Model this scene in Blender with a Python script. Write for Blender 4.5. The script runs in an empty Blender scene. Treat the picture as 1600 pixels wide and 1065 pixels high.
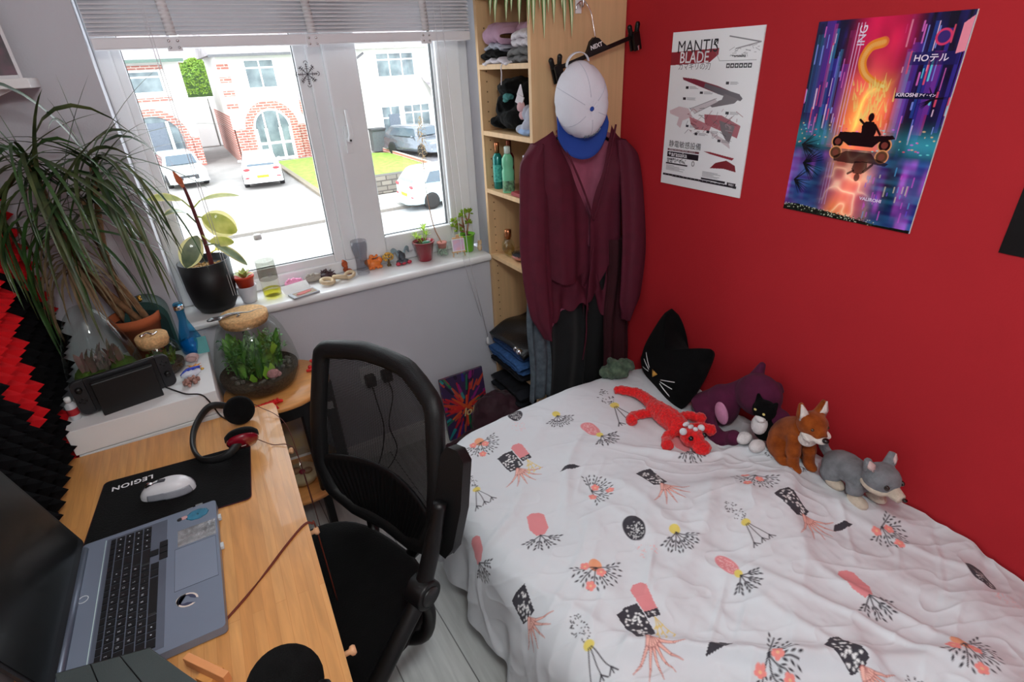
import bpy, bmesh, math, random
import numpy as np
from mathutils import Vector, Matrix, Euler, noise
random.seed(7)
SC = bpy.context.scene
COL = SC.collection
pi = math.pi
R = math.radians

# ---------------------------------------------------------------- camera
cd = bpy.data.cameras.new('camera'); cam = bpy.data.objects.new('camera', cd); COL.objects.link(cam)
cd.sensor_width = 36.0; cd.lens = 834.4 / 1600 * 36.0; cd.clip_start = 0.02; cd.clip_end = 400
CR = ((0.85347067, -0.27445984, 0.44301197), (-0.51939531, -0.3784577, 0.76615813), (-0.04261835, -0.88399183, -0.4655557))
cam.matrix_world = Matrix(((CR[0][0], -CR[0][1], -CR[0][2], 0), (CR[1][0], -CR[1][1], -CR[1][2], 0), (CR[2][0], -CR[2][1], -CR[2][2], 1.66), (0, 0, 0, 1)))
SC.camera = cam

# ---------------------------------------------------------------- colour management
SC.view_settings.view_transform = 'Standard'; SC.view_settings.look = 'None'
SC.view_settings.exposure = 0.0; SC.view_settings.gamma = 1.0; SC.view_settings.use_curve_mapping = False

# ---------------------------------------------------------------- light: sky, sun on the street, added fill lamp
w = bpy.data.worlds.new('world'); SC.world = w; w.use_nodes = True
nt = w.node_tree; bg = nt.nodes['Background']
bg.inputs['Color'].default_value = (0.90, 0.95, 1.0, 1); bg.inputs['Strength'].default_value = 5.6
def lamp(name, kind, loc, energy, color=(1, 1, 1), size=None, size_y=None, rot=(0, 0, 0), angle=None):
    l = bpy.data.lights.new(name, kind); l.energy = energy; l.color = color
    if size is not None:
        l.size = size
        if size_y: l.shape = 'RECTANGLE'; l.size_y = size_y
    if angle is not None: l.angle = angle
    o = bpy.data.objects.new(name, l); COL.objects.link(o); o.location = loc; o.rotation_euler = rot
    return o
lamp('sun', 'SUN', (0, -5, 12), 2.6, (1, 0.97, 0.92), rot=(R(48), 0, R(-28)), angle=R(3))
cl_ = lamp('flash_fill_lamp', 'POINT', (0.10, -0.05, 2.06), 28, (0.97, 1.0, 0.985)); cl_.data.shadow_soft_size = 0.09  # unseen lamp added above the camera, standing in for its flash
po = lamp('window_portal', 'AREA', (0.5, 2.42, 1.45), 1, size=1.35, size_y=1.25, rot=(R(-90), 0, 0)); po.data.cycles.is_portal = True

# ---------------------------------------------------------------- materials
def lin(c):
    return tuple(((x / 255) / 12.92 if x / 255 <= 0.04045 else ((x / 255 + 0.055) / 1.055) ** 2.4) for x in c[:3]) + (1,)
MATS = {}
def mat(name, col, rough=0.6, metal=0.0, var=0.12, vs=12.0, bump=0.0, bs=60.0, sheen=0.0, coat=0.0, spec=0.5, emit=0.0, trans=0.0, col2=None, stretch=None, ior=1.45, sss=0.0, tl=0.0):
    if name in MATS: return MATS[name]
    m = bpy.data.materials.new(name); m.use_nodes = True; MATS[name] = m
    t = m.node_tree; p = t.nodes['Principled BSDF']
    p.inputs['Roughness'].default_value = rough; p.inputs['Metallic'].default_value = metal
    p.inputs['Specular IOR Level'].default_value = spec; p.inputs['IOR'].default_value = ior
    if sheen: p.inputs['Sheen Weight'].default_value = sheen
    if coat: p.inputs['Coat Weight'].default_value = coat
    if trans: p.inputs['Transmission Weight'].default_value = trans
    if sss: p.inputs['Subsurface Weight'].default_value = sss; p.inputs['Subsurface Scale'].default_value = 0.02
    tc = t.nodes.new('ShaderNodeTexCoord'); mp = t.nodes.new('ShaderNodeMapping')
    t.links.new(tc.outputs['Object'], mp.inputs['Vector'])
    if stretch: mp.inputs['Scale'].default_value = stretch
    n = t.nodes.new('ShaderNodeTexNoise'); n.inputs['Scale'].default_value = vs; n.inputs['Detail'].default_value = 3
    t.links.new(mp.outputs['Vector'], n.inputs['Vector'])
    r = t.nodes.new('ShaderNodeValToRGB'); r.color_ramp.elements[0].position = 0.3; r.color_ramp.elements[1].position = 0.7
    a = lin(col); b = lin(col2) if col2 else a
    r.color_ramp.elements[0].color = tuple(x * (1 - var) for x in a[:3]) + (1,)
    r.color_ramp.elements[1].color = tuple(min(1, x * (1 + var)) for x in b[:3]) + (1,)
    t.links.new(n.outputs['Fac'], r.inputs['Fac']); t.links.new(r.outputs['Color'], p.inputs['Base Color'])
    if emit:
        t.links.new(r.outputs['Color'], p.inputs['Emission Color']); p.inputs['Emission Strength'].default_value = emit
    if tl:
        tb = t.nodes.new('ShaderNodeBsdfTranslucent'); t.links.new(r.outputs['Color'], tb.inputs['Color']); ms = t.nodes.new('ShaderNodeMixShader'); ms.inputs['Fac'].default_value = tl
        t.links.new(p.outputs[0], ms.inputs[1]); t.links.new(tb.outputs[0], ms.inputs[2]); t.links.new(ms.outputs[0], t.nodes['Material Output'].inputs['Surface'])
    if bump:
        n2 = t.nodes.new('ShaderNodeTexNoise'); n2.inputs['Scale'].default_value = bs; n2.inputs['Detail'].default_value = 4
        t.links.new(mp.outputs['Vector'], n2.inputs['Vector'])
        bp = t.nodes.new('ShaderNodeBump'); bp.inputs['Strength'].default_value = bump; bp.inputs['Distance'].default_value = 0.004
        t.links.new(n2.outputs['Fac'], bp.inputs['Height']); t.links.new(bp.outputs['Normal'], p.inputs['Normal'])
    return m
def glassy(name, col=(235, 245, 240), clear=0.9, rough=0.02):
    """thin clear wall of glass: mostly see-through, fresnel glints"""
    if name in MATS: return MATS[name]
    m = bpy.data.materials.new(name); m.use_nodes = True; MATS[name] = m; t = m.node_tree
    out = t.nodes['Material Output']; t.nodes.remove(t.nodes['Principled BSDF'])
    tr = t.nodes.new('ShaderNodeBsdfTransparent'); tr.inputs['Color'].default_value = tuple(x * clear for x in lin(col)[:3]) + (1,)
    gl = t.nodes.new('ShaderNodeBsdfGlossy'); gl.inputs['Roughness'].default_value = rough
    lw = t.nodes.new('ShaderNodeLayerWeight'); lw.inputs['Blend'].default_value = 0.5
    fr = t.nodes.new('ShaderNodeMath'); fr.operation = 'POWER'; fr.inputs[1].default_value = 3.5; t.links.new(lw.outputs['Facing'], fr.inputs[0])
    f2 = t.nodes.new('ShaderNodeMath'); f2.operation = 'MULTIPLY_ADD'; f2.inputs[1].default_value = 0.38; f2.inputs[2].default_value = 0.035; t.links.new(fr.outputs[0], f2.inputs[0])
    mx = t.nodes.new('ShaderNodeMixShader')
    t.links.new(f2.outputs[0], mx.inputs['Fac']); t.links.new(tr.outputs[0], mx.inputs[1]); t.links.new(gl.outputs[0], mx.inputs[2])
    t.links.new(mx.outputs[0], out.inputs['Surface'])
    return m
def sheer(name, col, alpha, rough=0.8):
    m = mat(name, col, rough, sheen=0.0, var=0.1, vs=25, bump=0.15, bs=500)
    m.node_tree.nodes['Principled BSDF'].inputs['Alpha'].default_value = alpha
    return m
def attr_mat(name, rough=0.8, bump=0.0, bs=900, sheen=0.0, coat=0.0):
    m = bpy.data.materials.new(name); m.use_nodes = True; MATS[name] = m; t = m.node_tree; p = t.nodes['Principled BSDF']
    p.inputs['Roughness'].default_value = rough; p.inputs['Sheen Weight'].default_value = sheen; p.inputs['Coat Weight'].default_value = coat
    a = t.nodes.new('ShaderNodeVertexColor'); a.layer_name = 'Col'
    t.links.new(a.outputs['Color'], p.inputs['Base Color'])
    n2 = t.nodes.new('ShaderNodeTexNoise'); n2.inputs['Scale'].default_value = bs
    tc = t.nodes.new('ShaderNodeTexCoord'); t.links.new(tc.outputs['Object'], n2.inputs['Vector'])
    bp = t.nodes.new('ShaderNodeBump'); bp.inputs['Strength'].default_value = bump; bp.inputs['Distance'].default_value = 0.001
    t.links.new(n2.outputs['Fac'], bp.inputs['Height']); t.links.new(bp.outputs['Normal'], p.inputs['Normal'])
    return m
def brick_mat(name, c1, c2, mortar, bw, bh, ms, rot=(0, 0, 0), rough=0.6, offset=0.5, grain=None, msm=0.1, gs=6, coat=0.0, bumpy=0.2):
    if name in MATS: return MATS[name]
    m = bpy.data.materials.new(name); m.use_nodes = True; MATS[name] = m; t = m.node_tree; p = t.nodes['Principled BSDF']
    p.inputs['Roughness'].default_value = rough; p.inputs['Coat Weight'].default_value = coat
    tc = t.nodes.new('ShaderNodeTexCoord'); mp = t.nodes.new('ShaderNodeMapping'); mp.inputs['Rotation'].default_value = rot
    t.links.new(tc.outputs['Object'], mp.inputs['Vector'])
    b = t.nodes.new('ShaderNodeTexBrick'); b.inputs['Color1'].default_value = lin(c1); b.inputs['Color2'].default_value = lin(c2)
    b.inputs['Mortar'].default_value = lin(mortar); b.inputs['Scale'].default_value = 1; b.offset = offset
    b.inputs['Brick Width'].default_value = bw; b.inputs['Row Height'].default_value = bh; b.inputs['Mortar Size'].default_value = ms
    b.inputs['Mortar Smooth'].default_value = msm; b.inputs['Bias'].default_value = 0
    t.links.new(mp.outputs['Vector'], b.inputs['Vector'])
    src = b.outputs['Color']
    if grain:
        mp2 = t.nodes.new('ShaderNodeMapping'); mp2.inputs['Scale'].default_value = grain; t.links.new(tc.outputs['Object'], mp2.inputs['Vector'])
        n = t.nodes.new('ShaderNodeTexNoise'); n.inputs['Scale'].default_value = gs; n.inputs['Detail'].default_value = 5; n.inputs['Distortion'].default_value = 0.4
        t.links.new(mp2.outputs['Vector'], n.inputs['Vector'])
        r = t.nodes.new('ShaderNodeMapRange'); r.inputs[1].default_value = 0.25; r.inputs[2].default_value = 0.75; r.inputs[3].default_value = 0.78; r.inputs[4].default_value = 1.12
        t.links.new(n.outputs['Fac'], r.inputs[0])
        mx = t.nodes.new('ShaderNodeMix'); mx.data_type = 'RGBA'; mx.blend_type = 'MULTIPLY'; mx.inputs['Factor'].default_value = 1
        t.links.new(src, mx.inputs[6]); t.links.new(r.outputs[0], mx.inputs[7]); src = mx.outputs[2]
    t.links.new(src, p.inputs['Base Color'])
    if bumpy:
        bp = t.nodes.new('ShaderNodeBump'); bp.inputs['Strength'].default_value = bumpy; bp.inputs['Distance'].default_value = 0.002; bp.invert = True
        t.links.new(b.outputs['Fac'], bp.inputs['Height']); t.links.new(bp.outputs['Normal'], p.inputs['Normal'])
    return m

# ---------------------------------------------------------------- mesh builder
def frame_from(d):
    d = Vector(d).normalized(); up = Vector((0, 0, 1)) if abs(d.z) < 0.95 else Vector((1, 0, 0))
    x = up.cross(d).normalized(); y = d.cross(x); return x, y, d
def TM(loc=(0, 0, 0), rot=(0, 0, 0), s=1.0):
    sc = s if isinstance(s, (tuple, list)) else (s, s, s)
    return Matrix.Translation(loc) @ Euler(rot).to_matrix().to_4x4() @ Matrix.Diagonal((*sc, 1))
class MB:
    def __init__(s): s.v = []; s.f = []; s.m = []; s.s = []; s.mi = 0; s.sm = True; s.M = None
    def add(s, vs, fs, smooth=None):
        k = len(s.v)
        s.v += [tuple(s.M @ Vector(v)) for v in vs] if s.M else [tuple(v) for v in vs]
        for f in fs: s.f.append([i + k for i in f]); s.m.append(s.mi); s.s.append(s.sm if smooth is None else smooth)
        return s
    def box(s, c, d, rot=None):
        hx, hy, hz = d[0] / 2, d[1] / 2, d[2] / 2
        vs = [Vector((x, y, z)) for x in (-hx, hx) for y in (-hy, hy) for z in (-hz, hz)]
        if rot: e = Euler(rot).to_matrix(); vs = [e @ v for v in vs]
        vs = [v + Vector(c) for v in vs]
        return s.add(vs, [(0, 1, 3, 2), (4, 6, 7, 5), (0, 4, 5, 1), (2, 3, 7, 6), (0, 2, 6, 4), (1, 5, 7, 3)], False)
    def b2(s, a, b):
        return s.box([(a[i] + b[i]) / 2 for i in range(3)], [abs(b[i] - a[i]) for i in range(3)])
    def tube(s, pts, r, n=10, cap=True, closed=False, sx=1.0):
        pts = [Vector(p) for p in pts]; N = len(pts); rr = r if isinstance(r, (list, tuple)) else [r] * N
        vs = []; prev = None
        for i, p in enumerate(pts):
            if closed: d = pts[(i + 1) % N] - pts[i - 1]
            else: d = pts[min(i + 1, N - 1)] - pts[max(i - 1, 0)]
            if d.length < 1e-9: d = Vector((0, 0, 1))
            d.normalize()
            if prev is None: x, y, _ = frame_from(d)
            else:
                x = (prev - d * prev.dot(d))
                x = x.normalized() if x.length > 1e-6 else frame_from(d)[0]
                y = d.cross(x)
            prev = x
            for k in range(n):
                a = 2 * pi * k / n; vs.append(p + (x * math.cos(a) * sx + y * math.sin(a)) * rr[i])
        fs = []
        for i in range(N if closed else N - 1):
            for k in range(n):
                a = i * n + k; b = i * n + (k + 1) % n; c = ((i + 1) % N) * n + (k + 1) % n; e = ((i + 1) % N) * n + k
                fs.append((a, b, c, e))
        if cap and not closed:
            fs.append(tuple(reversed(range(n)))); fs.append(tuple((N - 1) * n + k for k in range(n)))
        return s.add(vs, fs)
    def lathe(s, prof, n=28, c=(0, 0, 0), cap=True, sq=(1, 1)):
        vs = []; N = len(prof)
        for r, z in prof:
            for k in range(n):
                a = 2 * pi * k / n; vs.append((c[0] + r * math.cos(a) * sq[0], c[1] + r * math.sin(a) * sq[1], c[2] + z))
        fs = [(i * n + k, i * n + (k + 1) % n, (i + 1) * n + (k + 1) % n, (i + 1) * n + k) for i in range(N - 1) for k in range(n)]
        if cap: fs.append(tuple(reversed(range(n)))); fs.append(tuple((N - 1) * n + k for k in range(n)))
        return s.add(vs, fs)
    def ell(s, c, r, rot=None, nu=16, nv=10):
        if not isinstance(r, (tuple, list)): r = (r, r, r)
        e = Euler(rot).to_matrix() if rot else None; vs = []; fs = []
        def P(x, y, z):
            v = Vector((x * r[0], y * r[1], z * r[2])); v = e @ v if e else v; return v + Vector(c)
        vs.append(P(0, 0, -1))
        for j in range(1, nv):
            t = -pi / 2 + pi * j / nv
            for k in range(nu): a = 2 * pi * k / nu; vs.append(P(math.cos(t) * math.cos(a), math.cos(t) * math.sin(a), math.sin(t)))
        vs.append(P(0, 0, 1)); L = len(vs) - 1
        for k in range(nu): fs.append((0, 1 + (k + 1) % nu, 1 + k))
        for j in range(nv - 2):
            for k in range(nu): a = 1 + j * nu + k; b = 1 + j * nu + (k + 1) % nu; fs.append((a, b, b + nu, a + nu))
        for k in range(nu): fs.append((L, L - nu + k, L - nu + (k + 1) % nu))
        return s.add(vs, fs)
    def prism(s, poly, z0, z1, smooth=False):
        n = len(poly); vs = [(p[0], p[1], z0) for p in poly] + [(p[0], p[1], z1) for p in poly]
        fs = [tuple(reversed(range(n))), tuple(range(n, 2 * n))]
        s.add(vs, fs, False)
        return s.add(vs, [(k, (k + 1) % n, n + (k + 1) % n, n + k) for k in range(n)], smooth)
    def grid(s, fn, nu, nv, wrap=False):
        vs = [fn(i / nu, j / nv) for j in range(nv + 1) for i in range(nu + (0 if wrap else 1))]
        W = nu if wrap else nu + 1
        fs = [(j * W + i, j * W + (i + 1) % W, (j + 1) * W + (i + 1) % W, (j + 1) * W + i) for j in range(nv) for i in range(nu)]
        return s.add(vs, fs)
    def leaf(s, pts, wmax, nrm=(0, 0, 1), shape=None, fold=0.15):
        """flat strip leaf along pts; width profile; central fold"""
        pts = [Vector(p) for p in pts]; N = len(pts); vs = []
        for i, p in enumerate(pts):
            d = (pts[min(i + 1, N - 1)] - pts[max(i - 1, 0)]).normalized(); sd = d.cross(Vector(nrm))
            sd = sd.normalized() if sd.length > 1e-5 else Vector((1, 0, 0)); up = sd.cross(d)
            t = i / (N - 1); wv = wmax * (shape(t) if shape else math.sin(pi * min(1, max(0.02, t * 0.93 + 0.05))) ** 0.7)
            vs += [p - sd * wv + up * wv * fold, p, p + sd * wv + up * wv * fold]
        fs = []
        for i in range(N - 1): a = i * 3; fs += [(a, a + 1, a + 4, a + 3), (a + 1, a + 2, a + 5, a + 4)]
        return s.add(vs, fs)
    def text(s, body, size, M, extrude=0.0, bold=0.0, align='CENTER', spacing=1.0, shear=0.0):
        c = bpy.data.curves.new('t', 'FONT'); c.body = body; c.size = size; c.extrude = extrude; c.offset = bold; c.align_x = align; c.align_y = 'CENTER'
        c.space_character = spacing; c.shear = shear; c.resolution_u = 3
        o = bpy.data.objects.new('t', c); COL.objects.link(o)
        me = bpy.data.meshes.new_from_object(o.evaluated_get(bpy.context.evaluated_depsgraph_get()))
        s.add([M @ v.co for v in me.vertices], [tuple(p.vertices) for p in me.polygons], False)
        bpy.data.objects.remove(o); bpy.data.curves.remove(c); bpy.data.meshes.remove(me)
        return s
    def build(s, name, mats, parent=None, loc=None, rot=None, world=False, bevel=0, solid=0, sub=0, remesh=0, smooth=0, label=None, disp=0, ds=0.02, bseg=2, nomerge=False):
        me = bpy.data.meshes.new(name); vs = s.v
        if world and parent is not None:
            Mi = parent.matrix_basis.inverted(); pp = parent.parent
            while pp is not None: Mi = Mi @ pp.matrix_basis.inverted(); pp = pp.parent
            vs = [tuple(Mi @ Vector(v)) for v in vs]
        me.from_pydata(vs, [], s.f)
        mats = mats if isinstance(mats, (list, tuple)) else [mats]
        for m in mats: me.materials.append(m)
        me.polygons.foreach_set('material_index', s.m); me.polygons.foreach_set('use_smooth', s.s); me.update()
        o = bpy.data.objects.new(name, me); COL.objects.link(o); o.parent = parent
        if loc is not None: o.location = loc
        if rot is not None: o.rotation_euler = rot
        if remesh:
            r = o.modifiers.new('r', 'REMESH'); r.mode = 'VOXEL'; r.voxel_size = remesh; r.use_smooth_shade = True
        if bevel:
            b = o.modifiers.new('b', 'BEVEL'); b.width = bevel; b.segments = bseg; b.limit_method = 'ANGLE'; b.angle_limit = R(35)
        if solid:
            q = o.modifiers.new('s', 'SOLIDIFY'); q.thickness = solid; q.offset = 0
        if sub:
            q = o.modifiers.new('u', 'SUBSURF'); q.levels = sub; q.render_levels = sub
        if smooth:
            q = o.modifiers.new('m', 'SMOOTH'); q.factor = 0.5; q.iterations = smooth
        if disp:
            tx = bpy.data.textures.new('clouds', 'CLOUDS'); tx.noise_scale = ds
            q = o.modifiers.new('d', 'DISPLACE'); q.texture = tx; q.strength = disp; q.mid_level = 0.5
        if label: o['label'] = label
        return o
def thing(name, label, cat, loc=(0, 0, 0), rot=(0, 0, 0), group=None):
    o = bpy.data.objects.new(name, None); COL.objects.link(o); o.empty_display_size = 0.05
    o.location = loc; o.rotation_euler = rot; o['label'] = label; o['category'] = cat
    if group: o['group'] = group
    return o
def tag(o, label, cat, group=None, kind=None):
    if label: o['label'] = label
    if cat: o['category'] = cat
    if group: o['group'] = group
    if kind: o['kind'] = kind
    return o
def struct(o): o['kind'] = 'structure'; return o
def dup(root, loc=None, rot=None, label=None, group=None, scale=None):
    r = root.copy(); COL.objects.link(r)
    if loc is not None: r.location = loc
    if rot is not None: r.rotation_euler = rot
    if label: r['label'] = label
    if group: r['group'] = group
    if scale is not None: r.scale = (scale,) * 3 if not isinstance(scale, (tuple, list)) else scale
    for ch in list(root.children):
        c = ch.copy(); COL.objects.link(c); c.parent = r
        for g in list(ch.children):
            d = g.copy(); COL.objects.link(d); d.parent = c
    return r
def bez(p0, p1, p2, p3, n=12):
    a, b, c, d = map(Vector, (p0, p1, p2, p3))
    return [(1 - t) ** 3 * a + 3 * (1 - t) ** 2 * t * b + 3 * (1 - t) * t * t * c + t ** 3 * d for t in [i / n for i in range(n + 1)]]
def spline(pts, k=6):
    P = [Vector(p) for p in pts]; P = [P[0] * 2 - P[1]] + P + [P[-1] * 2 - P[-2]]; out = []
    for i in range(1, len(P) - 2):
        for j in range(k):
            t = j / k; a, b, c, d = P[i - 1:i + 3]
            out.append(0.5 * ((2 * b) + (c - a) * t + (2 * a - 5 * b + 4 * c - d) * t * t + (3 * b - a - 3 * c + d) * t ** 3))
    out.append(P[-2]); return out
def rrect(w, h, r, n=5):
    out = []
    for cx, cy, a0 in ((w / 2 - r, h / 2 - r, 0), (-w / 2 + r, h / 2 - r, 90), (-w / 2 + r, -h / 2 + r, 180), (w / 2 - r, -h / 2 + r, 270)):
        for i in range(n + 1): a = R(a0 + 90 * i / n); out.append((cx + r * math.cos(a), cy + r * math.sin(a)))
    return out

# ---------------------------------------------------------------- common materials
M_white = mat('painted white', (238, 238, 238), 0.35, var=0.02)
M_upvc = mat('white plastic frame', (240, 242, 244), 0.25, var=0.015, coat=0.2)
M_wall = mat('grey lilac wall paint', (204, 204, 211), 0.85, var=0.03, vs=3, bump=0.12, bs=180)
M_red = mat('red wall paint', (182, 36, 44), 0.75, var=0.06, vs=2, bump=0.12, bs=220, spec=0.3)
M_beech = mat('beech veneer', (222, 184, 138), 0.5, var=0.07, vs=9, stretch=(6, 6, 0.35), bump=0.05, bs=40)
M_black = mat('black plastic', (10, 10, 11), 0.42, var=0.1)
M_blackm = mat('matt black cloth', (8, 8, 9), 0.95, var=0.3, vs=30, sheen=0.04, bump=0.4, bs=250, spec=0.2)
M_chrome = mat('polished steel', (220, 220, 222), 0.18, metal=1.0, var=0.02)
M_gold = mat('brass', (212, 170, 80), 0.3, metal=1.0, var=0.05)
M_copper = mat('copper metal', (205, 135, 95), 0.28, metal=1.0, var=0.05)
M_cork = mat('cork', (214, 170, 118), 0.85, var=0.25, vs=120, bump=0.4, bs=200)
M_glass = glassy('clear glass', (246, 250, 248), 0.98)
M_soil = mat('potting soil', (62, 44, 32), 0.95, var=0.5, vs=90, bump=1.0, bs=150)
M_bamboo = brick_mat('bamboo worktop', (222, 162, 98), (212, 148, 84), (206, 142, 80), 0.9, 0.021, 0.0006, rot=(0, 0, R(92.5)), rough=0.38, grain=(18, 1.6, 6), gs=4, coat=0.25, bumpy=0.02)
M_bamb2 = mat('bamboo wood', (226, 160, 90), 0.4, var=0.12, vs=10, stretch=(1, 6, 6), coat=0.2)
M_terra = mat('terracotta', (186, 98, 58), 0.85, var=0.12, bump=0.2)

# ================================================================ ROOM
XL, XR, YB, YF, ZC = -0.50, 1.54, 2.11, -1.1, 2.35
m = MB(); m.b2((XL - 0.1, YF - 0.1, -0.1), (XR + 0.1, YB + 0.4, 0))
struct(m.build('floor', brick_mat('pale wood floor', (206, 207, 204), (192, 194, 192), (120, 120, 118), 1.3, 0.19, 0.002, rot=(0, 0, R(88)), rough=0.45, offset=0.37, grain=(10, 0.9, 1), gs=5, bumpy=0.25)))
m = MB(); m.b2((XL - 0.1, YF - 0.1, ZC), (XR + 0.1, YB + 0.4, ZC + 0.1)); struct(m.build('ceiling', mat('ceiling paint', (240, 240, 238), 0.9, var=0.02)))
m = MB(); m.b2((XR, YF - 0.1, 0), (XR + 0.1, YB + 0.4, ZC)); struct(m.build('wall_right', M_red))
m = MB(); m.b2((XL - 0.1, YF - 0.1, 0), (XL, YB + 0.4, ZC)); struct(m.build('wall_left', M_wall))
m = MB(); m.b2((XL, YF - 0.1, 0), (XR, YF, ZC)); struct(m.build('wall_front', M_wall))
WX0, WX1, WZ0, WZ1 = -0.13, 1.16, 0.84, 2.08
m = MB()
m.b2((XL, YB, 0), (WX0, YB + 0.35, ZC)); m.b2((WX1, YB, 0), (XR, YB + 0.35, ZC))
m.b2((WX0, YB, 0), (WX1, YB + 0.35, WZ0 - 0.004)); m.b2((WX0, YB, WZ1), (WX1, YB + 0.35, ZC))
struct(m.build('wall_back', M_wall))
m = MB()
for z0, z1, d in ((0, 0.085, 0.018), (0.085, 0.1, 0.011)): m.b2((XL, YB - d, z0), (1.10, YB, z1))
struct(m.build('baseboard_back', M_white, bevel=0.003))
# sill board with a rounded nose
m = MB()
m.add([], [])
prof = [(2.40, 0.84)] + [(2.078 + 0.016 - 0.016 * math.cos(a), 0.858 - 0.016 * math.sin(a)) for a in [R(x) for x in range(90, -91, -20)]] + [(2.40, 0.875)]
vs = [(x, y, z) for x in (WX0 + 0.0, 1.113) for y, z in prof]; n = len(prof)
m.add(vs, [tuple(range(n)), tuple(reversed(range(n, 2 * n)))] + [(k, n + k, n + (k + 1) % n, (k + 1) % n) for k in range(n)], False)
struct(m.build('trim_1', mat('gloss white sill', (240, 240, 240), 0.22, var=0.02, coat=0.3)))
# window
fy = 2.265
win = struct(thing('window_1', 'white plastic two light window over the sill', 'window', (0.5, fy, 0.875)))
del win['category']
def framebox(mb, x0, x1, z0, z1, w4, y0, y1):
    l, r, b, t = w4
    mb.b2((x0, y0, z0), (x0 + l, y1, z1)); mb.b2((x1 - r, y0, z0), (x1, y1, z1))
    mb.b2((x0 + l, y0, z0), (x1 - r, y1, z0 + b)); mb.b2((x0 + l, y0, z1 - t), (x1 - r, y1, z1))
m = MB(); framebox(m, WX0, WX1, 0.875, WZ1, (0.045, 0.05, 0.05, 0.06), fy, fy + 0.07)
m.b2((0.505, fy, 0.925), (0.575, fy + 0.07, 2.02))
m.build('window_frame', M_upvc, win, world=True, bevel=0.006)
m = MB(); framebox(m, -0.088, 0.508, 0.92, 2.03, (0.03, 0.045, 0.038, 0.04), fy + 0.012, fy + 0.05); m.build('glazing_bead', M_upvc, win, world=True, bevel=0.005)
m = MB(); framebox(m, 0.56, 1.115, 0.915, 2.04, (0.125, 0.11, 0.085, 0.08), fy - 0.022, fy + 0.04); sash = m.build('sash', M_upvc, win, world=True, bevel=0.008)
m = MB(); framebox(m, 0.67, 1.01, 0.985, 1.97, (0.014, 0.014, 0.014, 0.014), fy - 0.005, fy + 0.04); m.build('glazing_bead', M_upvc, win, world=True, bevel=0.004)
gk = mat('black rubber gasket', (40, 42, 45), 0.6)
m = MB(); framebox(m, -0.06, 0.465, 0.956, 2.0, (0.004,) * 4, fy + 0.018, fy + 0.03); framebox(m, 0.682, 0.998, 0.997, 1.96, (0.004,) * 4, fy + 0.0, fy + 0.02); m.build('gasket', gk, win, world=True)
for x0, x1, z0, z1, y in ((-0.062, 0.468, 0.954, 2.0, fy + 0.026), (0.68, 1.0, 0.995, 1.965, fy + 0.012)):
    m = MB(); m.b2((x0, y, z0), (x1, y + 0.004, z1)); m.build('glass_pane', glassy('window glass', (250, 252, 252), 0.98), win, world=True)
m = MB(); m.b2((0.585, fy - 0.034, 1.36), (0.607, fy - 0.021, 1.46)); m.tube([(0.596, fy - 0.03, 1.41), (0.596, fy - 0.055, 1.41), (0.602, fy - 0.06, 1.43), (0.598, fy - 0.058, 1.52)], [0.009, 0.010, 0.010, 0.007])
m.mi = 1; m.ell((0.596, fy - 0.066, 1.41), (0.004, 0.002, 0.004))
m.build('window_handle', [M_upvc, M_black], sash, world=True, bevel=0.002, label='white window handle')
# compass sticker on the mullion
m = MB(); cx, cz, y = 0.497, 1.645, fy - 0.0015
def sline(a, b, w=0.0016):
    m.tube([a, b], w, 6)
for k in range(8):
    a = k * pi / 4; dx, dz = math.sin(a), math.cos(a); L = 0.036
    sline((cx, y, cz), (cx + dx * L, y, cz + dz * L), 0.0012)
    for q in (0.5, 0.68, 0.86):
        px_, pz_ = cx + dx * L * q, cz + dz * L * q; ww = 0.004 + 0.003 * ((k + int(q * 10)) % 2)
        sline((px_ - dz * ww, y, pz_ + dx * ww), (px_ + dz * ww, y, pz_ - dx * ww), 0.001)
    if k % 2: sline((cx + dx * L - dz * .007, y, cz + dz * L + dx * .007), (cx + dx * L * .8, y, cz + dz * L * .8), 0.001)
    else: m.tube([(cx + dx * L + (-dz * math.cos(t) + dx * math.sin(t)) * .007, y, cz + dz * L + (dx * math.cos(t) + dz * math.sin(t)) * .007) for t in [pi * i / 6 for i in range(7)]], 0.001, 6)
o = m.build('window_sticker', mat('sticker ink', (60, 50, 58), 0.6)); tag(o, 'dark star shaped compass sticker on the white window mullion', 'sticker')
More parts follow.
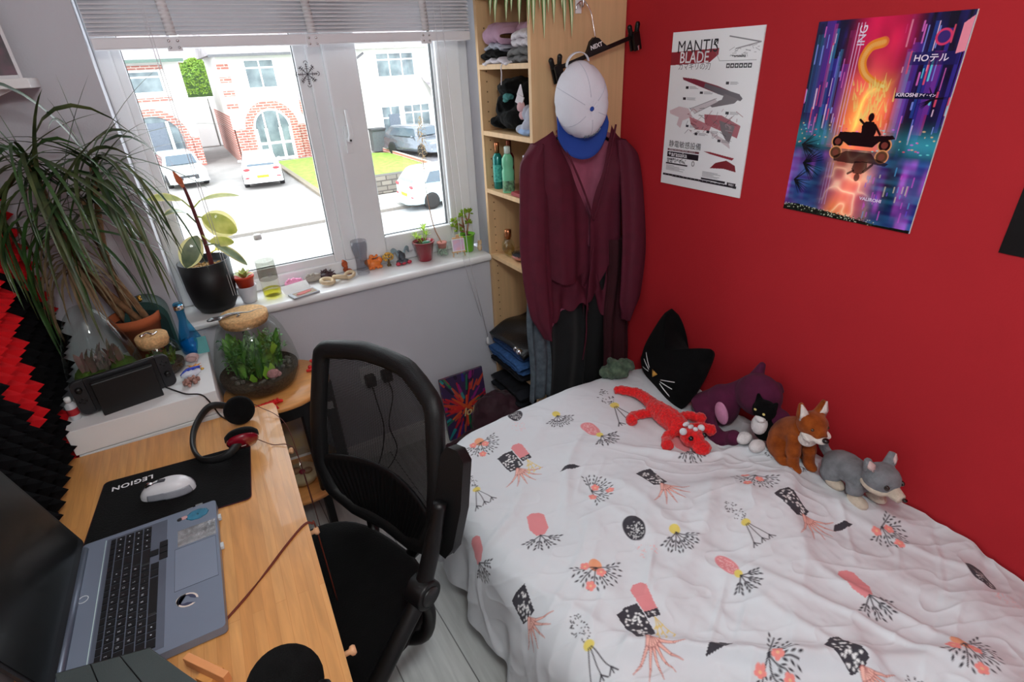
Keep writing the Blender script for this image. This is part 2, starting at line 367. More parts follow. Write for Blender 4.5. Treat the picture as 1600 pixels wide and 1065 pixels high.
# venetian blind gathered above
bl = thing('venetian_blind', 'white slatted blind drawn up above the window', 'blind', (0.5, 2.15, 1.74))
bx0, bx1 = -0.118, 1.108
M_slat = mat('white painted slat', (236, 234, 238), 0.4, var=0.03, vs=4)
m = MB()
for i in range(26):
    z = 1.782 + i * 0.0112; m.box(((bx0 + bx1) / 2, 2.152, z), (bx1 - bx0, 0.05, 0.0032), rot=(R(27), 0, 0))
m.build('slats', M_slat, bl, world=True)
m = MB(); m.b2((bx0, 2.125, 1.735), (bx1, 2.18, 1.766)); m.build('bottom_rail', M_slat, bl, world=True, bevel=0.004)
m = MB(); m.b2((bx0 - 0.005, 2.12, 2.06), (bx1, 2.185, 2.08)); m.build('head_rail', M_slat, bl, world=True)
for tx in (0.09, 0.505, 0.92):
    m = MB()
    def tf(u, v, tx=tx):
        z = 1.768 + v * 0.29; return (tx + (u - 0.5) * 0.028 - 0.03 * max(0, v - 0.1) * 0.6, 2.122 - 0.004 * math.sin(v * 26 * 2 * pi) - 0.003, z)
    m.grid(tf, 2, 104); m.build('ladder_tape', mat('white tape', (232, 230, 232), 0.8), bl, world=True, solid=0.0012)
    m = MB(); m.b2((tx - 0.02, 2.121, 1.727), (tx + 0.02, 2.126, 1.763)); m.mi = 1
    for sx in (-0.012, 0.012):
        for sz in (1.736, 1.754): m.ell((tx + sx, 2.119, sz), (0.0042, 0.003, 0.0042), nu=10, nv=6)
    m.build('rail_clip', [M_slat, M_chrome], bl, world=True)
for x in (0.03, 0.038):
    m = MB(); m.tube([(x, 2.118, 2.05), (x + 0.003, 2.117, 1.5), (x + 0.012, 2.12, 0.93)], 0.0011, 6); m.build('pull_cord', M_slat, bl, world=True)
for x in (0.955, 0.985):
    m = MB(); m.tube([(x, 2.116, 2.05), (x + 0.003, 2.10, 1.5), (x + 0.01, 2.073, 0.9), (x + 0.085, 2.085, 0.46 + (.985 - x) * 4)], 0.0013, 6); m.build('pull_cord', M_slat, bl, world=True)
m = MB(); m.lathe([(0.003, 0.032), (0.006, 0.025), (0.0085, 0.0), (0.007, -0.004)], 12, (1.068, 2.085, 0.425)); m.build('cord_weight', M_white, bl, world=True)
# ================================================================ BOOKCASE
SX, SY0, SY1, SZ = 1.118, 1.715, 2.105, 1.865
bk = thing('bookcase', 'tall beech bookcase in the corner by the window, open side facing left', 'bookcase', (1.32, 1.91, 0))
m = MB(); m.b2((SX, SY0, 0), (XR - 0.004, SY0 + 0.018, SZ)); m.build('side_panel', M_beech, bk, world=True, bevel=0.001, label='wide beech side panel facing the room')
m = MB(); m.b2((SX, SY1 - 0.018, 0), (XR - 0.004, SY1, SZ)); m.mi = 1
for i in range(44):
    z = 0.18 + i * 0.037
    for x in (SX + 0.03, SX + 0.3): m.box((x, SY1 - 0.0182, z), (0.005, 0.0008, 0.005))
m.build('side_panel', [M_beech, mat('peg hole', (110, 80, 50), 0.9)], bk, world=True)
m = MB(); m.b2((XR - 0.012, SY0 + 0.018, 0), (XR - 0.004, SY1 - 0.018, SZ)); m.build('back_panel', M_beech, bk, world=True)
SHZ = (1.648, 1.405, 1.170, 0.875, 0.335, 0.07)
for z in SHZ:
    m = MB(); m.b2((SX, SY0 + 0.018, z - 0.018), (XR - 0.012, SY1 - 0.018, z)); m.build('shelf', M_beech, bk, world=True, bevel=0.001)
m = MB(); m.b2((SX - 0.004, SY0 - 0.004, SZ), (XR - 0.004, SY1, SZ + 0.02)); m.build('top', M_beech, bk, world=True, bevel=0.001)

# ================================================================ WHITE DRAWER UNIT (far left corner)
un = thing('drawer_unit', 'white drawer unit behind the desk under the window corner', 'drawer unit', (-0.28, 1.86, 0))
m = MB(); m.b2((-0.455, 1.65, 0.02), (-0.093, 2.09, 0.745)); m.build('body', M_white, un, world=True, bevel=0.003)
m = MB(); m.b2((-0.46, 1.632, 0.745), (-0.09, 2.095, 0.822)); m.build('top', M_white, un, world=True, bevel=0.002)
for z0, z1 in ((0.60, 0.742), (0.40, 0.595), (0.2, 0.395), (0.03, 0.195)):
    m = MB(); m.b2((-0.455, 1.633, z0), (-0.095, 1.648, z1)); m.build('drawer_front', M_white, un, world=True, bevel=0.002)

# ================================================================ DESK
dk = thing('desk', 'bamboo desk along the left wall with laptop on it', 'desk', (-0.22, 0.85, 0))
DZ = 0.742
m = MB(); m.prism([(-0.49, 0.05), (-0.012, 0.05), (0.004, 0.3), (0.012, 0.615), (0.032, 1.112), (0.054, 1.572), (0.048, 1.60), (-0.49, 1.628)], DZ - 0.022, DZ)
m.build('desktop', M_bamboo, dk, world=True, bevel=0.004)
for x, y in ((-0.45, 0.12), (-0.04, 0.12), (-0.45, 1.55), (0.01, 1.53)):
    m = MB(); m.box((x, y, 0.36), (0.045, 0.045, 0.719)); m.build('leg', M_bamb2, dk, world=True, bevel=0.004)
m = MB(); m.box((-0.45, 0.83, 0.67), (0.02, 1.38, 0.07)); m.build('apron', M_bamb2, dk, world=True, bevel=0.002)
m = MB(); m.box((-0.2, 0.83, 0.695), (0.42, 1.3, 0.05)); m.build('drawer_box', M_bamb2, dk, world=True, bevel=0.002)
for x, y in ((0.044, 1.36), (0.034, 1.02), (0.022, 0.69)):
    z = DZ - 0.03; m = MB(); m.M = Matrix.Translation((x, y, z)) @ Euler((0, R(90), 0)).to_matrix().to_4x4()
    m.lathe([(0.005, -0.012), (0.005, 0.001), (0.009, 0.004), (0.0095, 0.009), (0.007, 0.013)], 16); m.build('knob', mat('pale turned wood', (222, 170, 128), 0.5), dk, world=True)

# ================================================================ BED + DUVET
bd = thing('bed', 'single bed against the red wall, hidden by its duvet', 'bed', (1.0, 0.5, 0))
m = MB(); m.b2((0.62, -0.5, 0.22), (1.525, 1.37, 0.40)); m.build('mattress', M_white, bd, world=True, bevel=0.03)
m = MB(); m.b2((0.60, -0.52, 0.14), (1.53, 1.39, 0.22)); m.build('frame', mat('dark bed frame', (60, 60, 64), 0.6), bd, world=True, bevel=0.005)
for x, y in ((0.65, -0.45), (1.48, -0.45), (0.65, 1.33), (1.48, 1.33)):
    m = MB(); m.box((x, y, 0.07), (0.05, 0.05, 0.139)); m.build('leg', M_black, bd, world=True)
# ---- printed cloth: sheet coordinates s (away from wall), t (along wall)
DS = 0.0020; S0, S1, T0, T1 = 0.0, 1.40, -0.42, 1.72
NS, NT = int((S1 - S0) / DS), int((T1 - T0) / DS)
class Canvas:
    def __init__(c, x0, y0, nx, ny, d, base):
        c.x0, c.y0, c.d = x0, y0, d
        c.X, c.Y = np.meshgrid(x0 + np.arange(nx) * d, y0 + np.arange(ny) * d, indexing='ij')
        c.A = np.empty((nx, ny, 3)); c.A[:] = lin(base)[:3]
    def win(c, x, y, r):
        i0 = max(0, int((x - r - c.x0) / c.d)); i1 = max(0, int((x + r - c.x0) / c.d) + 2); j0 = max(0, int((y - r - c.y0) / c.d)); j1 = max(0, int((y + r - c.y0) / c.d) + 2)
        return slice(i0, i1), slice(j0, j1)
    def put(c, sl, mask, col, a=1.0):
        k = np.clip(mask, 0, 1)[..., None] * a; c.A[sl] = c.A[sl] * (1 - k) + np.array(lin(col)[:3]) * k
    def ell(c, x, y, rx, ry, ang, col, a=1.0, clip=None):
        sl = c.win(x, y, max(rx, ry) + c.d * 2); X = c.X[sl] - x; Y = c.Y[sl] - y
        if X.size == 0: return
        ca, sa = math.cos(ang), math.sin(ang); u = (X * ca + Y * sa) / rx; v = (-X * sa + Y * ca) / ry
        q = np.sqrt(u * u + v * v); k = (1 - q) * min(rx, ry) / c.d + 0.5
        c.put(sl, k, col, a)
    def line(c, p, q, w, col, w2=None, a=1.0):
        w2 = w if w2 is None else w2
        mx, my = (p[0] + q[0]) / 2, (p[1] + q[1]) / 2; L = math.hypot(q[0] - p[0], q[1] - p[1]) + 1e-9
        sl = c.win(mx, my, L / 2 + max(w, w2) + c.d * 2); X = c.X[sl] - p[0]; Y = c.Y[sl] - p[1]
        if X.size == 0: return
        ux, uy = (q[0] - p[0]) / L, (q[1] - p[1]) / L
        t = np.clip((X * ux + Y * uy) / L, 0, 1); D = np.hypot(X - t * L * ux, Y - t * L * uy)
        c.put(sl, (w + (w2 - w) * t - D) / c.d + 0.5, col, a)
    def poly(c, pts, col, a=1.0):
        xs = [p[0] for p in pts]; ys = [p[1] for p in pts]; mx, my = (min(xs) + max(xs)) / 2, (min(ys) + max(ys)) / 2
        sl = c.win(mx, my, max(max(xs) - min(xs), max(ys) - min(ys)) / 2 + c.d * 2); X = c.X[sl]; Y = c.Y[sl]
        if X.size == 0: return
        ins = np.zeros(X.shape, bool)
        for i in range(len(pts)):
            x1, y1 = pts[i]; x2, y2 = pts[i - 1]
            if y1 == y2: continue
            ins ^= ((y1 > Y) != (y2 > Y)) & (X < (x2 - x1) * (Y - y1) / (y2 - y1) + x1)
        c.put(sl, ins.astype(float), col, a)
cv = Canvas(S0, T0, NS + 1, NT + 1, DS, (222, 226, 231))
rg = random.Random(3)
PK, DKI, YL, CH, OR = (232, 146, 150), (58, 56, 64), (232, 214, 110), (244, 190, 176), (244, 168, 128)
def motif(kind, x, y, x2, y2):
    L = max(0.105, min(0.15, math.hypot(x2 - x, y2 - y) * 1.05)); an = math.atan2(y2 - y, x2 - x); ca, sa = math.cos(an), math.sin(an)
    def P(u, v): return (x + (u * ca - v * sa) * L, y + (u * sa + v * ca) * L)
    def oval(u, v, a, b, col): q = P(u, v); cv.ell(q[0], q[1], a * L, b * L, an, col)
    def dots(n, col, r, a=0.3, b=0.2, u0=0.0):
        k = 0
        while k < n:
            u, v = rg.uniform(-a, a), rg.uniform(-b, b)
            if (u / a) ** 2 + (v / b) ** 2 < 0.9: q = P(u0 + u, v); cv.ell(q[0], q[1], r * L * rg.uniform(.7, 1.3), r * L * .8, rg.uniform(0, 3), col); k += 1
    def leaves(u, v, n, ln, col, spread=1.0, w=0.035, stem=True):
        for i in range(n):
            a = (i / (n - 1) - .5) * spread * 2; p = P(u, v)
            e = P(u + ln * math.cos(a), v + ln * math.sin(a))
            if stem: cv.line(p, e, 0.008 * L + .0006, col)
            for t in (0.5, 0.75, 1.0):
                for sd in (-1, 1):
                    b0 = P(u + ln * (t + .06) * math.cos(a + sd * .17), v + ln * (t + .06) * math.sin(a + sd * .17))
                    cv.ell(b0[0], b0[1], .052 * L, max(.021 * L, .0022), an + a + sd * .5, col)
    if kind == 'A':
        dots(46, DKI, 0.018, 0.36, 0.2); oval(0.4, 0, 0.1, 0.12, YL)
        for v in (-.15, 0.02, .2):
            e = P(0.95, v * 1.4); cv.line(P(0.45, v * .2), e, 0.012 * L, DKI)
            for q in (-.1, 0, .1): cv.line(e, P(1.06, v * 1.4 + q), 0.014 * L, DKI)
    elif kind == 'B':
        cv.poly([P(-.33, -.12), P(-.25, -.22), P(.15, -.24), P(.34, -.1), P(.34, .1), P(.12, .22), P(-.28, .2), P(-.36, .08)], PK); leaves(0.34, 0, 4, 0.45, DKI, 1.0)
    elif kind == 'C':
        cv.poly([P(-.35, -.22), P(-.38, .02), P(-.33, .24), P(.28, .2), P(.33, 0), P(.28, -.2)], DKI); dots(40, (240, 240, 240), 0.024, 0.34, 0.2)
        for a in (-.95, -.6, -.25, .1, .45, .85):
            pts = [P(.32 + .62 * t * math.cos(a * (.6 + .5 * t)), .62 * t * math.sin(a * (.6 + .6 * t))) for t in (0, .35, .7, 1)]
            for i in range(3): cv.line(pts[i], pts[i + 1], (0.042 - .012 * i) * L, (150, 60, 66), (0.03 - .012 * i) * L); cv.line(pts[i], pts[i + 1], (0.034 - .012 * i) * L, CH, (0.022 - .009 * i) * L)
    elif kind == 'D':
        oval(0, 0, 0.36, 0.26, DKI); dots(70, (238, 238, 238), 0.013, 0.26, 0.2, 0.08); dots(26, (246, 190, 190), 0.015, 0.28, 0.26, 0.66)
    elif kind in 'EO':
        if kind == 'O': oval(-.1, 0, .18, .16, OR)
        leaves(-0.05, 0, 6, 0.55, DKI, 1.5, 0.045)
        for u, v in ((.1, -.1), (.42, .22), (-.1, .25)):
            for a in range(5): q = P(u + .07 * math.cos(a * 1.256), v + .07 * math.sin(a * 1.256)); cv.ell(q[0], q[1], .055 * L, .05 * L, 0, (248, 150, 142))
            q = P(u, v); cv.ell(q[0], q[1], .03 * L, .03 * L, 0, (250, 196, 150))
    elif kind == 'F':
        oval(0, 0, 0.3, 0.2, PK); dots(50, (250, 205, 205), 0.014, 0.27, 0.17); oval(0.32, 0, 0.09, 0.1, YL); leaves(0.38, 0, 4, 0.4, DKI, 1.0)
    elif kind == 'G':
        cv.poly([P(-.33, -.14), P(-.2, -.2), P(.34, -.17), P(.34, .17), P(-.24, .19), P(-.35, .06)], PK); cv.poly([P(.34, -.17), P(.5, -.16), P(.5, .16), P(.34, .17)], DKI); dots(10, (240, 240, 240), .015, .05, .13, .42)
        for v in (-.2, 0, .18):
            cv.line(P(.52, 0), P(1.0, v), .012 * L, (232, 208, 120))
            for t in (.7, .85, 1): cv.line(P(t, v * (t - .5) * 2), P(t + .05, v * (t - .5) * 2 + .07), .016 * L, (232, 208, 120))
    elif kind == 'H':
        oval(0, 0, .13, .14, YL); leaves(0.08, 0, 5, 0.5, DKI, 1.0, .05)
    elif kind == 'I':
        cv.poly([P(-.3, 0), P(-.1, -.14), P(.2, -.1), P(.36, 0.05), P(.05, .06)], DKI)
MOT = [('A', 0.396, 1.285, 0.405, 1.142), ('D', 0.73, 1.391, 0.761, 1.31), ('H', 0.611, 1.299, 0.622, 1.214), ('F', 0.557, 1.17, 0.533, 1.048), ('B', 0.351, 0.951, 0.365, 0.844), ('O', 0.905, 1.33, 0.899, 1.265), ('C', 0.867, 1.193, 0.871, 1.072), ('G', 0.817, 1.221, 0.822, 1.154), ('E', 0.734, 0.936, 0.665, 0.913), ('I', 0.738, 1.049, 0.69, 1.038), ('C', 0.562, 0.864, 0.573, 0.744), ('A', 1.015, 1.2, 1.017, 1.104), ('E', 0.319, 0.69, 0.383, 0.638), ('B', 0.935, 0.938, 0.976, 0.831), ('B', 1.12, 1.0, 1.15, 0.93), ('D', 0.747, 0.747, 0.763, 0.67), ('H', 0.661, 0.682, 0.686, 0.605), ('A', 0.48, 0.635, 0.493, 0.536), ('C', 0.328, 0.563, 0.345, 0.446), ('I', 0.265, 0.454, 0.215, 0.448), ('E', 0.163, 0.396, 0.153, 0.353), ('F', 0.625, 0.539, 0.62, 0.443), ('O', 0.908, 0.709, 0.953, 0.619), ('C', 1.1, 0.763, 1.12, 0.671), ('B', 0.414, 0.336, 0.44, 0.233), ('D', 0.108, 0.192, 0.138, 0.118), ('G', 0.861, 0.59, 0.875, 0.529), ('C', 0.918, 0.547, 0.938, 0.429), ('A', 1.034, 0.613, 1.048, 0.517), ('I', 0.814, 0.408, 0.773, 0.402), ('E', 0.746, 0.33, 0.725, 0.285), ('C', 0.614, 0.245, 0.623, 0.166), ('O', 0.385, 0.122, 0.398, 0.059), ('A', 0.544, 0.123, 0.551, 0.03), ('B', 0.938, 0.33, 0.943, 0.25), ('A', 0.15, 0.75, 0.16, 0.68), ('H', 0.2, -0.1, 0.2, -.2), ('C', 0.8, 0.1, 0.8, -.02)]
for q in MOT: motif(*q)
# ---- shape of the duvet
S, T = cv.X, cv.Y
rn = np.random.RandomState(5)
def vnoise(x, y, seed):
    g = np.random.RandomState(seed).rand(64, 64); xi = np.floor(x).astype(int); yi = np.floor(y).astype(int); fx = x - xi; fy = y - yi
    fx = fx * fx * fx * (fx * (fx * 6 - 15) + 10); fy = fy * fy * fy * (fy * (fy * 6 - 15) + 10); a = g[xi % 64, yi % 64]; b = g[(xi + 1) % 64, yi % 64]; c = g[xi % 64, (yi + 1) % 64]; d = g[(xi + 1) % 64, (yi + 1) % 64]
    return (a * (1 - fx) + b * fx) * (1 - fy) + (c * (1 - fx) + d * fx) * fy
def ridge(x, y, seed): return 1 - np.abs(vnoise(x, y, seed) * 2 - 1) ** 0.8
def sfold(x, y, seed, w=0.30): return np.exp(-((vnoise(x, y, seed) * 2 - 1) / w) ** 2) * (0.35 + 0.65 * vnoise(x * .6 + 11, y * .35 + 5, seed + 50))
wx = S + 0.10 * (vnoise(S * 3.1, T * 3.1, 1) - .5); wy = T + 0.10 * (vnoise(S * 3.1 + 7, T * 3.1, 2) - .5)
def rot_(a): return wx * math.cos(a) + wy * math.sin(a), -wx * math.sin(a) + wy * math.cos(a)
near = np.clip((1.25 - T) / 0.6, 0.25, 1.0)
u1, v1 = rot_(0.55); u2, v2 = rot_(-0.5); u3, v3 = rot_(1.2)
Hh = 0.030 * sfold(u1 * 1.3 + 3, v1 * 6.0 + 5, 11) + 0.020 * sfold(u2 * 1.5 + 9, v2 * 7.5 + 2, 12, .26) + 0.010 * sfold(u3 * 2.6 + 20, v3 * 13 + 9, 13, .3) + 0.005 * sfold(u2 * 5 + 33, v2 * 20 + 9, 16, .35) + 0.0035 * ridge(u1 * 11 + 30, v1 * 25 + 9, 14) ** 2 + 0.0012 * vnoise(S * 60 + 4, T * 60 + 4, 17)
Hh = Hh * near * 1.45 + 0.022 * (vnoise(S * 2.6 + 1, T * 2.2 + 3, 15) - .5)
edge = 1.085 - 0.02 * vnoise(S * 0 + 1, T * 4 + 5, 21)
Rr = 0.075
ES = 1.03; ET = 1.375
ds_ = S - ES + Rr * 0; dt_ = T - ET
CRn = 0.16   # rounded corner: distance field
ax = S - (ES - CRn); ay = T - (ET - CRn)
inside = (ax <= 0) | (ay <= 0)
d = np.where(inside, np.maximum(ax, ay), np.hypot(np.maximum(ax, 0), np.maximum(ay, 0))) - CRn
nx_ = np.where(inside, (ax >= ay).astype(float), ax / (np.hypot(ax, ay) + 1e-9)); ny_ = np.where(inside, (ay > ax).astype(float), ay / (np.hypot(ax, ay) + 1e-9))
dd = np.maximum(d, 0); th = np.minimum(dd / Rr, pi / 2 * 0.94)
outw = Rr * np.sin(th); dn = Rr * (1 - np.cos(th)); rest = np.maximum(dd - Rr * pi / 2 * 0.94, 0)
outw += rest * math.cos(pi / 2 * 0.94); dn += rest * math.sin(pi / 2 * 0.94)
fold = 0.016 * (np.sin((T * nx_ + S * ny_) * 26 + 3 * vnoise(T * 5 + 2, S * 0 + 3, 23)) + .4 * np.sin((T * nx_ + S * ny_) * 51)) * np.minimum(rest / 0.15, 1)
px_ = np.where(d > 0, S - nx_ * d, S); py_ = np.where(d > 0, T - ny_ * d, T)
puff = 0.035 * np.exp(-((S - .55) / .38) ** 2) - 0.03 * np.exp(-(S / .12) ** 2)
lift = 0.02 * np.clip((T - 0.9) / 0.4, 0, 1)
topw = np.cos(th)
X3 = 1.532 - (px_ + nx_ * (outw + fold + Hh * 0.6 * (1 - topw)))
Y3 = py_ + ny_ * (outw + fold + Hh * 0.6 * (1 - topw))
Z3 = 0.468 + (puff + lift - 0.01) - dn + Hh * topw
hem = (Z3 < 0.12)
Z3 = np.maximum(Z3, 0.10 + 0.02 * vnoise(S * 3 + 2, T * 6 + 1, 31))
def np_mesh(name, X, Y, Z, A, matl, parent=None):
    nx, ny = X.shape; co = np.stack([X, Y, Z], -1).reshape(-1, 3).astype(np.float32)
    idx = np.arange(nx * ny).reshape(nx, ny); q = np.stack([idx[:-1, :-1], idx[:-1, 1:], idx[1:, 1:], idx[1:, :-1]], -1).reshape(-1, 4)
    me = bpy.data.meshes.new(name); me.vertices.add(len(co)); me.vertices.foreach_set('co', co.ravel())
    me.loops.add(q.size); me.loops.foreach_set('vertex_index', q.ravel().astype(np.int32)); me.polygons.add(len(q))
    me.polygons.foreach_set('loop_start', np.arange(0, q.size, 4, dtype=np.int32)); me.polygons.foreach_set('use_smooth', np.ones(len(q), bool))
    me.update(calc_edges=True)
    ca = me.color_attributes.new('Col', 'FLOAT_COLOR', 'POINT'); rgba = np.ones((nx * ny, 4), np.float32); rgba[:, :3] = A.reshape(-1, 3)
    ca.data.foreach_set('color', rgba.ravel()); me.materials.append(matl)
    o = bpy.data.objects.new(name, me); COL.objects.link(o); o.parent = parent
    return o
dv = np_mesh('duvet', X3, Y3, Z3, cv.A, attr_mat('printed cotton', 0.85, 0.15, 1200, sheen=0.1))
tag(dv, 'white duvet printed with pink and black potted plants, rumpled over the bed', 'duvet')
def duvet_z(x, y):
    s = 1.532 - x; i = min(NS, max(0, int((s - S0) / DS))); j = min(NT, max(0, int((y - T0) / DS))); return float(Z3[i, j])

# ================================================================ OFFICE CHAIR
ch = thing('office_chair', 'black mesh back office chair pulled up to the bamboo desk', 'chair', (0.0, 1.05, 0))
f = Vector((-0.93, -0.37, 0)).normalized(); sd = Vector((0.37, -0.93, 0)).normalized()   # facing direction; towards the camera-side arm
O = Vector((0.012, 1.06, -0.012))
def L(a, b, z): return O + f * a + sd * b + Vector((0, 0, z))
M_mesh = bpy.data.materials.new('chair mesh'); M_mesh.use_nodes = True; MATS['chair mesh'] = M_mesh
t = M_mesh.node_tree; p = t.nodes['Principled BSDF']; p.inputs['Base Color'].default_value = (0.004, 0.004, 0.0045, 1); p.inputs['Roughness'].default_value = 0.75
tc = t.nodes.new('ShaderNodeTexCoord'); wv = t.nodes.new('ShaderNodeTexWave'); wv.bands_direction = 'Z'; wv.inputs['Scale'].default_value = 70; wv.inputs['Distortion'].default_value = 0.0
wv2 = t.nodes.new('ShaderNodeTexWave'); wv2.bands_direction = 'Y'; wv2.inputs['Scale'].default_value = 110
t.links.new(tc.outputs['Object'], wv.inputs['Vector']); t.links.new(tc.outputs['Object'], wv2.inputs['Vector'])
mx = t.nodes.new('ShaderNodeMath'); mx.operation = 'MAXIMUM'; t.links.new(wv.outputs['Fac'], mx.inputs[0]); t.links.new(wv2.outputs['Fac'], mx.inputs[1])
mr = t.nodes.new('ShaderNodeMapRange'); mr.inputs[1].default_value = 0.35; mr.inputs[2].default_value = 0.75; mr.inputs[3].default_value = 0.42; mr.inputs[4].default_value = 1.0
t.links.new(mx.outputs[0], mr.inputs[0]); t.links.new(mr.outputs[0], p.inputs['Alpha'])
m = MB()
def seatf(u, v):
    a = u * 2 * pi; r = v
    sx = (abs(math.cos(a)) ** 0.7) * math.copysign(1, math.cos(a)); sy = (abs(math.sin(a)) ** 0.7) * math.copysign(1, math.sin(a))
    return sx * 0.235, sy * 0.245, r
rings = [(0.97, 0.395), (1.0, 0.41), (1.02, 0.435), (1.0, 0.46), (0.93, 0.474), (0.75, 0.476), (0.5, 0.470), (0.2, 0.466)]
vs = []
for rr, z in rings:
    for k in range(40): sx, sy, _ = seatf(k / 40, 0); vs.append(L(sx * rr, sy * rr, z - (0.018 if sx > 0.15 else 0)))
fs = [(i * 40 + k, i * 40 + (k + 1) % 40, (i + 1) * 40 + (k + 1) % 40, (i + 1) * 40 + k) for i in range(len(rings) - 1) for k in range(40)] + [tuple(reversed(range(40))), tuple(7 * 40 + k for k in range(40))]
m.add(vs, fs); m.build('seat', M_blackm, ch, world=True)
# backrest outline in (b, h): shield shape, b sideways, h up; leaning back and curved
def back(b, h, off=0.0):
    lean = 0.235 + 0.20 * (h - 0.52) ** 1.0 * 0.9; return L(-lean + 0.045 * (b / 0.22) ** 2 + off, b, h)
OUT = [(-0.20, 0.57), (-0.235, 0.66), (-0.235, 0.80), (-0.215, 0.99), (-0.20, 1.005), (-0.08, 1.02), (0.08, 1.02), (0.195, 0.985), (0.21, 0.965), (0.232, 0.80), (0.225, 0.66), (0.18, 0.57), (0.1, 0.525), (-0.12, 0.525)]
def inset(P, k): cx = 0.0; cz = 0.78; return [(cx + (b - cx) * (1 - k * 1.05), cz + (h - cz) * (1 - k)) for b, h in P]
m = MB(); o1 = [p_ for a_, b_ in zip(OUT, OUT[1:] + OUT[:1]) for p_ in [back(a_[0] + (b_[0] - a_[0]) * q, a_[1] + (b_[1] - a_[1]) * q) for q in (0.08, 0.5, 0.92)]]
m.tube(o1, 0.0255, 12, closed=True, sx=0.85); m.build('back_frame', mat('chair frame', (11, 11, 12), 0.55, bump=0.2, bs=300), ch, world=True)
m = MB(); N = 22
def bw(h):
    if h < 0.66: return 0.15 + (h - 0.53) / 0.13 * 0.075
    if h < 0.8: return 0.228
    return 0.228 - (h - 0.8) / 0.2 * 0.02
m.grid(lambda u, v: back((u - .5) * 2 * bw(0.535 + v * 0.475), 0.535 + v * 0.475 - 0.02 * max(0, (u - .5) * 2) * v, -0.004), 24, 24)
m.build('back_mesh', M_mesh, ch, world=True, label='see-through black mesh')
m = MB(); m.grid(lambda u, v: back((u - .5) * 2 * (bw(0.54 + v * 0.15) - 0.012), 0.54 + v * (0.15 + 0.02 * math.sin(u * pi)), 0.010 + 0.0015 * math.sin(u * 150) * math.sin(v * pi)), 160, 10)
m.build('lumbar_support', M_black, ch, world=True, solid=0.008)
m = MB()
for s in (-1, 1):
    m.tube(spline([back(s * 0.19, 0.62, -0.03), back(s * 0.13, 0.53, -0.035), L(-0.22, s * 0.07, 0.44), L(-0.1, s * 0.05, 0.40), L(0, 0, 0.39)]), 0.017)
m.build('back_support', M_black, ch, world=True)
for s, in ((1,), (-1,)):
    ar = MB(); pv = L(-0.10, s * 0.285, 0.60)
    # fixed support
    ar.tube(spline([pv + f * -0.01, L(-0.03, s * 0.285, 0.54), L(0.06, s * 0.285, 0.47), L(0.12, s * 0.275, 0.42), L(0.1, s * 0.2, 0.395), L(0.06, s * 0.08, 0.39)]), [0.024] * 12 + [0.02] * 19 if False else 0.020, 12)
    ar.tube(spline([pv + Vector((0, 0, -0.02)), L(-0.11, s * 0.283, 0.50), L(-0.09, s * 0.26, 0.42), L(-0.04, s * 0.15, 0.392)]), 0.016, 12)
    a = ar.build('armrest_bracket', M_black, ch, world=True)
    ar = MB(); ar.tube([pv - sd * 0.026, pv + sd * 0.026], [0.036, 0.036], 24)
    ar.build('armrest_pivot', M_black, ch, world=True, bevel=0.004)
    ar = MB(); ar.tube([pv + sd * 0.024, pv + sd * 0.031], [0.026, 0.022], 24); ar.build('pivot_cap', mat('satin black', (30, 30, 31), 0.35), ch, world=True)
    if s < 0:
        ar = MB(); ar.tube(spline([pv, L(-0.05, s * 0.285, 0.62), L(0.10, s * 0.285, 0.63)]), 0.02, 12); ar.build('armrest_arm', M_black, ch, world=True)
        ar = MB(); ar.tube([L(-0.04, s * 0.285, 0.655), L(0.17, s * 0.285, 0.655)], 0.028, 12, sx=1.0); ar.build('armrest_pad', mat('soft black pad', (13, 13, 14), 0.5, bump=0.2, bs=300), ch, world=True); continue
    ar = MB(); tip = L(-0.225, s * 0.285, 0.92)
    ar.tube(spline([pv, L(-0.13, s * 0.285, 0.66), L(-0.165, s * 0.285, 0.735), L(-0.19, s * 0.285, 0.80)]), [0.026, 0.024, 0.022, 0.021, 0.02, 0.02, 0.02, 0.02, 0.02, 0.02, 0.02, 0.02, 0.018, 0.017, 0.017, 0.016, 0.016, 0.016, 0.016], 12)
    ar.build('armrest_arm', M_black, ch, world=True)
    ar = MB(); q0 = L(-0.145, s * 0.285, 0.665); ax_ = (tip - q0).normalized(); nr = ax_.cross(sd).normalized()
    LL = (tip - q0).length
    Mx = Matrix((( sd.x, ax_.x, nr.x, q0.x), (sd.y, ax_.y, nr.y, q0.y), (sd.z, ax_.z, nr.z, q0.z), (0, 0, 0, 1)))
    ar.M = Mx; k = 0.024 * (1 if nr.dot(f) < 0 else -1)
    ar.prism([(-0.024, 0.0), (0.018, -0.005), (0.036, 0.03), (0.044, LL * 0.5), (0.034, LL - 0.02), (0.012, LL), (-0.02, LL - 0.002), (-0.034, LL - 0.03), (-0.036, 0.04)], min(k, k * 2.2), max(k, k * 2.2), True)
    ar.build('armrest_pad', mat('soft black pad', (13, 13, 14), 0.5, bump=0.2, bs=300), ch, world=True, bevel=0.009, bseg=3)
m = MB(); m.lathe([(0.024, 0.09), (0.024, 0.30), (0.016, 0.30), (0.016, 0.40)], 16, (O.x, O.y, 0)); m.build('gas_lift', M_black, ch, world=True)
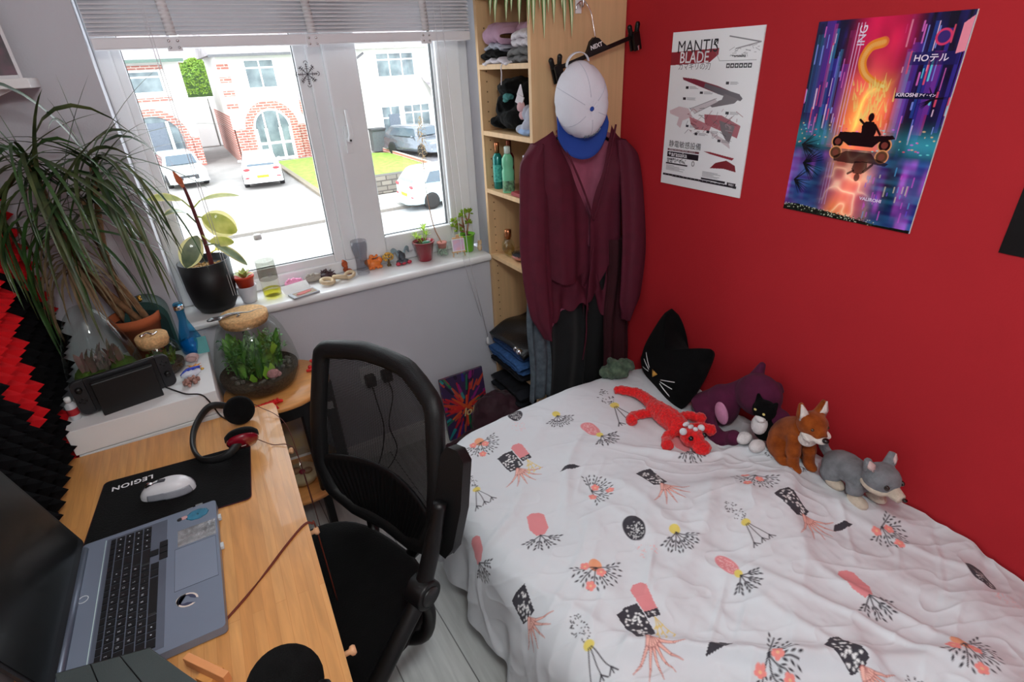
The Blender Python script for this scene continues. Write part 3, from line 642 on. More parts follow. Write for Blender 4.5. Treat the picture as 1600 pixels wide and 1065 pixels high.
for k in range(5):
    a = k * 2 * pi / 5 + 0.4; d_ = Vector((math.cos(a), math.sin(a), 0)); m = MB(); m.tube([O + Vector((0, 0, 0.10)), O + d_ * 0.27 + Vector((0, 0, 0.075))], [0.024, 0.014]); m.build('base_leg', M_black, ch, world=True)
    c = O + d_ * 0.27 + Vector((0, 0, 0.025)); tt = Vector((-d_.y, d_.x, 0)); m = MB()
    m.tube([c - d_ * 0.018, c - d_ * 0.004], 0.0245, 16); m.tube([c + d_ * 0.004, c + d_ * 0.018], 0.0245, 16); m.tube([c + Vector((0, 0, 0.01)), c + Vector((0, 0, 0.055))], 0.007, 8); m.build('castor', M_black, ch, world=True)

# ================================================================ ROUND SIDE TABLE
TC = (0.092, 1.922); TZ = 0.628; TR = 0.185
tb = thing('side_table', 'round bamboo side table with black frame under the sill', 'table', (TC[0], TC[1], 0))
for z, nm in ((TZ, 'tabletop'), (0.20, 'lower_shelf')):
    m = MB(); m.lathe([(TR - 0.004, z - 0.018), (TR, z - 0.014), (TR, z - 0.004), (TR - 0.004, z)], 56, (TC[0], TC[1], 0)); m.build(nm, M_bamb2, tb, world=True)
for k in range(3):
    a = R(-90 + 20 + 120 * k); x, y = TC[0] + 0.155 * math.cos(a), TC[1] + 0.155 * math.sin(a); m = MB(); m.box((x, y, TZ / 2 - 0.01), (0.03, 0.018, TZ - 0.021), (0, 0, a + pi / 2)); m.build('leg', M_black, tb, world=True, bevel=0.003)
m = MB()
for k in range(48):
    a = 2 * pi * k / 48; m.box((TC[0] + 0.16 * math.cos(a), TC[1] + 0.16 * math.sin(a), TZ - 0.045), (0.024, 0.012, 0.05), (0, 0, a + pi / 2))
m.build('rim', M_black, tb, world=True)
# ================================================================ ACOUSTIC FOAM
FM = ['RRRRRRRRRRRRRRRRRR', 'RRKKKKRRRRRRRRRRRR', 'RRRKKKKRRRRRRRRRRR', 'KKRKKKKKRRRRRRRRRR', 'KRRRKKKKKRRRRRRRRR', 'RRRRKKKKRRRRRRRRRR',
      'RRRRRKKRRRRRRRRRRR', 'RRRRRRKRRRRRRRRRKK', 'RRRRKKRRRRRRRRRKKK', 'RRRKKKKRRRRRRRKKKK', 'RRKKKKKKRRRRRKKKKK', 'RKKKKKKKKRRRRKKKKK',
      'KKKKKKKKKRRRKKKKKK', 'KKKKKKKKKKRRKKKKKK', '..KKKKKKKKKKKKKKKK', '.......RKKKKKKKKKK', '.......RRKKKKKKKKK', '.......RRRKKKKKKKK']
M_foamR = mat('red acoustic foam', (206, 26, 34), 0.95, var=0.08, vs=30, bump=0.3, bs=400, spec=0.15)
M_foamK = mat('black acoustic foam', (15, 15, 17), 0.98, var=0.25, vs=30, bump=0.3, bs=400, spec=0.1)
rown = ['top row', 'middle row', 'bottom row']; coln = ['next to the window wall', 'second from the window wall', 'behind the laptop screen']
for pr in range(3):
    for pc in range(3):
        m = MB(); m.sm = False; k = 0
        y1 = 2.106 - 0.3 * pc; z1 = 1.60 - 0.3 * pr
        for i in range(6):
            for j in range(6):
                chh = FM[pr * 6 + i][pc * 6 + j]
                if chh == '.': continue
                m.mi = 0 if chh == 'R' else 1; k += 1
                ya, yb = y1 - 0.05 * j - 0.0005, y1 - 0.05 * j - 0.0495; za, zb = z1 - 0.05 * i, z1 - 0.05 * i - 0.05; x = XL + 0.001; xb = x + 0.010
                vs = [(x, ya, za), (x, yb, za), (x, yb, zb), (x, ya, zb), (xb, ya, za), (xb, yb, za), (xb, yb, zb), (xb, ya, zb), (x + 0.052, (ya + yb) / 2, (za + zb) / 2)]
                m.add(vs, [(0, 3, 2, 1), (0, 1, 5, 4), (1, 2, 6, 5), (2, 3, 7, 6), (3, 0, 4, 7), (4, 5, 8), (5, 6, 8), (6, 7, 8), (7, 4, 8)], False)
        if k < 3: continue
        o = m.build('foam_panel', [M_foamR, M_foamK]); tag(o, 'spiked red and black foam panel, %s, %s' % (rown[pr], coln[pc]), 'foam panel', 'acoustic foam panels on the left wall')

# ================================================================ SMALL WALL SHELF + FRAME, top left
ws = thing('wall_shelf', 'short white wall shelf high in the left corner', 'shelf', (-0.39, 2.03, 1.66))
m = MB(); m.b2((XL, 1.94, 1.648), (-0.268, 2.105, 1.672)); m.build('board', M_white, ws, world=True, bevel=0.002)
m = MB(); m.M = TM((0, 1.99, 0)); m.add([(XL, 0, 1.648), (-0.31, 0, 1.648), (XL, 0, 1.57), (XL, 0.018, 1.648), (-0.31, 0.018, 1.648), (XL, 0.018, 1.57)], [(0, 2, 1), (3, 4, 5), (0, 1, 4, 3), (1, 2, 5, 4), (2, 0, 3, 5)], False); m.build('shadow_wedge', M_white, ws, world=True)  # wedge modelled in the shape of the shelf's shadow on the wall
pf = thing('picture_frame', 'dark framed picture standing on the high corner shelf', 'picture frame', (-0.36, 2.0, 1.672), (R(-8), 0, R(12)))
m = MB(); framebox(m, -0.075, 0.075, 0.0, 0.19, (0.008,) * 4, 0, 0.014); m.build('frame', mat('white frame', (225, 222, 226), 0.5), pf, bevel=0.001)
m = MB(); m.b2((-0.068, 0.004, 0.007), (0.068, 0.012, 0.183)); m.build('picture', mat('dark print', (40, 28, 38), 0.4, col2=(90, 30, 60), var=0.3, vs=20), pf)

# ================================================================ POSTERS
def poster(name, label, y0, y1, z0, z1, base, draw, cat='poster', d=0.001):
    nx, ny = int((y0 - y1) / d) + 1, int((z1 - z0) / d) + 1
    c = Canvas(0, 0, nx, ny, d, base); draw(c, (nx - 1) * d, (ny - 1) * d)
    t = thing(name, label, cat, (XR - 0.004, (y0 + y1) / 2, z0))
    m = MB(); m.b2((XR - 0.0045, y1, z0), (XR - 0.0005, y0, z1)); m.build('backing', mat('poster board', (230, 230, 230), 0.6), t, world=True)
    X = np.full(c.X.shape, -0.0012); Y = (y0 - y1) / 2 - c.X; Z = c.Y
    return t, c, (X, Y, Z)
def finish(t, c, G, rough):
    am = attr_mat(t.name + ' print', rough, 0.0)
    o = np_mesh('artwork', G[0], G[1], G[2], c.A, am, t); return o
PY0, PY1 = 1.478, 1.128
def draw1(c, W, H):
    G = (120, 118, 122); RD = (150, 32, 48); PKK = (196, 128, 136); INK = (38, 32, 40)
    r = random.Random(4)
    def P(u, v): return (u * W, (1 - v) * H)
    c.poly([P(0.0, .12), P(.56, .108), P(.56, .145), P(.47, .188), P(.0, .20)], RD)
    # technical arm drawing: blade, forearm, sleeve (plain mechanical shapes)
    c.poly([P(.17, .275), P(.33, .285), P(.60, .325), P(.84, .375), P(.86, .40), P(.62, .375), P(.36, .325), P(.18, .29)], (130, 40, 60))
    c.poly([P(.45, .31), P(.84, .37), P(.88, .395), P(.86, .41), P(.62, .375), P(.44, .335)], (105, 98, 104))
    c.poly([P(.68, .37), P(.84, .40), P(.80, .425), P(.56, .455), P(.52, .44), P(.66, .405)], (120, 112, 116))
    c.poly([P(.30, .47), P(.58, .40), P(.62, .42), P(.36, .50)], (214, 204, 208)); c.line(P(.30, .47), P(.6, .40), .0008, G); c.line(P(.36, .5), P(.62, .42), .0008, G)
    c.poly([P(.04, .49), P(.16, .46), P(.28, .47), P(.34, .52), P(.22, .55), P(.2, .60), P(.15, .58), P(.17, .53), P(.05, .51)], (220, 196, 200))
    c.poly([P(.3, .52), P(.42, .54), P(.58, .57), P(.56, .60), P(.40, .60), P(.33, .57)], PKK)
    c.poly([P(.48, .50), P(.68, .50), P(.90, .555), P(.88, .63), P(.72, .60), P(.50, .56)], (176, 96, 106)); c.poly([P(.66, .53), P(.84, .56), P(.80, .68), P(.70, .60)], (120, 108, 112)); c.poly([P(.56, .60), P(.8, .66), P(.82, .70), P(.6, .63)], (212, 198, 202))
    for k in range(60):
        u, v = r.uniform(.28, .86), r.uniform(.46, .62); c.line(P(u, v), P(u + r.uniform(-.06, .08), v + r.uniform(0, .03)), .0007, r.choice([G, RD, INK, (180, 150, 156)]))
    for u, v in ((.22, .33), (.40, .36), (.20, .40), (.68, .30), (.72, .475), (.27, .575), (.39, .62), (.53, .60), (.67, .65)):
        c.poly([P(u, v), P(u + .035, v), P(u + .035, v + .016), P(u, v + .016)], INK)
        for q in range(3): c.line(P(u + .05, v + .002 + q * .006), P(u + .05 + r.uniform(.06, .11), v + .002 + q * .006), .0006, (130, 128, 132))
    # small line drawing, top right
    for k in range(26): u, v = r.uniform(.72, .96), r.uniform(.09, .16); c.line(P(u, v), P(u + r.uniform(-.05, .05), v + r.uniform(-.01, .02)), .0006, (140, 138, 142))
    c.line(P(.66, .045), P(.98, .085), .0016, (120, 118, 122)); c.line(P(.98, .085), P(.74, .115), .0016, (150, 146, 150)); c.line(P(.58, .18), P(.96, .18), .0006, G); c.line(P(.58, .18), P(.53, .13), .0006, G)
    for k in range(6): c.poly([P(.66 + k * .045, .195), P(.70 + k * .045, .195), P(.70 + k * .045, .222), P(.66 + k * .045, .222)], INK); c.ell(P(.68 + k * .045, .209)[0], P(.68 + k * .045, .209)[1], .0035, .003, 0, (235, 235, 235))
    # lower block
    c.poly([P(.06, .745), P(.47, .745), P(.47, .76), P(.06, .76)], (110, 50, 60)); c.poly([P(.06, .765), P(.47, .765), P(.47, .805), P(.06, .805)], INK)
    c.poly([P(.05, .845), P(.34, .845), P(.34, .855), P(.05, .855)], INK)
    for k in range(9): c.line(P(.06, .865 + (k % 5) * .008), P(.06 + r.uniform(.1, .26), .865 + (k % 5) * .008), .0006, G); c.line(P(.54, .87 + (k % 5) * .008), P(.54 + r.uniform(.1, .22), .87 + (k % 5) * .008), .0006, G)
    for k in range(40): u = .07 + r.uniform(0, .25); v = .812 + r.uniform(0, .025); c.line(P(u, v), P(u + .012, v + r.uniform(-.006, .006)), .0008, INK)
    c.ell(*P(.41, .83), .007, .009, 0, G); c.ell(*P(.41, .83), .0045, .006, 0, (232, 232, 234))
    c.poly([P(.52, .735), P(.60, .735), P(.88, .755), P(.86, .77), P(.60, .748)], RD); c.poly([P(.68, .80), P(.80, .775), P(.90, .80), P(.92, .84), P(.78, .83), P(.62, .84)], (132, 30, 42))
    c.poly([P(.02, .925), P(.95, .93), P(.95, .945), P(.02, .94)], INK); c.poly([P(.53, .91), P(.82, .912), P(.82, .925), P(.53, .923)], INK); c.poly([P(.84, .912), P(.94, .913), P(.94, .94), P(.84, .94)], INK)
    for k in range(16): u = .055 + k * .05; c.ell(*P(u, .933), .0012, .001, 0, (220, 220, 220))
p1, c1, G1 = poster('poster', 'white technical drawing poster with MANTIS BLADE lettering on the red wall', PY0, PY1, 1.228, 1.717, (246, 246, 248), lambda c, W, H: draw1(c, W, H)); finish(p1, c1, G1, 0.35)
def ptext(t, body, u, v, size, material, W=0.35, H=0.489, bold=0.0, align='CENTER', rz=0, sx=1.0, dx=0.0018, spacing=1.0, flip=False):
    """letters standing on the poster face, read from the room"""
    M = Matrix.Translation((-dx, W / 2 - u * W, (1 - v) * H)) @ Matrix(((0, 0, -1, 0), (-1, 0, 0, 0), (0, 1, 0, 0), (0, 0, 0, 1))) @ Matrix.Rotation(rz, 4, 'Z') @ Matrix.Diagonal((sx, -1 if flip else 1, 1, 1))
    m = MB(); m.text(body, size, M, bold=bold, align=align, spacing=spacing); return m
INKM = mat('black print ink', (30, 26, 34), 0.5); WHM = mat('white print ink', (240, 238, 240), 0.5)
for b, u, v, s, mt, bd_, al, sx in (('MANTIS', .07, .095, .052, INKM, 0.0, 'LEFT', .92), ('BLADE', .11, .158, .047, WHM, 0.0004, 'LEFT', .88), ('カマキリの刃', .10, .212, .023, mat('grey print ink', (110, 100, 106), 0.5), 0, 'LEFT', 1.0),
                             ('静電敏感設備', .07, .715, .0245, INKM, 0, 'LEFT', 1.0), ('SENSITIVE ELECTRONIC DEVICE', .08, .752, .0086, WHM, 0, 'LEFT', .98), ('+arasaka', .075, .783, .0225, WHM, 0.0003, 'LEFT', 1.1),
                             ('+arasaka', .78, .155, .011, INKM, 0.0002, 'CENTER', 1.3), ('9021', .89, .926, .009, WHM, 0.0002, 'CENTER', 1.2), ('↗', .52, .07, .03, INKM, 0.0006, 'CENTER', 1.0), ('静電防止\n専用', .06, .83, .009, INKM, 0, 'LEFT', 1.6)):
    ptext(p1, b, u, v, s, mt, bold=bd_, align=al, sx=sx).build('lettering', mt, p1)
def draw2(c, W, H):
    U = c.X / W; V = 1 - c.Y / H; r = random.Random(9)
    def P(u, v): return (u * W, (1 - v) * H)
    def C(col): return np.array(lin(col)[:3])
    n1 = vnoise(U * 9 + 2, V * 5 + 1, 51); n2 = vnoise(U * 40 + 2, V * 12 + 1, 52)
    A = C((16, 14, 44)) * (0.5 + n1[..., None]) + C((40, 36, 120)) * (n2[..., None] ** 2) * .6
    c.A[:] = A
    # towers and vertical lights
    cols = [(70, 60, 190), (120, 60, 200), (40, 90, 200), (30, 26, 80), (16, 12, 40), (200, 60, 160), (60, 150, 210)]
    for k in range(34):
        u = r.choice([r.uniform(0, .28), r.uniform(.66, 1)]); wv = r.uniform(.02, .07); v0 = r.uniform(0, .3); v1 = r.uniform(.4, .62)
        c.poly([P(u, v0), P(u + wv, v0), P(u + wv, v1), P(u, v1)], r.choice(cols), .45)
    for k in range(60):
        u = r.choice([r.uniform(0, .28), r.uniform(.62, 1)]); v0 = r.uniform(.02, .5); L_ = r.uniform(.02, .12); c.line(P(u, v0), P(u, v0 + L_), r.uniform(.0006, .0022), r.choice([(240, 120, 220), (140, 160, 255), (110, 230, 250), (255, 220, 250), (250, 90, 120)]), a=.8)
    # central glowing column
    k = np.exp(-((U - .49) / .19) ** 4)[..., None]; top = np.clip(1 - V / .62, 0, 1)[..., None]
    glow = C((226, 26, 84)) * (.6 + .7 * vnoise(U * 12, V * 10, 53)[..., None]) + C((255, 120, 30)) * (np.clip((V - .22) / .3, 0, 1) * (V < .64))[..., None] * 1.0
    fl = ridge(U * 9 + vnoise(U * 6, V * 6, 54), V * 6 + U * 3, 55)[..., None] ** 2
    glow = glow + C((255, 226, 90)) * (fl + .25) * np.exp(-((V - .43) / .16) ** 2)[..., None] * 1.5 * np.exp(-((U - .47) / .14) ** 2)[..., None]
    ref = C((246, 130, 60)) * (.5 + .9 * fl) + C((250, 236, 190)) * ridge(U * 14 + vnoise(U * 9, V * 9, 61), V * 16, 62)[..., None] ** 2 * .9 + C((200, 60, 150)) * vnoise(U * 10, V * 6, 63)[..., None] * .6
    glow = np.where((V < .62)[..., None], glow, ref * np.exp(-((V - .85) / .22) ** 2)[..., None])
    c.A[:] = c.A * (1 - k) + glow * k
    for u in (.30, .322, .345): c.line(P(u, .02), P(u + .0, .62), .0009, (255, 200, 250), a=.85); c.line(P(u, .70), P(u, .93), .001, (240, 190, 240), a=.7)
    # plain curved flame swirl
    pts = spline([(.50, .11, 0), (.42, .13, 0), (.385, .19, 0), (.42, .25, 0), (.5, .29, 0), (.57, .31, 0)], 8)
    for i in range(len(pts) - 1): q = i / len(pts); c.line(P(pts[i].x, pts[i].y), P(pts[i + 1].x, pts[i + 1].y), .012 * (1 - .4 * q), (255, 150, 40), a=.55); c.line(P(pts[i].x, pts[i].y), P(pts[i + 1].x, pts[i + 1].y), .006 * (1 - .4 * q), (255, 232, 150), a=.8)
    for k_ in range(90): u = r.gauss(.5, .07); v = r.uniform(.3, .5); c.line(P(u, v), P(u + r.uniform(-.02, .02), v - r.uniform(.02, .06)), .0022, (255, 236, 130), .0004, a=.6)
    # street level teal haze and water
    hz = np.exp(-((V - .57) / .06) ** 2)[..., None] * .6; c.A[:] = c.A * (1 - hz * (1 - k * .6)) + C((60, 170, 190)) * hz * (1 - k * .7) * (.5 + n1[..., None])
    low = np.clip((V - .63) / .03, 0, 1)[..., None] * (1 - k)
    c.A[:] = c.A * (1 - low) + (C((50, 50, 150)) * n1[..., None] + C((40, 120, 150)) * vnoise(U * 7, V * 50, 56)[..., None] * .7 + C((190, 70, 190)) * (vnoise(U * 22, V * 8, 57)[..., None] ** 3)) * low
    for k_ in range(70): u, v = r.uniform(0, 1), r.uniform(.5, .62); c.ell(*P(u, v), r.uniform(.001, .004), .0016, 0, r.choice([(255, 90, 120), (255, 220, 160), (120, 240, 240), (230, 120, 250)]), .8)
    # dark rider on a generic motorbike, and its reflection
    for s in (1, -1):
        f_ = lambda u, v: P(u, .615 + s * (v - .615) * (1 if s > 0 else .9)); dk = (26, 8, 14); a_ = 1 if s > 0 else .85
        for u in (.34, .68): q = f_(u, .585); c.ell(q[0], q[1], .017, .017, 0, (250, 170, 110), a_); c.ell(q[0], q[1], .014, .014, 0, dk, a_); c.ell(q[0], q[1], .008, .008, 0, (150, 70, 60), a_ * .7)
        c.poly([f_(.34, .535), f_(.48, .53), f_(.56, .545), f_(.72, .535), f_(.74, .55), f_(.64, .57), f_(.60, .60), f_(.42, .60), f_(.33, .56)], dk, a_)
        c.poly([f_(.50, .545), f_(.49, .50), f_(.51, .475), f_(.57, .475), f_(.60, .52), f_(.59, .55)], dk, a_); q = f_(.542, .455); c.ell(q[0], q[1], .0075, .0105, 0, dk, a_)
        c.line(f_(.505, .49), f_(.47, .47), .003, dk, a=a_); c.line(f_(.58, .49), f_(.63, .535), .003, dk, a=a_)
    # palm shadows, bright sign plates
    for cx_, cy_, n, ln in ((.06, .62, 16, .15), (.10, .72, 18, .17), (.05, .82, 12, .14), (.90, .36, 12, .09)):
        for k_ in range(n): a = r.uniform(-1.2, 1.2) if cx_ < .5 else r.uniform(0, 6.28); c.line(P(cx_, cy_), P(cx_ + ln * math.cos(a), cy_ + ln * .6 * math.sin(a)), .0018, (8, 12, 26), .0004)
    c.poly([P(.70, .16), P(.98, .16), P(.98, .215), P(.70, .215)], (26, 26, 96), .8); c.poly([P(.66, .335), P(.90, .335), P(.90, .362), P(.66, .362)], (14, 24, 60)); c.ell(*P(.86, .10), .017, .017, 0, (230, 60, 110)); c.ell(*P(.86, .10), .0125, .0125, 0, (60, 40, 120)); c.poly([P(.95, .05), P(1.0, .02), P(1.0, .16), P(.95, .17)], (250, 150, 170))
    c.poly([P(0, .97), P(.1, .955), P(.3, .965), P(.55, .975), P(.75, .99), P(1, .985), P(1, 1.01), P(0, 1.01)], (20, 24, 20))
    for k_ in range(220): u = r.uniform(0, .75); c.ell(*P(u, .965 + .02 * u + r.uniform(-.01, .02)), .0014, .0012, 0, r.choice([(20, 30, 18), (220, 225, 200), (70, 90, 60)]))
    for k_ in range(30): u, v = r.uniform(.62, .95), r.uniform(.66, .95); c.line(P(u, v), P(u, v + r.uniform(.01, .05)), .0016, r.choice([(90, 180, 240), (230, 100, 230), (240, 230, 200), (120, 90, 240)]), a=.55)
p2, c2_, G2 = poster('poster', 'glossy purple and orange neon city night poster, right of the white poster', 0.969, 0.618, 1.226, 1.713, (20, 20, 50), lambda c, W, H: draw2(c, W, H)); finish(p2, c2_, G2, 0.22)
NE = mat('pale neon print ink', (240, 225, 250), 0.4)
for b, u, v, s, sx, rz, fl in (('HOテル', .82, .19, .0185, 1.1, 0, False), ('KIROSHI', .735, .348, .0112, 1.15, 0, False), ('アイ・イン', .86, .348, .007, 1, 0, False), ('ING', .345, .08, .026, 1, R(90), False), ('VALIROHI', .68, .865, .0115, 1.1, 0, False)):
    ptext(p2, b, u, v, s, NE, sx=sx, rz=rz, bold=0.0003).build('lettering', NE, p2)
p3 = thing('poster', 'black edged poster cut off by the right edge of the view', 'poster', (XR - 0.004, 0.26, 1.226))
m = MB(); m.b2((XR - 0.005, 0.08, 1.226), (XR - 0.0005, 0.432, 1.71)); m.build('backing', mat('black poster', (14, 14, 16), 0.35), p3, world=True)

# ================================================================ LAPTOP
la = thing('laptop', 'open grey laptop with black keys and stickers on the desk', 'laptop', (-0.281, 1.018, DZ), (0, 0, R(-2.2)))
# local axes: x towards the user (right), y along the key rows (left hand side of the keyboard is -y)
M_lap = mat('blue grey aluminium', (122, 132, 150), 0.42, metal=0.15, var=0.03)
HW, HD, TH = 0.186, 0.131, 0.018
m = MB(); m.prism([(p[0], p[1]) for p in rrect(2 * HD, 2 * HW, 0.008)], 0.004, 0.004 + TH); m.build('base', M_lap, la, bevel=0.0015)
m = MB(); m.b2((-HD + 0.047, -HW + 0.012, TH + 0.0035), (HD - 0.1, HW - 0.012, TH + 0.0044)); m.build('key_tray', mat('dark keyboard well', (88, 94, 108), 0.5), la)
m = MB()
for fx in (-0.12, 0.12):
    for fy_ in (-0.16, 0.16): m.lathe([(0.008, 0.0), (0.008, 0.0045)], 12, (fx * 0.95, fy_, 0))
m.build('rubber_feet', M_black, la)
mk = mat('black keycap', (20, 21, 24), 0.5, var=0.05); mg = mat('key legend', (200, 205, 215), 0.5)
m = MB(); kx0 = -HD + 0.054; zt = TH + 0.0046
rows_ = [(0.0105, [1] * 20), (0.0165, [1] * 13 + [1.9] + [1] * 4), (0.0165, [1.5] + [1] * 12 + [1.4] + [1] * 4), (0.0165, [1.8] + [1] * 11 + [2.1] + [1] * 4), (0.0165, [1.3] + [1] * 11 + [2.6] + [1] * 4), (0.0165, [1.2, 1, 1, 1.1, 5.6, 1.1, 1.1])]
xx = kx0; letters = MB()
LEG = ['', '1234567890-=', 'QWERTYUIOP[]', 'ASDFGHJKL;#', '\\ZXCVBNM,./', '']
for ri, (dh, ks) in enumerate(rows_):
    tot = sum(ks); W_ = 0.336 if ri < 5 else 0.215; unit = W_ / tot; yy = -HW + 0.018
    for ki, kw in enumerate(ks):
        m.M = TM((xx + dh / 2, yy + kw * unit / 2, zt)); w2, h2 = kw * unit - 0.0022, dh - 0.0018
        m.add([(sx * h2 / 2 * q, sy * w2 / 2 * q, z) for q, z in ((1, 0), (0.93, 0.0019)) for sx, sy in ((-1, -1), (1, -1), (1, 1), (-1, 1))], [(4, 5, 6, 7), (0, 1, 5, 4), (1, 2, 6, 5), (2, 3, 7, 6), (3, 0, 4, 7)], False)
        txt = LEG[ri][ki - (1 if ri >= 2 else 0):ki - (1 if ri >= 2 else 0) + 1] if 0 <= ki - (1 if ri >= 2 else 0) < len(LEG[ri]) else ''
        if txt: letters.text(txt, 0.0062, Matrix(((0, -1, 0, xx + dh / 2 - 0.001), (1, 0, 0, yy + kw * unit / 2 - 0.002), (0, 0, 1, zt + 0.0021), (0, 0, 0, 1))))
        elif ri and kw <= 1.0: letters.M = TM((xx + dh / 2, yy + kw * unit / 2, zt + 0.002)); letters.box((0, 0, 0), (0.0025, 0.0022, 0.0002)); letters.M = None
        yy += kw * unit
    xx += dh + 0.0005
for ax2, ay2, dx2, dy2 in ((0.0, 0, 0, 0), (1, -1, 0, 0), (1, 0, 0, 0), (1, 1, 0, 0)):
    m.M = TM((xx - 0.0165 + 0.006 + ax2 * 0.0172, -HW + 0.018 + 0.245 + ay2 * 0.0185, zt)); m.box((0, 0, 0.001), (0.0152, 0.0162, 0.0018))
m.M = None; m.build('keyboard', mk, la, label='black keyboard with white legends').name = 'keyboard'
letters.build('key_legends', mg, la)
m = MB(); framebox(m, 0, 1, 0, 1, (0, 0, 0, 0), 0, 0) if False else None
m.b2((HD - 0.084, -0.055, TH + 0.0035), (HD - 0.006, 0.063, TH + 0.0042)); m.build('touchpad', mat('touchpad', (132, 142, 160), 0.35, metal=0.1, var=0.02), la)
m = MB()
for a, b in (((HD - 0.0845, -0.0555), (HD - 0.084, 0.0635)), ((HD - 0.006, -0.0555), (HD - 0.0055, 0.0635)), ((HD - 0.0845, -0.0555), (HD - 0.0055, -0.055)), ((HD - 0.0845, 0.063), (HD - 0.0055, 0.0635))): m.b2((a[0], a[1], TH + 0.004), (b[0], b[1], TH + 0.0045))
m.build('touchpad_edge', mat('edge line', (60, 66, 78), 0.5), la)
m = MB(); m.tube([(-HD + 0.02 + 0.0085 * math.cos(a), 0.0085 * math.sin(a) + 0.02, TH + 0.0046) for a in [2 * pi * i / 24 for i in range(24)]], 0.0007, 6, closed=True); m.build('power_button', mat('white ring', (220, 225, 230), 0.4), la)
m = MB(); m.tube([(-HD + 0.044, -HW + 0.012, TH + 0.004), (-HD + 0.044, HW - 0.012, TH + 0.004)], 0.0009, 6); m.build('vent_line', mat('pale edge', (190, 214, 214), 0.4), la)
m = MB(); m.tube([(-HD + 0.006, -HW + 0.02, TH + 0.006), (-HD + 0.006, HW - 0.02, TH + 0.006)], 0.0075, 12); m.build('hinge', mat('hinge grey', (92, 100, 116), 0.4, metal=0.4), la)
lid = MB(); ang = R(104)
lid.M = TM((-HD + 0.006, 0, TH + 0.008), (0, -(ang - pi / 2) - pi / 2 + pi / 2, 0))
lid.M = Matrix.Translation((-HD + 0.006, 0, TH + 0.008)) @ Matrix.Rotation(-R(14), 4, 'Y')
lid.prism([(0, 0)], 0, 0) if False else None
vsl = [(y, z) for y, z in rrect(2 * HW, 0.245, 0.008)]
lid.add([(0.0, p[0], p[1] + 0.127) for p in vsl] + [(-0.006, p[0], p[1] + 0.127) for p in vsl], [tuple(range(len(vsl))), tuple(reversed(range(len(vsl), 2 * len(vsl))))] + [(k, len(vsl) + k, len(vsl) + (k + 1) % len(vsl), (k + 1) % len(vsl)) for k in range(len(vsl))], False)
lidp = lid.build('lid', mat('dark lid bezel', (24, 25, 28), 0.5), la)
sc = MB(); sc.M = lid.M; sc.b2((0.0002, -HW + 0.008, 0.022), (0.0012, HW - 0.008, 0.243)); sc.build('screen', mat('switched off screen', (10, 12, 12), 0.3, coat=0.1, var=0.3, vs=4), lidp)
m = MB(); m.M = TM((HD - 0.045, HW - 0.03, TH + 0.0044))
for k in range(9): a = k * 0.7; m.ell((0.012 * math.cos(a) + 0.006, 0.010 * math.sin(a), 0), (0.012, 0.008, 0.0003), nu=12, nv=4)
m.mi = 1; m.ell((-0.022, 0.003, 0), (0.009, 0.006, 0.0004), nu=12, nv=4); m.mi = 2; m.ell((-0.03, 0.002, 0), (0.006, 0.006, 0.0005), nu=12, nv=4)
m.build('sticker', [mat('teal sticker', (52, 118, 146), 0.5, var=0.3, vs=60), mat('pink sticker', (206, 160, 160), 0.5), mat('dark sticker', (38, 36, 40), 0.5)], la, label='teal cat shaped sticker')
m = MB(); m.b2((HD - 0.079, HW - 0.118, TH + 0.004), (HD - 0.004, HW - 0.066, TH + 0.0046)); m.build('sticker', mat('silver foil sticker', (196, 198, 202), 0.22, metal=0.6, var=0.35, vs=55, bump=0.8, bs=50), la, label='silver foil sticker')
m = MB(); mo = [( (0.012 + 0.001) * math.cos(a), 0.016 * math.sin(a)) for a in [R(x) for x in range(-70, 251, 20)]] + [(0.009 * math.cos(a) , 0.006 + 0.011 * math.sin(a)) for a in [R(x) for x in range(230, -60, -20)]]
m.M = TM((HD - 0.062, -HW + 0.098, TH + 0.0042), (0, 0, R(60))); m.mi = 0; m.prism([(1.25 * a, 1.25 * b) for a, b in mo], 0, 0.0004); m.mi = 1; m.prism(mo, 0.0004, 0.0007)
m.build('sticker', [mat('pale sticker edge', (220, 206, 196), 0.5), mat('night blue sticker', (62, 66, 92), 0.5)], la, label='crescent moon sticker')
m = MB(); m.b2((HD - 0.045, HW, 0.008), (HD - 0.03, HW + 0.018, 0.013)); m.b2((HD - 0.062, HW, 0.008), (HD - 0.05, HW + 0.012, 0.014)); m.build('usb_dongle', mat('silver plug', (190, 192, 196), 0.3, metal=0.8), la)
m = MB()
for y in (0.032, 0.128): m.b2((HD, y, 0.004), (HD + 0.006, y + 0.014, 0.012))
m.build('front_clip', mat('pale clip', (200, 204, 208), 0.4), la)

# ================================================================ MOUSE MAT, MOUSE, HEADPHONES, MICROPHONE, FOLIO
mp_ = thing('mouse_mat', 'long black mouse mat lettered LEGION on the desk', 'mouse mat', (-0.228, 1.318, DZ), (0, 0, R(-7)))
m = MB(); m.prism(rrect(0.345, 0.235, 0.012), 0.0003, 0.003); m.build('pad', M_blackm, mp_, bevel=0.0005)
m = MB(); m.tube([(x, y, 0.0022) for x, y in rrect(0.3455, 0.2355, 0.012)], 0.0012, 6, closed=True); m.build('stitched_edge', mat('dark red stitching', (70, 20, 30), 0.9), mp_)
m = MB(); m.text('LEGION', 0.024, Matrix.Translation((-0.105, 0.083, 0.0034)) @ Matrix.Rotation(R(186), 4, 'Z'), bold=0.0006, spacing=1.1); m.build('lettering', WHM, mp_)
mo_ = thing('mouse', 'white and grey gaming mouse on the black mouse mat', 'mouse', (-0.243, 1.318, DZ + 0.003), (0, 0, R(-16)))
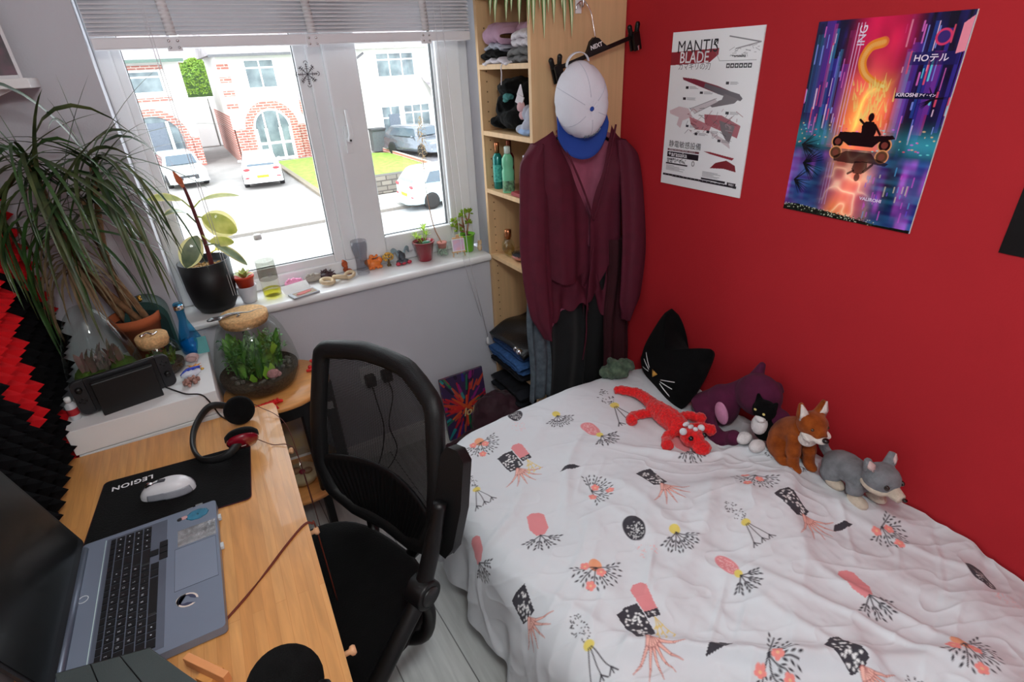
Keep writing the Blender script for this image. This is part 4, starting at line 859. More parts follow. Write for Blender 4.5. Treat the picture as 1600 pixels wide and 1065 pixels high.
def mousef(u, v, k=1.0, z0=0.0):
    a = u * 2 * pi; x = math.cos(a); y = math.sin(a); r_ = 1 - v
    bx = x * 0.062 * (1.0); by = y * 0.032 * (1.0 - 0.16 * math.cos(a) * 0 + 0.10 * math.cos(2 * a)) * (0.92 if x < 0 else 1.0)
    rr = math.cos(v * pi / 2) ** 0.45; zz = z0 + 0.040 * math.sin(v * pi / 2) ** 0.9 * (1 - 0.35 * ((x * rr * 0.5 - 0.25) ** 2) * 2)
    return (bx * rr * k, by * rr * k, max(0.001, zz))
m = MB(); m.grid(lambda u, v: mousef(u, v), 40, 12, wrap=True); m.build('shell', mat('white mouse shell', (226, 226, 230), 0.3, var=0.02, coat=0.3), mo_)
for s in (-1, 1):
    m = MB(); m.grid(lambda u, v: mousef((s * (0.06 + u * 0.30)) % 1.0, 0.02 + v * 0.33, 1.02), 20, 6); m.build('side_grip', mat('grey mouse side', (150, 152, 160), 0.35, coat=0.3), mo_, solid=0.001)
m = MB(); m.M = TM((-0.033, 0, 0.030), (R(90), 0, 0)); m.lathe([(0.008, -0.004), (0.010, -0.003), (0.010, 0.003), (0.008, 0.004)], 16); m.build('scroll_wheel', M_chrome, mo_)
m = MB(); m.tube([(-0.058, 0, 0.018), (-0.045, 0, 0.029), (-0.02, 0, 0.0365), (0.0, 0, 0.040)], 0.0012, 6); m.box((-0.005, 0, 0.0405), (0.016, 0.008, 0.003)); m.build('button_seam', mat('dark seam', (70, 72, 78), 0.5), mo_)
hp = thing('headphones', 'black over-ear headphones with dark red ear cups at the desk corner', 'headphones', (-0.10, 1.48, DZ))
c1v, c2v = Vector((-0.045, 1.545, DZ + 0.04)), Vector((-0.055, 1.385, DZ + 0.048))
band = spline([c1v + Vector((-0.01, 0.028, 0.0)), (-0.115, 1.60, DZ + 0.05), (-0.163, 1.535, DZ + 0.035), (-0.176, 1.455, DZ + 0.02), (-0.155, 1.385, DZ + 0.017), (-0.10, 1.352, DZ + 0.03), c2v + Vector((0.0, -0.018, 0.01))], 8)
m = MB(); m.tube(band, 0.0115, 12, sx=0.55); m.build('headband', mat('black headband', (26, 26, 27), 0.5), hp, world=True)
for cc, ax2, red in ((c1v, Vector((0.05, -0.85, 0.55)), False), (c2v, Vector((0.05, 0.8, 0.60)), True)):
    ax2.normalize(); x, y, dd_ = frame_from(ax2); B = Matrix(((x.x, y.x, dd_.x, cc.x), (x.y, y.y, dd_.y, cc.y), (x.z, y.z, dd_.z, cc.z), (0, 0, 0, 1)))
    m = MB(); m.M = B; m.lathe([(0.014, 0.014), (0.034, 0.016), (0.042, 0.008), (0.042, -0.002), (0.038, -0.008)] if True else [], 32); m.build('ear_pad', M_blackm, hp, world=True)
    m = MB(); m.M = B; m.lathe([(0.040, -0.004), (0.040, -0.012), (0.033, -0.020), (0.012, -0.0235), (0.002, -0.024)], 32); m.mi = 1; m.box((0, 0, -0.0245), (0.012, 0.003, 0.001))
    m.build('ear_cup', [mat('dark red gloss', (128, 16, 34), 0.22, coat=0.5), mat('silver mark', (200, 190, 190), 0.4)], hp, world=True)
m = MB(); m.tube(spline([c2v + Vector((0.03, -0.01, -0.01)), (0.01, 1.37, DZ + 0.004), (0.045, 1.345, DZ + 0.004), (0.062, 1.32, DZ - 0.03), (0.065, 1.30, 0.5), (0.06, 1.32, 0.2)]), 0.0011, 6); m.tube(spline([c1v + Vector((0.03, 0.0, 0.02)), (0.01, 1.56, DZ + 0.02), (0.05, 1.50, DZ + 0.004), (0.066, 1.44, DZ - 0.04), (0.066, 1.36, 0.5)]), 0.0011, 6)
m.build('cable', mat('thin red brown cable', (92, 40, 34), 0.6), hp, world=True)
m = MB()
for s in (0, 0.004): m.tube(spline([(-0.165 + s, 0.855, DZ + 0.002), (-0.12 + s, 0.892, DZ + 0.002), (-0.07, 0.935 + s, DZ + 0.002), (-0.02 - s, 0.985, DZ + 0.002), (0.02, 1.018 + s, DZ + 0.002), (0.037, 1.02 + s, DZ - 0.006), (0.042, 1.022 + s, DZ - 0.03), (0.042, 1.03, 0.45)]), 0.0016, 6)
tag(m.build('desk_cable', mat('brown cable', (110, 44, 28), 0.5)), 'thin brown cable crossing the bamboo desk to its edge', 'cable')
mc = thing('microphone', 'microphone with a round black foam windshield on the near desk corner', 'microphone', (-0.085, 0.535, DZ))
mcc = Vector((-0.075, 0.578, 0.868))
m = MB(); m.ell(mcc, (0.054, 0.054, 0.054), nu=28, nv=18); m.build('foam_windshield', mat('black foam', (14, 14, 14), 0.95, var=0.3, vs=60, bump=0.6, bs=500, spec=0.15), mc, world=True)
m = MB(); m.tube([mcc + Vector((0.02, -0.03, -0.01)), mcc + Vector((0.048, -0.045, -0.006))], [0.026, 0.022], 20); m.tube([mcc + Vector((0.035, -0.03, 0.0)), mcc + Vector((0.043, -0.012, 0.008)), mcc + Vector((0.046, -0.004, 0.012))], 0.004, 8); m.build('microphone_body', M_black, mc, world=True)
m = MB(); m.tube([mcc + Vector((0.045, -0.05, -0.01)), mcc + Vector((0.06, -0.052, -0.01))], [0.013, 0.011], 18); m.build('knob', mat('dark steel', (90, 96, 100), 0.3, metal=0.8), mc, world=True)
m = MB(); m.tube([mcc + Vector((0.03, -0.05, -0.02)), (-0.06, 0.50, DZ + 0.03), (-0.06, 0.50, DZ + 0.006)], 0.008, 10); m.lathe([(0.045, 0), (0.045, 0.006), (0.01, 0.01)], 28, (-0.06, 0.50, DZ)); m.build('stand', M_black, mc, world=True)
fo = thing('tablet', 'tablet in a dark green folding case standing on the desk in front of laptop', 'tablet', (-0.28, 0.76, DZ))
P0, P1 = Vector((-0.405, 0.838, 0.845)), Vector((-0.262, 0.825, 0.855))
dn_ = Vector((0.03, -0.135, -0.02)); 
def quad(mb, a, b, c, d, n_=0.004):
    nn = (Vector(b) - Vector(a)).cross(Vector(d) - Vector(a)).normalized() * n_
    V8 = [Vector(q) for q in (a, b, c, d)]; V8 += [q - nn for q in V8]
    mb.add(V8, [(0, 1, 2, 3), (7, 6, 5, 4), (0, 4, 5, 1), (1, 5, 6, 2), (2, 6, 7, 3), (3, 7, 4, 0)], False)
M_case = mat('dark green grey case', (62, 70, 70), 0.65, var=0.06, bump=0.15, bs=500)
A_, B_, C_, D_ = Vector((-0.40, 0.852, 0.80)), Vector((-0.268, 0.818, 0.80)), Vector((-0.165, 0.655, 0.795)), Vector((-0.36, 0.62, 0.79))
for u0, u1 in ((0.0, 0.36), (0.37, 0.68), (0.69, 1.0)):
    m = MB(); quad(m, A_.lerp(B_, u0), A_.lerp(B_, u1), D_.lerp(C_, u1), D_.lerp(C_, u0), 0.004); m.build('case_flap', M_case, fo, world=True, bevel=0.0012)
m = MB(); quad(m, A_ + Vector((-.003, 0.006, -0.008)), B_ + Vector((0.0, 0.006, -0.008)), C_ + Vector((0, 0, -0.012)), D_ + Vector((0, 0, -0.012)), 0.008); m.build('tablet_body', M_black, fo, world=True, bevel=0.002)
m = MB(); quad(m, A_ + Vector((0, 0, -0.016)), B_ + Vector((0, 0, -0.016)), (B_.x, B_.y + 0.02, DZ + 0.001), (A_.x, A_.y + 0.02, DZ + 0.001), 0.005); m.build('stand_flap', M_black, fo, world=True)
ws_ = thing('wooden_stand', 'narrow pale wooden stand bar beside the dark tablet case', 'stand', (-0.19, 0.74, DZ))
m = MB(); m.M = TM((-0.189, 0.739, 0.785), (0, R(0), R(-53))); m.box((0, 0, 0), (0.092, 0.012, 0.022)); m.build('bar', mat('orange pine', (222, 150, 96), 0.5), ws_, world=True, bevel=0.001)
m = MB(); m.box((-0.189, 0.739, DZ + 0.016), (0.03, 0.03, 0.032), (0, 0, R(-53))); m.build('foot', M_bamb2, ws_, world=True)
# ================================================================ ON THE DRAWER UNIT
UZ = 0.822
M_leaf = mat('dark green leaf', (28, 52, 30), 0.4, col2=(58, 92, 42), var=0.3, vs=14, coat=0.2)
M_leaf2 = mat('brownish green leaf', (70, 72, 40), 0.5, col2=(104, 92, 58), var=0.3, vs=14)
M_bark = mat('bark', (128, 96, 66), 0.9, var=0.3, vs=60, bump=0.6, bs=120)
dr = thing('dracaena', 'tall dragon tree with long drooping leaves in a terracotta pot by the foam', 'plant', (-0.275, 1.985, UZ))
pc = (-0.258, 2.0)
m = MB(); m.lathe([(0.045, 0.0), (0.068, 0.13), (0.072, 0.13), (0.074, 0.16), (0.067, 0.16), (0.064, 0.135)], 32, (*pc, UZ)); m.build('pot', M_terra, dr, world=True)
m = MB(); m.lathe([(0.001, 0.136), (0.064, 0.135)], 24, (*pc, UZ), cap=False); m.build('soil', M_soil, dr, world=True)
crowns = [((-0.335, 1.93, 1.47), 40), ((-0.205, 1.94, 1.45), 42), ((-0.34, 1.92, 1.34), 34), ((-0.26, 1.97, 1.36), 26)]
for k, (c, n) in enumerate(crowns):
    b0 = Vector((pc[0] + 0.02 * (k - 1), pc[1] - 0.01 * k, UZ + 0.13)); m = MB()
    m.tube(spline([b0, b0.lerp(Vector(c), .45) + Vector((-.03, .02, 0)), Vector(c)], 6), [0.010] * 5 + [0.008] * 8, 10); m.build('stem', M_bark, dr, world=True)
rl = random.Random(12)
for k, (c, n) in enumerate(crowns):
    for half in range(2):
        m = MB()
        for i in range(n // 2):
            az = rl.uniform(-pi, pi * 0.28) if rl.random() < 0.82 else rl.uniform(0, 2 * pi); el = rl.uniform(-0.1, 1.3); ln = rl.uniform(0.24, 0.46)
            d0 = Vector((math.cos(az) * math.cos(el), math.sin(az) * math.cos(el), math.sin(el))); p = Vector(c) + Vector((0, 0, rl.uniform(-.06, .03)))
            pts = [p.copy()]; v = d0.copy(); st = ln / 9; sag = rl.uniform(0.18, 0.6) if rl.random() < .72 else rl.uniform(.06, .12)
            for q in range(9):
                v = (v + Vector((0, 0, -sag))).normalized(); p = p + v * st
                if p.y > 2.10: p.y = 2.10; v.y = min(0, v.y)
                if p.x < -0.435: p.x = -0.435; v.x = max(0, v.x)
                pts.append(p.copy())
            m.leaf(pts, rl.uniform(0.0045, 0.0085), (0, 0, 1) if abs(d0.z) < .9 else (1, 0, 0), shape=lambda t: (1 - t) ** 0.55 * min(1, t * 8 + 0.5), fold=0.3)
        m.build('leaves', M_leaf if half else mat('olive leaf', (38, 60, 32), 0.42, col2=(78, 88, 50), var=0.25, vs=14), dr, world=True)
m = MB(); c = Vector((-0.35, 1.94, 1.16))
for i in range(40):
    az = rl.uniform(-pi, 0.6); ln = rl.uniform(.14, .3); p = c + Vector((0, 0, rl.uniform(0, .12))); v = Vector((math.cos(az) * .7, math.sin(az) * .5, .3)).normalized(); pts = [p.copy()]
    for q in range(7):
        v = (v + Vector((0, 0, -.5))).normalized(); p = p + v * ln / 7; p.y = min(p.y, 2.1); p.x = max(-.435, p.x); p.z = max(p.z, UZ + .02); pts.append(p.copy())
    m.leaf(pts, .005, (0, 0, 1), shape=lambda t: (1 - t) ** .6 * min(1, t * 8 + .5))
m.build('old_leaves', mat('dry leaf', (150, 128, 96), 0.8, col2=(110, 92, 66), var=.3), dr, world=True, label='dry brown lower leaves')

def jar(name, label, cat, c, prof, lidr=None, lidz=None, tilt=(0, 0, 0)):
    t = thing(name, label, cat, c)
    m = MB(); m.lathe(prof, 44, cap=False); m.build('glass', M_glass, t)
    if lidr:
        m = MB(); m.lathe([(lidr * .93, lidz - .01), (lidr * .95, lidz), (lidr, lidz + .002), (lidr, lidz + .022), (lidr - .003, lidz + .025)], 36); m.build('cork_lid', M_cork, t)
    return t
def clump(mb, n, R0, z0, h, rnd, kind='blade', w=0.006):
    for i in range(n):
        a = rnd.uniform(0, 2 * pi); r0 = R0 * rnd.random() ** .5 * .8; x, y = r0 * math.cos(a), r0 * math.sin(a); hh = h * rnd.uniform(.5, 1); az = rnd.uniform(0, 2 * pi); rr = R0 * .35
        pts = [(x + rr * t * t * math.cos(az) * .8, y + rr * t * t * math.sin(az) * .8, z0 + hh * (t - .25 * t * t)) for t in [q / 5 for q in range(6)]]
        lim = R0 * 1.02
        pts = [(px * min(1, lim / (math.hypot(px, py) + 1e-6)), py * min(1, lim / (math.hypot(px, py) + 1e-6)), pz) for px, py, pz in pts]
        mb.leaf(pts, w * rnd.uniform(.6, 1.3), (0, 0, 1), fold=.2)
def moss(mb, n, R0, z, rnd, s=0.02):
    for i in range(n):
        a = rnd.uniform(0, 2 * pi); r0 = R0 * rnd.random() ** .5; q = s * rnd.uniform(.6, 1.2); r0 = min(r0, max(0, R0 - q)); mb.ell((r0 * math.cos(a), r0 * math.sin(a), z), (q, q, q * .7), nu=10, nv=6)
M_moss = mat('green moss', (104, 128, 40), 0.95, col2=(60, 92, 30), var=.4, vs=120, bump=1.0, bs=300)
M_fern = mat('bright fern green', (92, 148, 52), 0.5, col2=(52, 104, 40), var=.3, vs=40)
M_stone = mat('grey pebbles', (110, 104, 96), 0.9, var=.45, vs=160, bump=1.0, bs=250)
tt = jar('terrarium', 'teardrop glass terrarium with moss beside the foam panels', 'terrarium', (-0.350, 1.812, UZ),
         [(0.002, 0.003), (0.055, 0.002), (0.085, 0.012), (0.096, 0.045), (0.094, 0.090), (0.083, 0.15), (0.063, 0.21), (0.044, 0.252), (0.022, 0.278), (0.002, 0.284)])
tt.rotation_euler = (0, 0, 0.4)
rt = random.Random(2)
m = MB(); m.lathe([(0.03, 0.006), (0.08, 0.014), (0.091, 0.042), (0.088, 0.058), (0.03, 0.07), (0.001, 0.072)], 32); m.build('soil', M_soil, tt)
m = MB(); moss(m, 26, 0.078, 0.076, rt, .026); m.build('moss', M_moss, tt)
m = MB(); m.ell((-0.02, -0.03, 0.066), (0.03, 0.02, 0.016), (0, .2, .4)); m.ell((0.03, -0.01, 0.075), (0.024, 0.018, 0.014), (0, -.3, 1)); m.build('stones', mat('sandstone', (170, 140, 104), .9, var=.3, bump=.5), tt)
m = MB(); clump(m, 40, 0.065, 0.07, 0.13, rt, w=.008); m.build('plants', mat('muted green leaf', (84, 108, 78), 0.5, col2=(120, 84, 84), var=.3, vs=30), tt)
ts = jar('terrarium', 'small squat glass terrarium with cork lid behind the game console', 'terrarium', (-0.218, 1.855, UZ),
         [(0.002, 0.002), (0.05, 0.002), (0.064, 0.012), (0.068, 0.04), (0.062, 0.085), (0.050, 0.100), (0.048, 0.108)], 0.045, 0.108)
m = MB(); m.lathe([(0.05, 0.005), (0.062, 0.014), (0.063, 0.03), (0.001, 0.035)], 28); m.build('soil', M_soil, ts)
m = MB(); clump(m, 60, 0.055, 0.03, 0.06, rt, w=.005); moss(m, 10, .05, .034, rt, .014); m.build('plants', M_moss, ts)
m = MB(); m.tube(spline([(-0.24, 1.845, UZ + .1365), (-0.225, 1.855, UZ + .141), (-0.21, 1.845, UZ + .1365), (-0.20, 1.86, UZ + .1365)]), .003, 8); m.ell((-0.24, 1.845, UZ + .139), (.006, .005, .005), nu=10, nv=6)
tag(m.build('lizard_ornament', M_chrome, smooth=0), 'tiny silver ornament lying on the small cork lid', 'ornament')
gb = thing('jewellery_case', 'dark green arched case with a gold clasp against the wall', 'case', (-0.225, 2.04, UZ))
M_grn = mat('green leatherette', (22, 66, 62), 0.6, var=.15, bump=.2, bs=300, sheen=.2)
arch = [(-0.062, 0.004), (0.062, 0.004)] + [(0.062 * math.cos(a), 0.135 + 0.062 * math.sin(a)) for a in [R(x) for x in range(0, 181, 12)]]
def archbox(arch, y0, y1, mats, nm, par, inset=0.0):
    m = MB(); n = len(arch); vs = [(x * (1 - inset), y0, .004 + (z - .004) * (1 - inset)) for x, z in arch] + [(x * (1 - inset), y1, .004 + (z - .004) * (1 - inset)) for x, z in arch]
    m.add(vs, [tuple(range(n)), tuple(reversed(range(n, 2 * n)))], False); m.add(vs, [(k, n + k, n + (k + 1) % n, (k + 1) % n) for k in range(n)], False); return m.build(nm, mats, par, bevel=.002)
archbox(arch, -0.04, 0.035, M_grn, 'case_body', gb); archbox(arch, -0.052, -0.042, M_grn, 'case_lid', gb)
archbox(arch, -0.0525, -0.0515, mat('dark green velvet', (8, 40, 38), .95, sheen=.3), 'front_panel', gb, .14)
m = MB(); m.tube([(0.0, -0.046, 0.199), (0.0, -0.046, 0.216)], .005, 8); m.ell((0, -.046, .205), (.0065, .0065, .004)); m.ell((0, -.046, .215), (.006, .006, .004)); m.build('clasp', M_gold, gb)
bb = thing('bottle', 'blue glass bottle with a long neck in front of the window sill end', 'bottle', (-0.128, 1.955, UZ))
m = MB(); m.lathe([(0.02, 0.0), (0.032, 0.004), (0.035, 0.02), (0.034, 0.05), (0.022, 0.088), (0.0125, 0.12), (0.0115, 0.15), (0.0145, 0.155), (0.0145, 0.178), (0.011, 0.182)], 32)
m.build('glass', glassy('blue glass', (150, 220, 246), 0.97, .03), bb)
m = MB(); m.lathe([(0.018, 0.003), (0.030, 0.006), (0.032, 0.02), (0.031, 0.045), (0.001, 0.05)], 28); m.build('contents', mat('deep blue liquid', (20, 130, 184), .15, coat=.4), bb)
m = MB(); m.lathe([(0.0146, 0.158), (0.0152, 0.162), (0.0146, 0.166), (0.0152, 0.170), (0.0146, 0.174)], 24); m.build('neck_ring', M_chrome, bb)
m = MB(); m.M = TM((-0.099, 1.925, UZ + 0.030), (R(-12), 0, R(-8))); m.box((0, 0, 0), (0.036, 0.003, 0.056)); tag(m.build('card', mat('teal card', (96, 168, 168), 0.7)), 'teal card leaning behind the blue bottle', 'card')
m = MB(); m.ell((-0.135, 1.872, UZ + .017), (.022, .013, .016), (0.2, .2, .5)); m.tube(spline([(-.152, 1.868, UZ + .012), (-.14, 1.857, UZ + .03), (-.12, 1.862, UZ + .018), (-.128, 1.856, UZ + .006)]), .003, 8); tag(m.build('seashell', mat('pink beige shell', (206, 176, 168), .4, col2=(176, 150, 150), var=.15, vs=60, coat=.3), remesh=.0016), 'pale pink seashell on the white unit by the blue bottle', 'shell')
m = MB(); rs = random.Random(8)
for i in range(16):
    a = i * pi / 8; m.tube([(-.136, 1.815, UZ + .008), (-.136 + .024 * math.cos(a), 1.815 + .024 * math.sin(a), UZ + .004 + .008 * rs.random())], [.005, .0006], 6)
tag(m.build('amber_charm', mat('amber', (232, 160, 64), .25, coat=.4, var=.2, vs=60)), 'spiky amber coloured charm on the white unit', 'charm')
m = MB(); m.ell((-0.145, 1.765, UZ + .014), (.030, .016, .013), (0, 0, .25)); m.mi = 1
for k in range(3): m.tube(spline([(-.172 + .012 * k, 1.758 + .003 * k, UZ + .016), (-.155 + .012 * k, 1.762, UZ + .0285), (-.135 + .008 * k, 1.772, UZ + .027), (-.12, 1.775, UZ + .02)]), .0032, 6)
m.mi = 2; m.ell((-.113, 1.777, UZ + .013), (.006, .004, .004))
tag(m.build('glass_fish', [mat('white swirl glass', (220, 226, 240), .15, coat=.5), mat('blue swirl', (46, 74, 190), .2, coat=.5), M_gold]), 'blue and white striped glass ornament beside the console', 'ornament')
m = MB()
for i in range(40): a = rs.uniform(0, 2 * pi); q = .018 * rs.random() ** .5; m.ell((-.148 + q * 1.3 * math.cos(a), 1.715 + q * math.sin(a), UZ + .005 + .013 * rs.random()), .0052, nu=8, nv=6)
tag(m.build('bead_bracelet', mat('brown wooden beads', (120, 78, 66), .5, col2=(176, 132, 120), var=.25, vs=80, coat=.2), remesh=0), 'heaped brown bead bracelet at the console corner', 'bracelet')
m = MB(); m.M = TM((-0.255, 1.785, UZ + 0.044), (R(-30), 0, R(12))); m.box((0, 0, 0), (0.07, 0.002, 0.085)); tag(m.build('paper_card', mat('white paper', (222, 222, 228), .8)), 'white paper card propped behind the game console', 'card')
m = MB(); m.M = TM((-0.288, 1.775, UZ + 0.04), (R(-8), 0, R(20))); m.box((0, 0, 0), (0.022, 0.01, 0.078)); tag(m.build('eraser', mat('teal green rubber', (70, 176, 152), .5), bevel=.002), 'small turquoise block between terrarium and console', 'block')
# console in its stand, facing the room, leaning back
gc = thing('game_console', 'black handheld game console in its dock on the white unit', 'game console', (-0.30, 1.70, UZ), (0, 0, R(10)))
m = MB(); m.M = TM((0, -0.012, 0.052)); m.box((0, 0, 0), (0.150, 0.018, 0.104)); m.box((0, 0.022, -0.01), (0.150, 0.012, 0.084)); m.box((0, 0.01, -0.045), (0.150, 0.03, 0.012)); m.build('dock', mat('console dock black', (18, 18, 19), .45), gc, bevel=.003)
m = MB(); m.b2((-0.086, 0.001, 0.012), (0.086, 0.012, 0.116)); m.mi = 1; m.b2((-0.07, -0.0005, 0.108), (0.07, 0.0012, 0.115)); m.build('screen_body', [mat('console body', (24, 24, 26), .4), mat('glossy strip', (40, 42, 46), .15)], gc, bevel=.002)
for s in (-1, 1):
    m = MB(); pl = [(s * 0.0865, 0.012), (s * 0.0865, 0.116)] + [(s * (0.103 + 0.017 * math.cos(a)), 0.098 + 0.018 * math.sin(a)) for a in [R(x) for x in range(90, -1, -15)]] + [(s * (0.103 + 0.017 * math.cos(a)), 0.030 + 0.018 * math.sin(a)) for a in [R(x) for x in range(0, -91, -15)]]
    n = len(pl); vs = [(x, 0.0, z) for x, z in pl] + [(x, 0.014, z) for x, z in pl]; m.add(vs, [tuple(range(n)), tuple(reversed(range(n, 2 * n)))] + [(k, n + k, n + (k + 1) % n, (k + 1) % n) for k in range(n)], False)
    j = m.build('controller', mat('controller grey', (34, 35, 38), .5), gc, bevel=.0015)
    m = MB(); zz = 0.09 if s < 0 else 0.055; m.M = TM((s * 0.1035, -0.001, zz), (R(90), 0, 0)); m.lathe([(.0085, -.001), (.0085, .002), (.004, .003), (.004, .006), (.008, .007), (.007, .009)], 16); m.build('thumb_stick', M_black, j)
    m = MB()
    for dx, dz in ((.007, 0), (-.007, 0), (0, .007), (0, -.007)): m.ell((s * 0.1035 + dx, -.0008, (0.055 if s < 0 else 0.09) + dz), (.0032, .0016, .0032), nu=10, nv=6)
    m.build('buttons', M_black, j)
m = MB(); m.tube(spline([(-0.215, 1.705, UZ + .02), (-0.19, 1.69, UZ + .004), (-0.165, 1.655, UZ + .003), (-0.13, 1.627, UZ + .003), (-0.115, 1.618, UZ - .02), (-0.10, 1.612, DZ + .006), (-0.085, 1.58, DZ + .003)]), .0022, 8); tag(m.build('console_cable', M_black), 'thin black cable running from the console down to the desk', 'cable')
m = MB(); m.lathe([(.012, 0), (.013, .003), (.013, .048), (.009, .052), (.007, .055)], 20, (-0.438, 1.70, UZ)); m.mi = 1; m.lathe([(.008, .055), (.008, .068), (.006, .07)], 16, (-0.438, 1.70, UZ)); m.mi = 2; m.lathe([(.0132, .016), (.0132, .036)], 20, (-0.438, 1.70, UZ), cap=False)
tag(m.build('eye_drop_bottle', [mat('clear white plastic', (210, 212, 216), .3), M_white, mat('red label', (190, 40, 50), .5)]), 'small white bottle with red label left of the console', 'bottle')

# ================================================================ ON THE ROUND TABLE
TZt = TZ
big = jar('terrarium', 'large bell shaped glass terrarium with cork lid on the round table', 'terrarium', (0.050, 1.945, TZt),
          [(0.002, 0.004), (0.08, 0.002), (0.118, 0.012), (0.137, 0.05), (0.140, 0.085), (0.131, 0.15), (0.114, 0.21), (0.097, 0.248), (0.083, 0.262), (0.079, 0.272)], 0.079, 0.268)
m = MB(); m.lathe([(0.06, 0.006), (0.112, 0.014), (0.131, 0.05), (0.134, 0.07), (0.08, 0.062), (0.001, 0.066)], 40); m.build('soil', mat('dark terrarium soil', (72, 60, 48), .95, var=.6, vs=120, bump=1, bs=200), big)
m = MB(); rt = random.Random(5)
for i in range(60): a = rt.uniform(0, 2 * pi); q = rt.uniform(.02, .115); m.ell((q * math.cos(a), q * math.sin(a), .068), (.009, .008, .006), nu=8, nv=5)
m.build('gravel', M_stone, big)
m = MB(); clump(m, 150, .100, .065, .18, rt, w=.006); m.build('grasses', M_fern, big)
m = MB(); clump(m, 100, .108, .08, .17, rt, w=.012); m.build('broad_leaves', mat('mid green leaf', (74, 126, 50), .45, col2=(112, 160, 70), var=.25, vs=30), big)
m = MB()
for k in range(46):
    a = rt.uniform(0, 2 * pi); q = rt.uniform(.05, .10); x, y = q * math.cos(a), q * math.sin(a); z = rt.uniform(.13, .21); m.tube([(x * .8, y * .8, .06), (x, y, z)], .0009, 4)
    for j in range(7): b = rt.uniform(0, 6.28); z2 = z * rt.uniform(.6, 1); m.leaf([(x, y, z2), (x + .010 * math.cos(b), y + .010 * math.sin(b), z2 + .004), (x + .018 * math.cos(b), y + .018 * math.sin(b), z2)], .005)
m.build('ferns', mat('fern dark', (62, 112, 46), .5, col2=(96, 140, 80), var=.3, vs=60), big)
m = MB()
for a0, z0, ln, w_ in ((-.9, .17, .05, .018), (-1.9, .08, .045, .014), (-1.4, .09, .06, .016), (-1.2, .10, .05, .014)):
    x, y = .085 * math.cos(a0), .085 * math.sin(a0); m.leaf([(x, y, z0 - ln / 2), (x * 1.12, y * 1.12, z0), (x * 1.15, y * 1.15, z0 + ln / 2)], w_, (math.cos(a0 + pi / 2), math.sin(a0 + pi / 2), 0) if False else (math.cos(a0), math.sin(a0), .1), fold=.1)
m.build('lime_leaf', mat('lime leaf', (140, 190, 60), .45, var=.15), big, label='bright lime green leaf')
m = MB(); m.ell((0.035, -.1, .085), (.022, .014, .018)); m.ell((0.05, -.098, .078), (.012, .01, .01)); m.build('pink_stone', mat('pink rock', (200, 142, 142), .8, var=.25, vs=150, bump=1, bs=250), big)
m = MB(); m.M = TM((0.040, 1.935, TZt + .295)); m.tube(spline([(-.10, -.01, .006), (-.085, .002, .004), (-.06, -.006, .006), (-.03, 0, .007), (0, .0, .006), (.03, -.006, .004), (.06, .006, .003), (.075, .002, .003)]), [.003, .004, .005, .006] + [.007] * 14 + [.006, .006, .005, .005, .004, .004, .003] + [.003, .0026, .0024, .0022, .002, .002, .002, .0016, .0014, .0012, .001, .001, .001, .001, .001, .001, .001, .001][:18], 10)
for s in (-1, 1):
    m.tube([(-.05, 0, .006), (-.06, s * .014, .003), (-.068, s * .018, .002)], .0022, 6); m.tube([(-.01, 0, .006), (-.002, s * .014, .003), (-.012, s * .02, .002)], .0022, 6)
m.ell((-.092, -.006, .006), (.011, .006, .005)); tag(m.build('lizard_ornament', mat('tarnished silver', (150, 156, 158), .3, metal=.9, var=.3, vs=60), remesh=.0011), 'long silver lizard lying across the large cork lid', 'ornament')
M_redtoy = mat('bright red plastic', (222, 28, 30), .45, var=.05)
m = MB(); m.M = TM((0.018, 1.762, TZt), (0, 0, R(10)))
m.tube(spline([(-.07, -.012, .006), (-.045, -.006, .010), (-.01, 0, .014), (.02, .0, .014), (.045, .004, .014), (.07, .0, .010)]), [.002, .003, .004, .005, .006, .007, .008, .009, .010, .011, .011, .012, .012, .012, .012, .012, .012, .012, .012, .011, .011, .010, .010, .010, .009, .009, .009, .008, .007, .006, .005], 10)
for k in range(9):
    x = -.05 + k * .013; m.tube([(x, -.002, .02), (x + .002, -.002, .031)], [.004, .0008], 6)
    for s in (-1, 1): m.tube([(x, s * .008, .014), (x + .002, s * .016, .022)], [.0035, .0008], 6)
for x in (-.02, .035):
    for s in (-1, 1): m.tube([(x, s * .006, .012), (x + .004, s * .022, .010), (x + .008, s * .026, .001)], [.005, .004, .0035], 8)
tag(m.build('crocodile_toy', M_redtoy, remesh=.0014), 'spiky red lizard toy at the front of the round table', 'toy')
m = MB(); m.M = TM((0.225, 1.955, TZt)); m.tube(spline([(-.02, -.01, .006), (-.005, -.016, .008), (.012, -.008, .012), (.016, .01, .018), (.008, .018, .026)]), [.006] * 12 + [.007] * 6 + [.005] * 7, 10); m.ell((.008, .018, .028), (.007, .006, .006)); m.mi = 0; m.ell((-.004, .004, .010), (.008, .008, .009))
tag(m.build('red_figurine', mat('red and white china', (216, 48, 44), .3, var=.25, vs=50), remesh=.0014), 'little red curled figurine at the right rim of the round table', 'figurine')
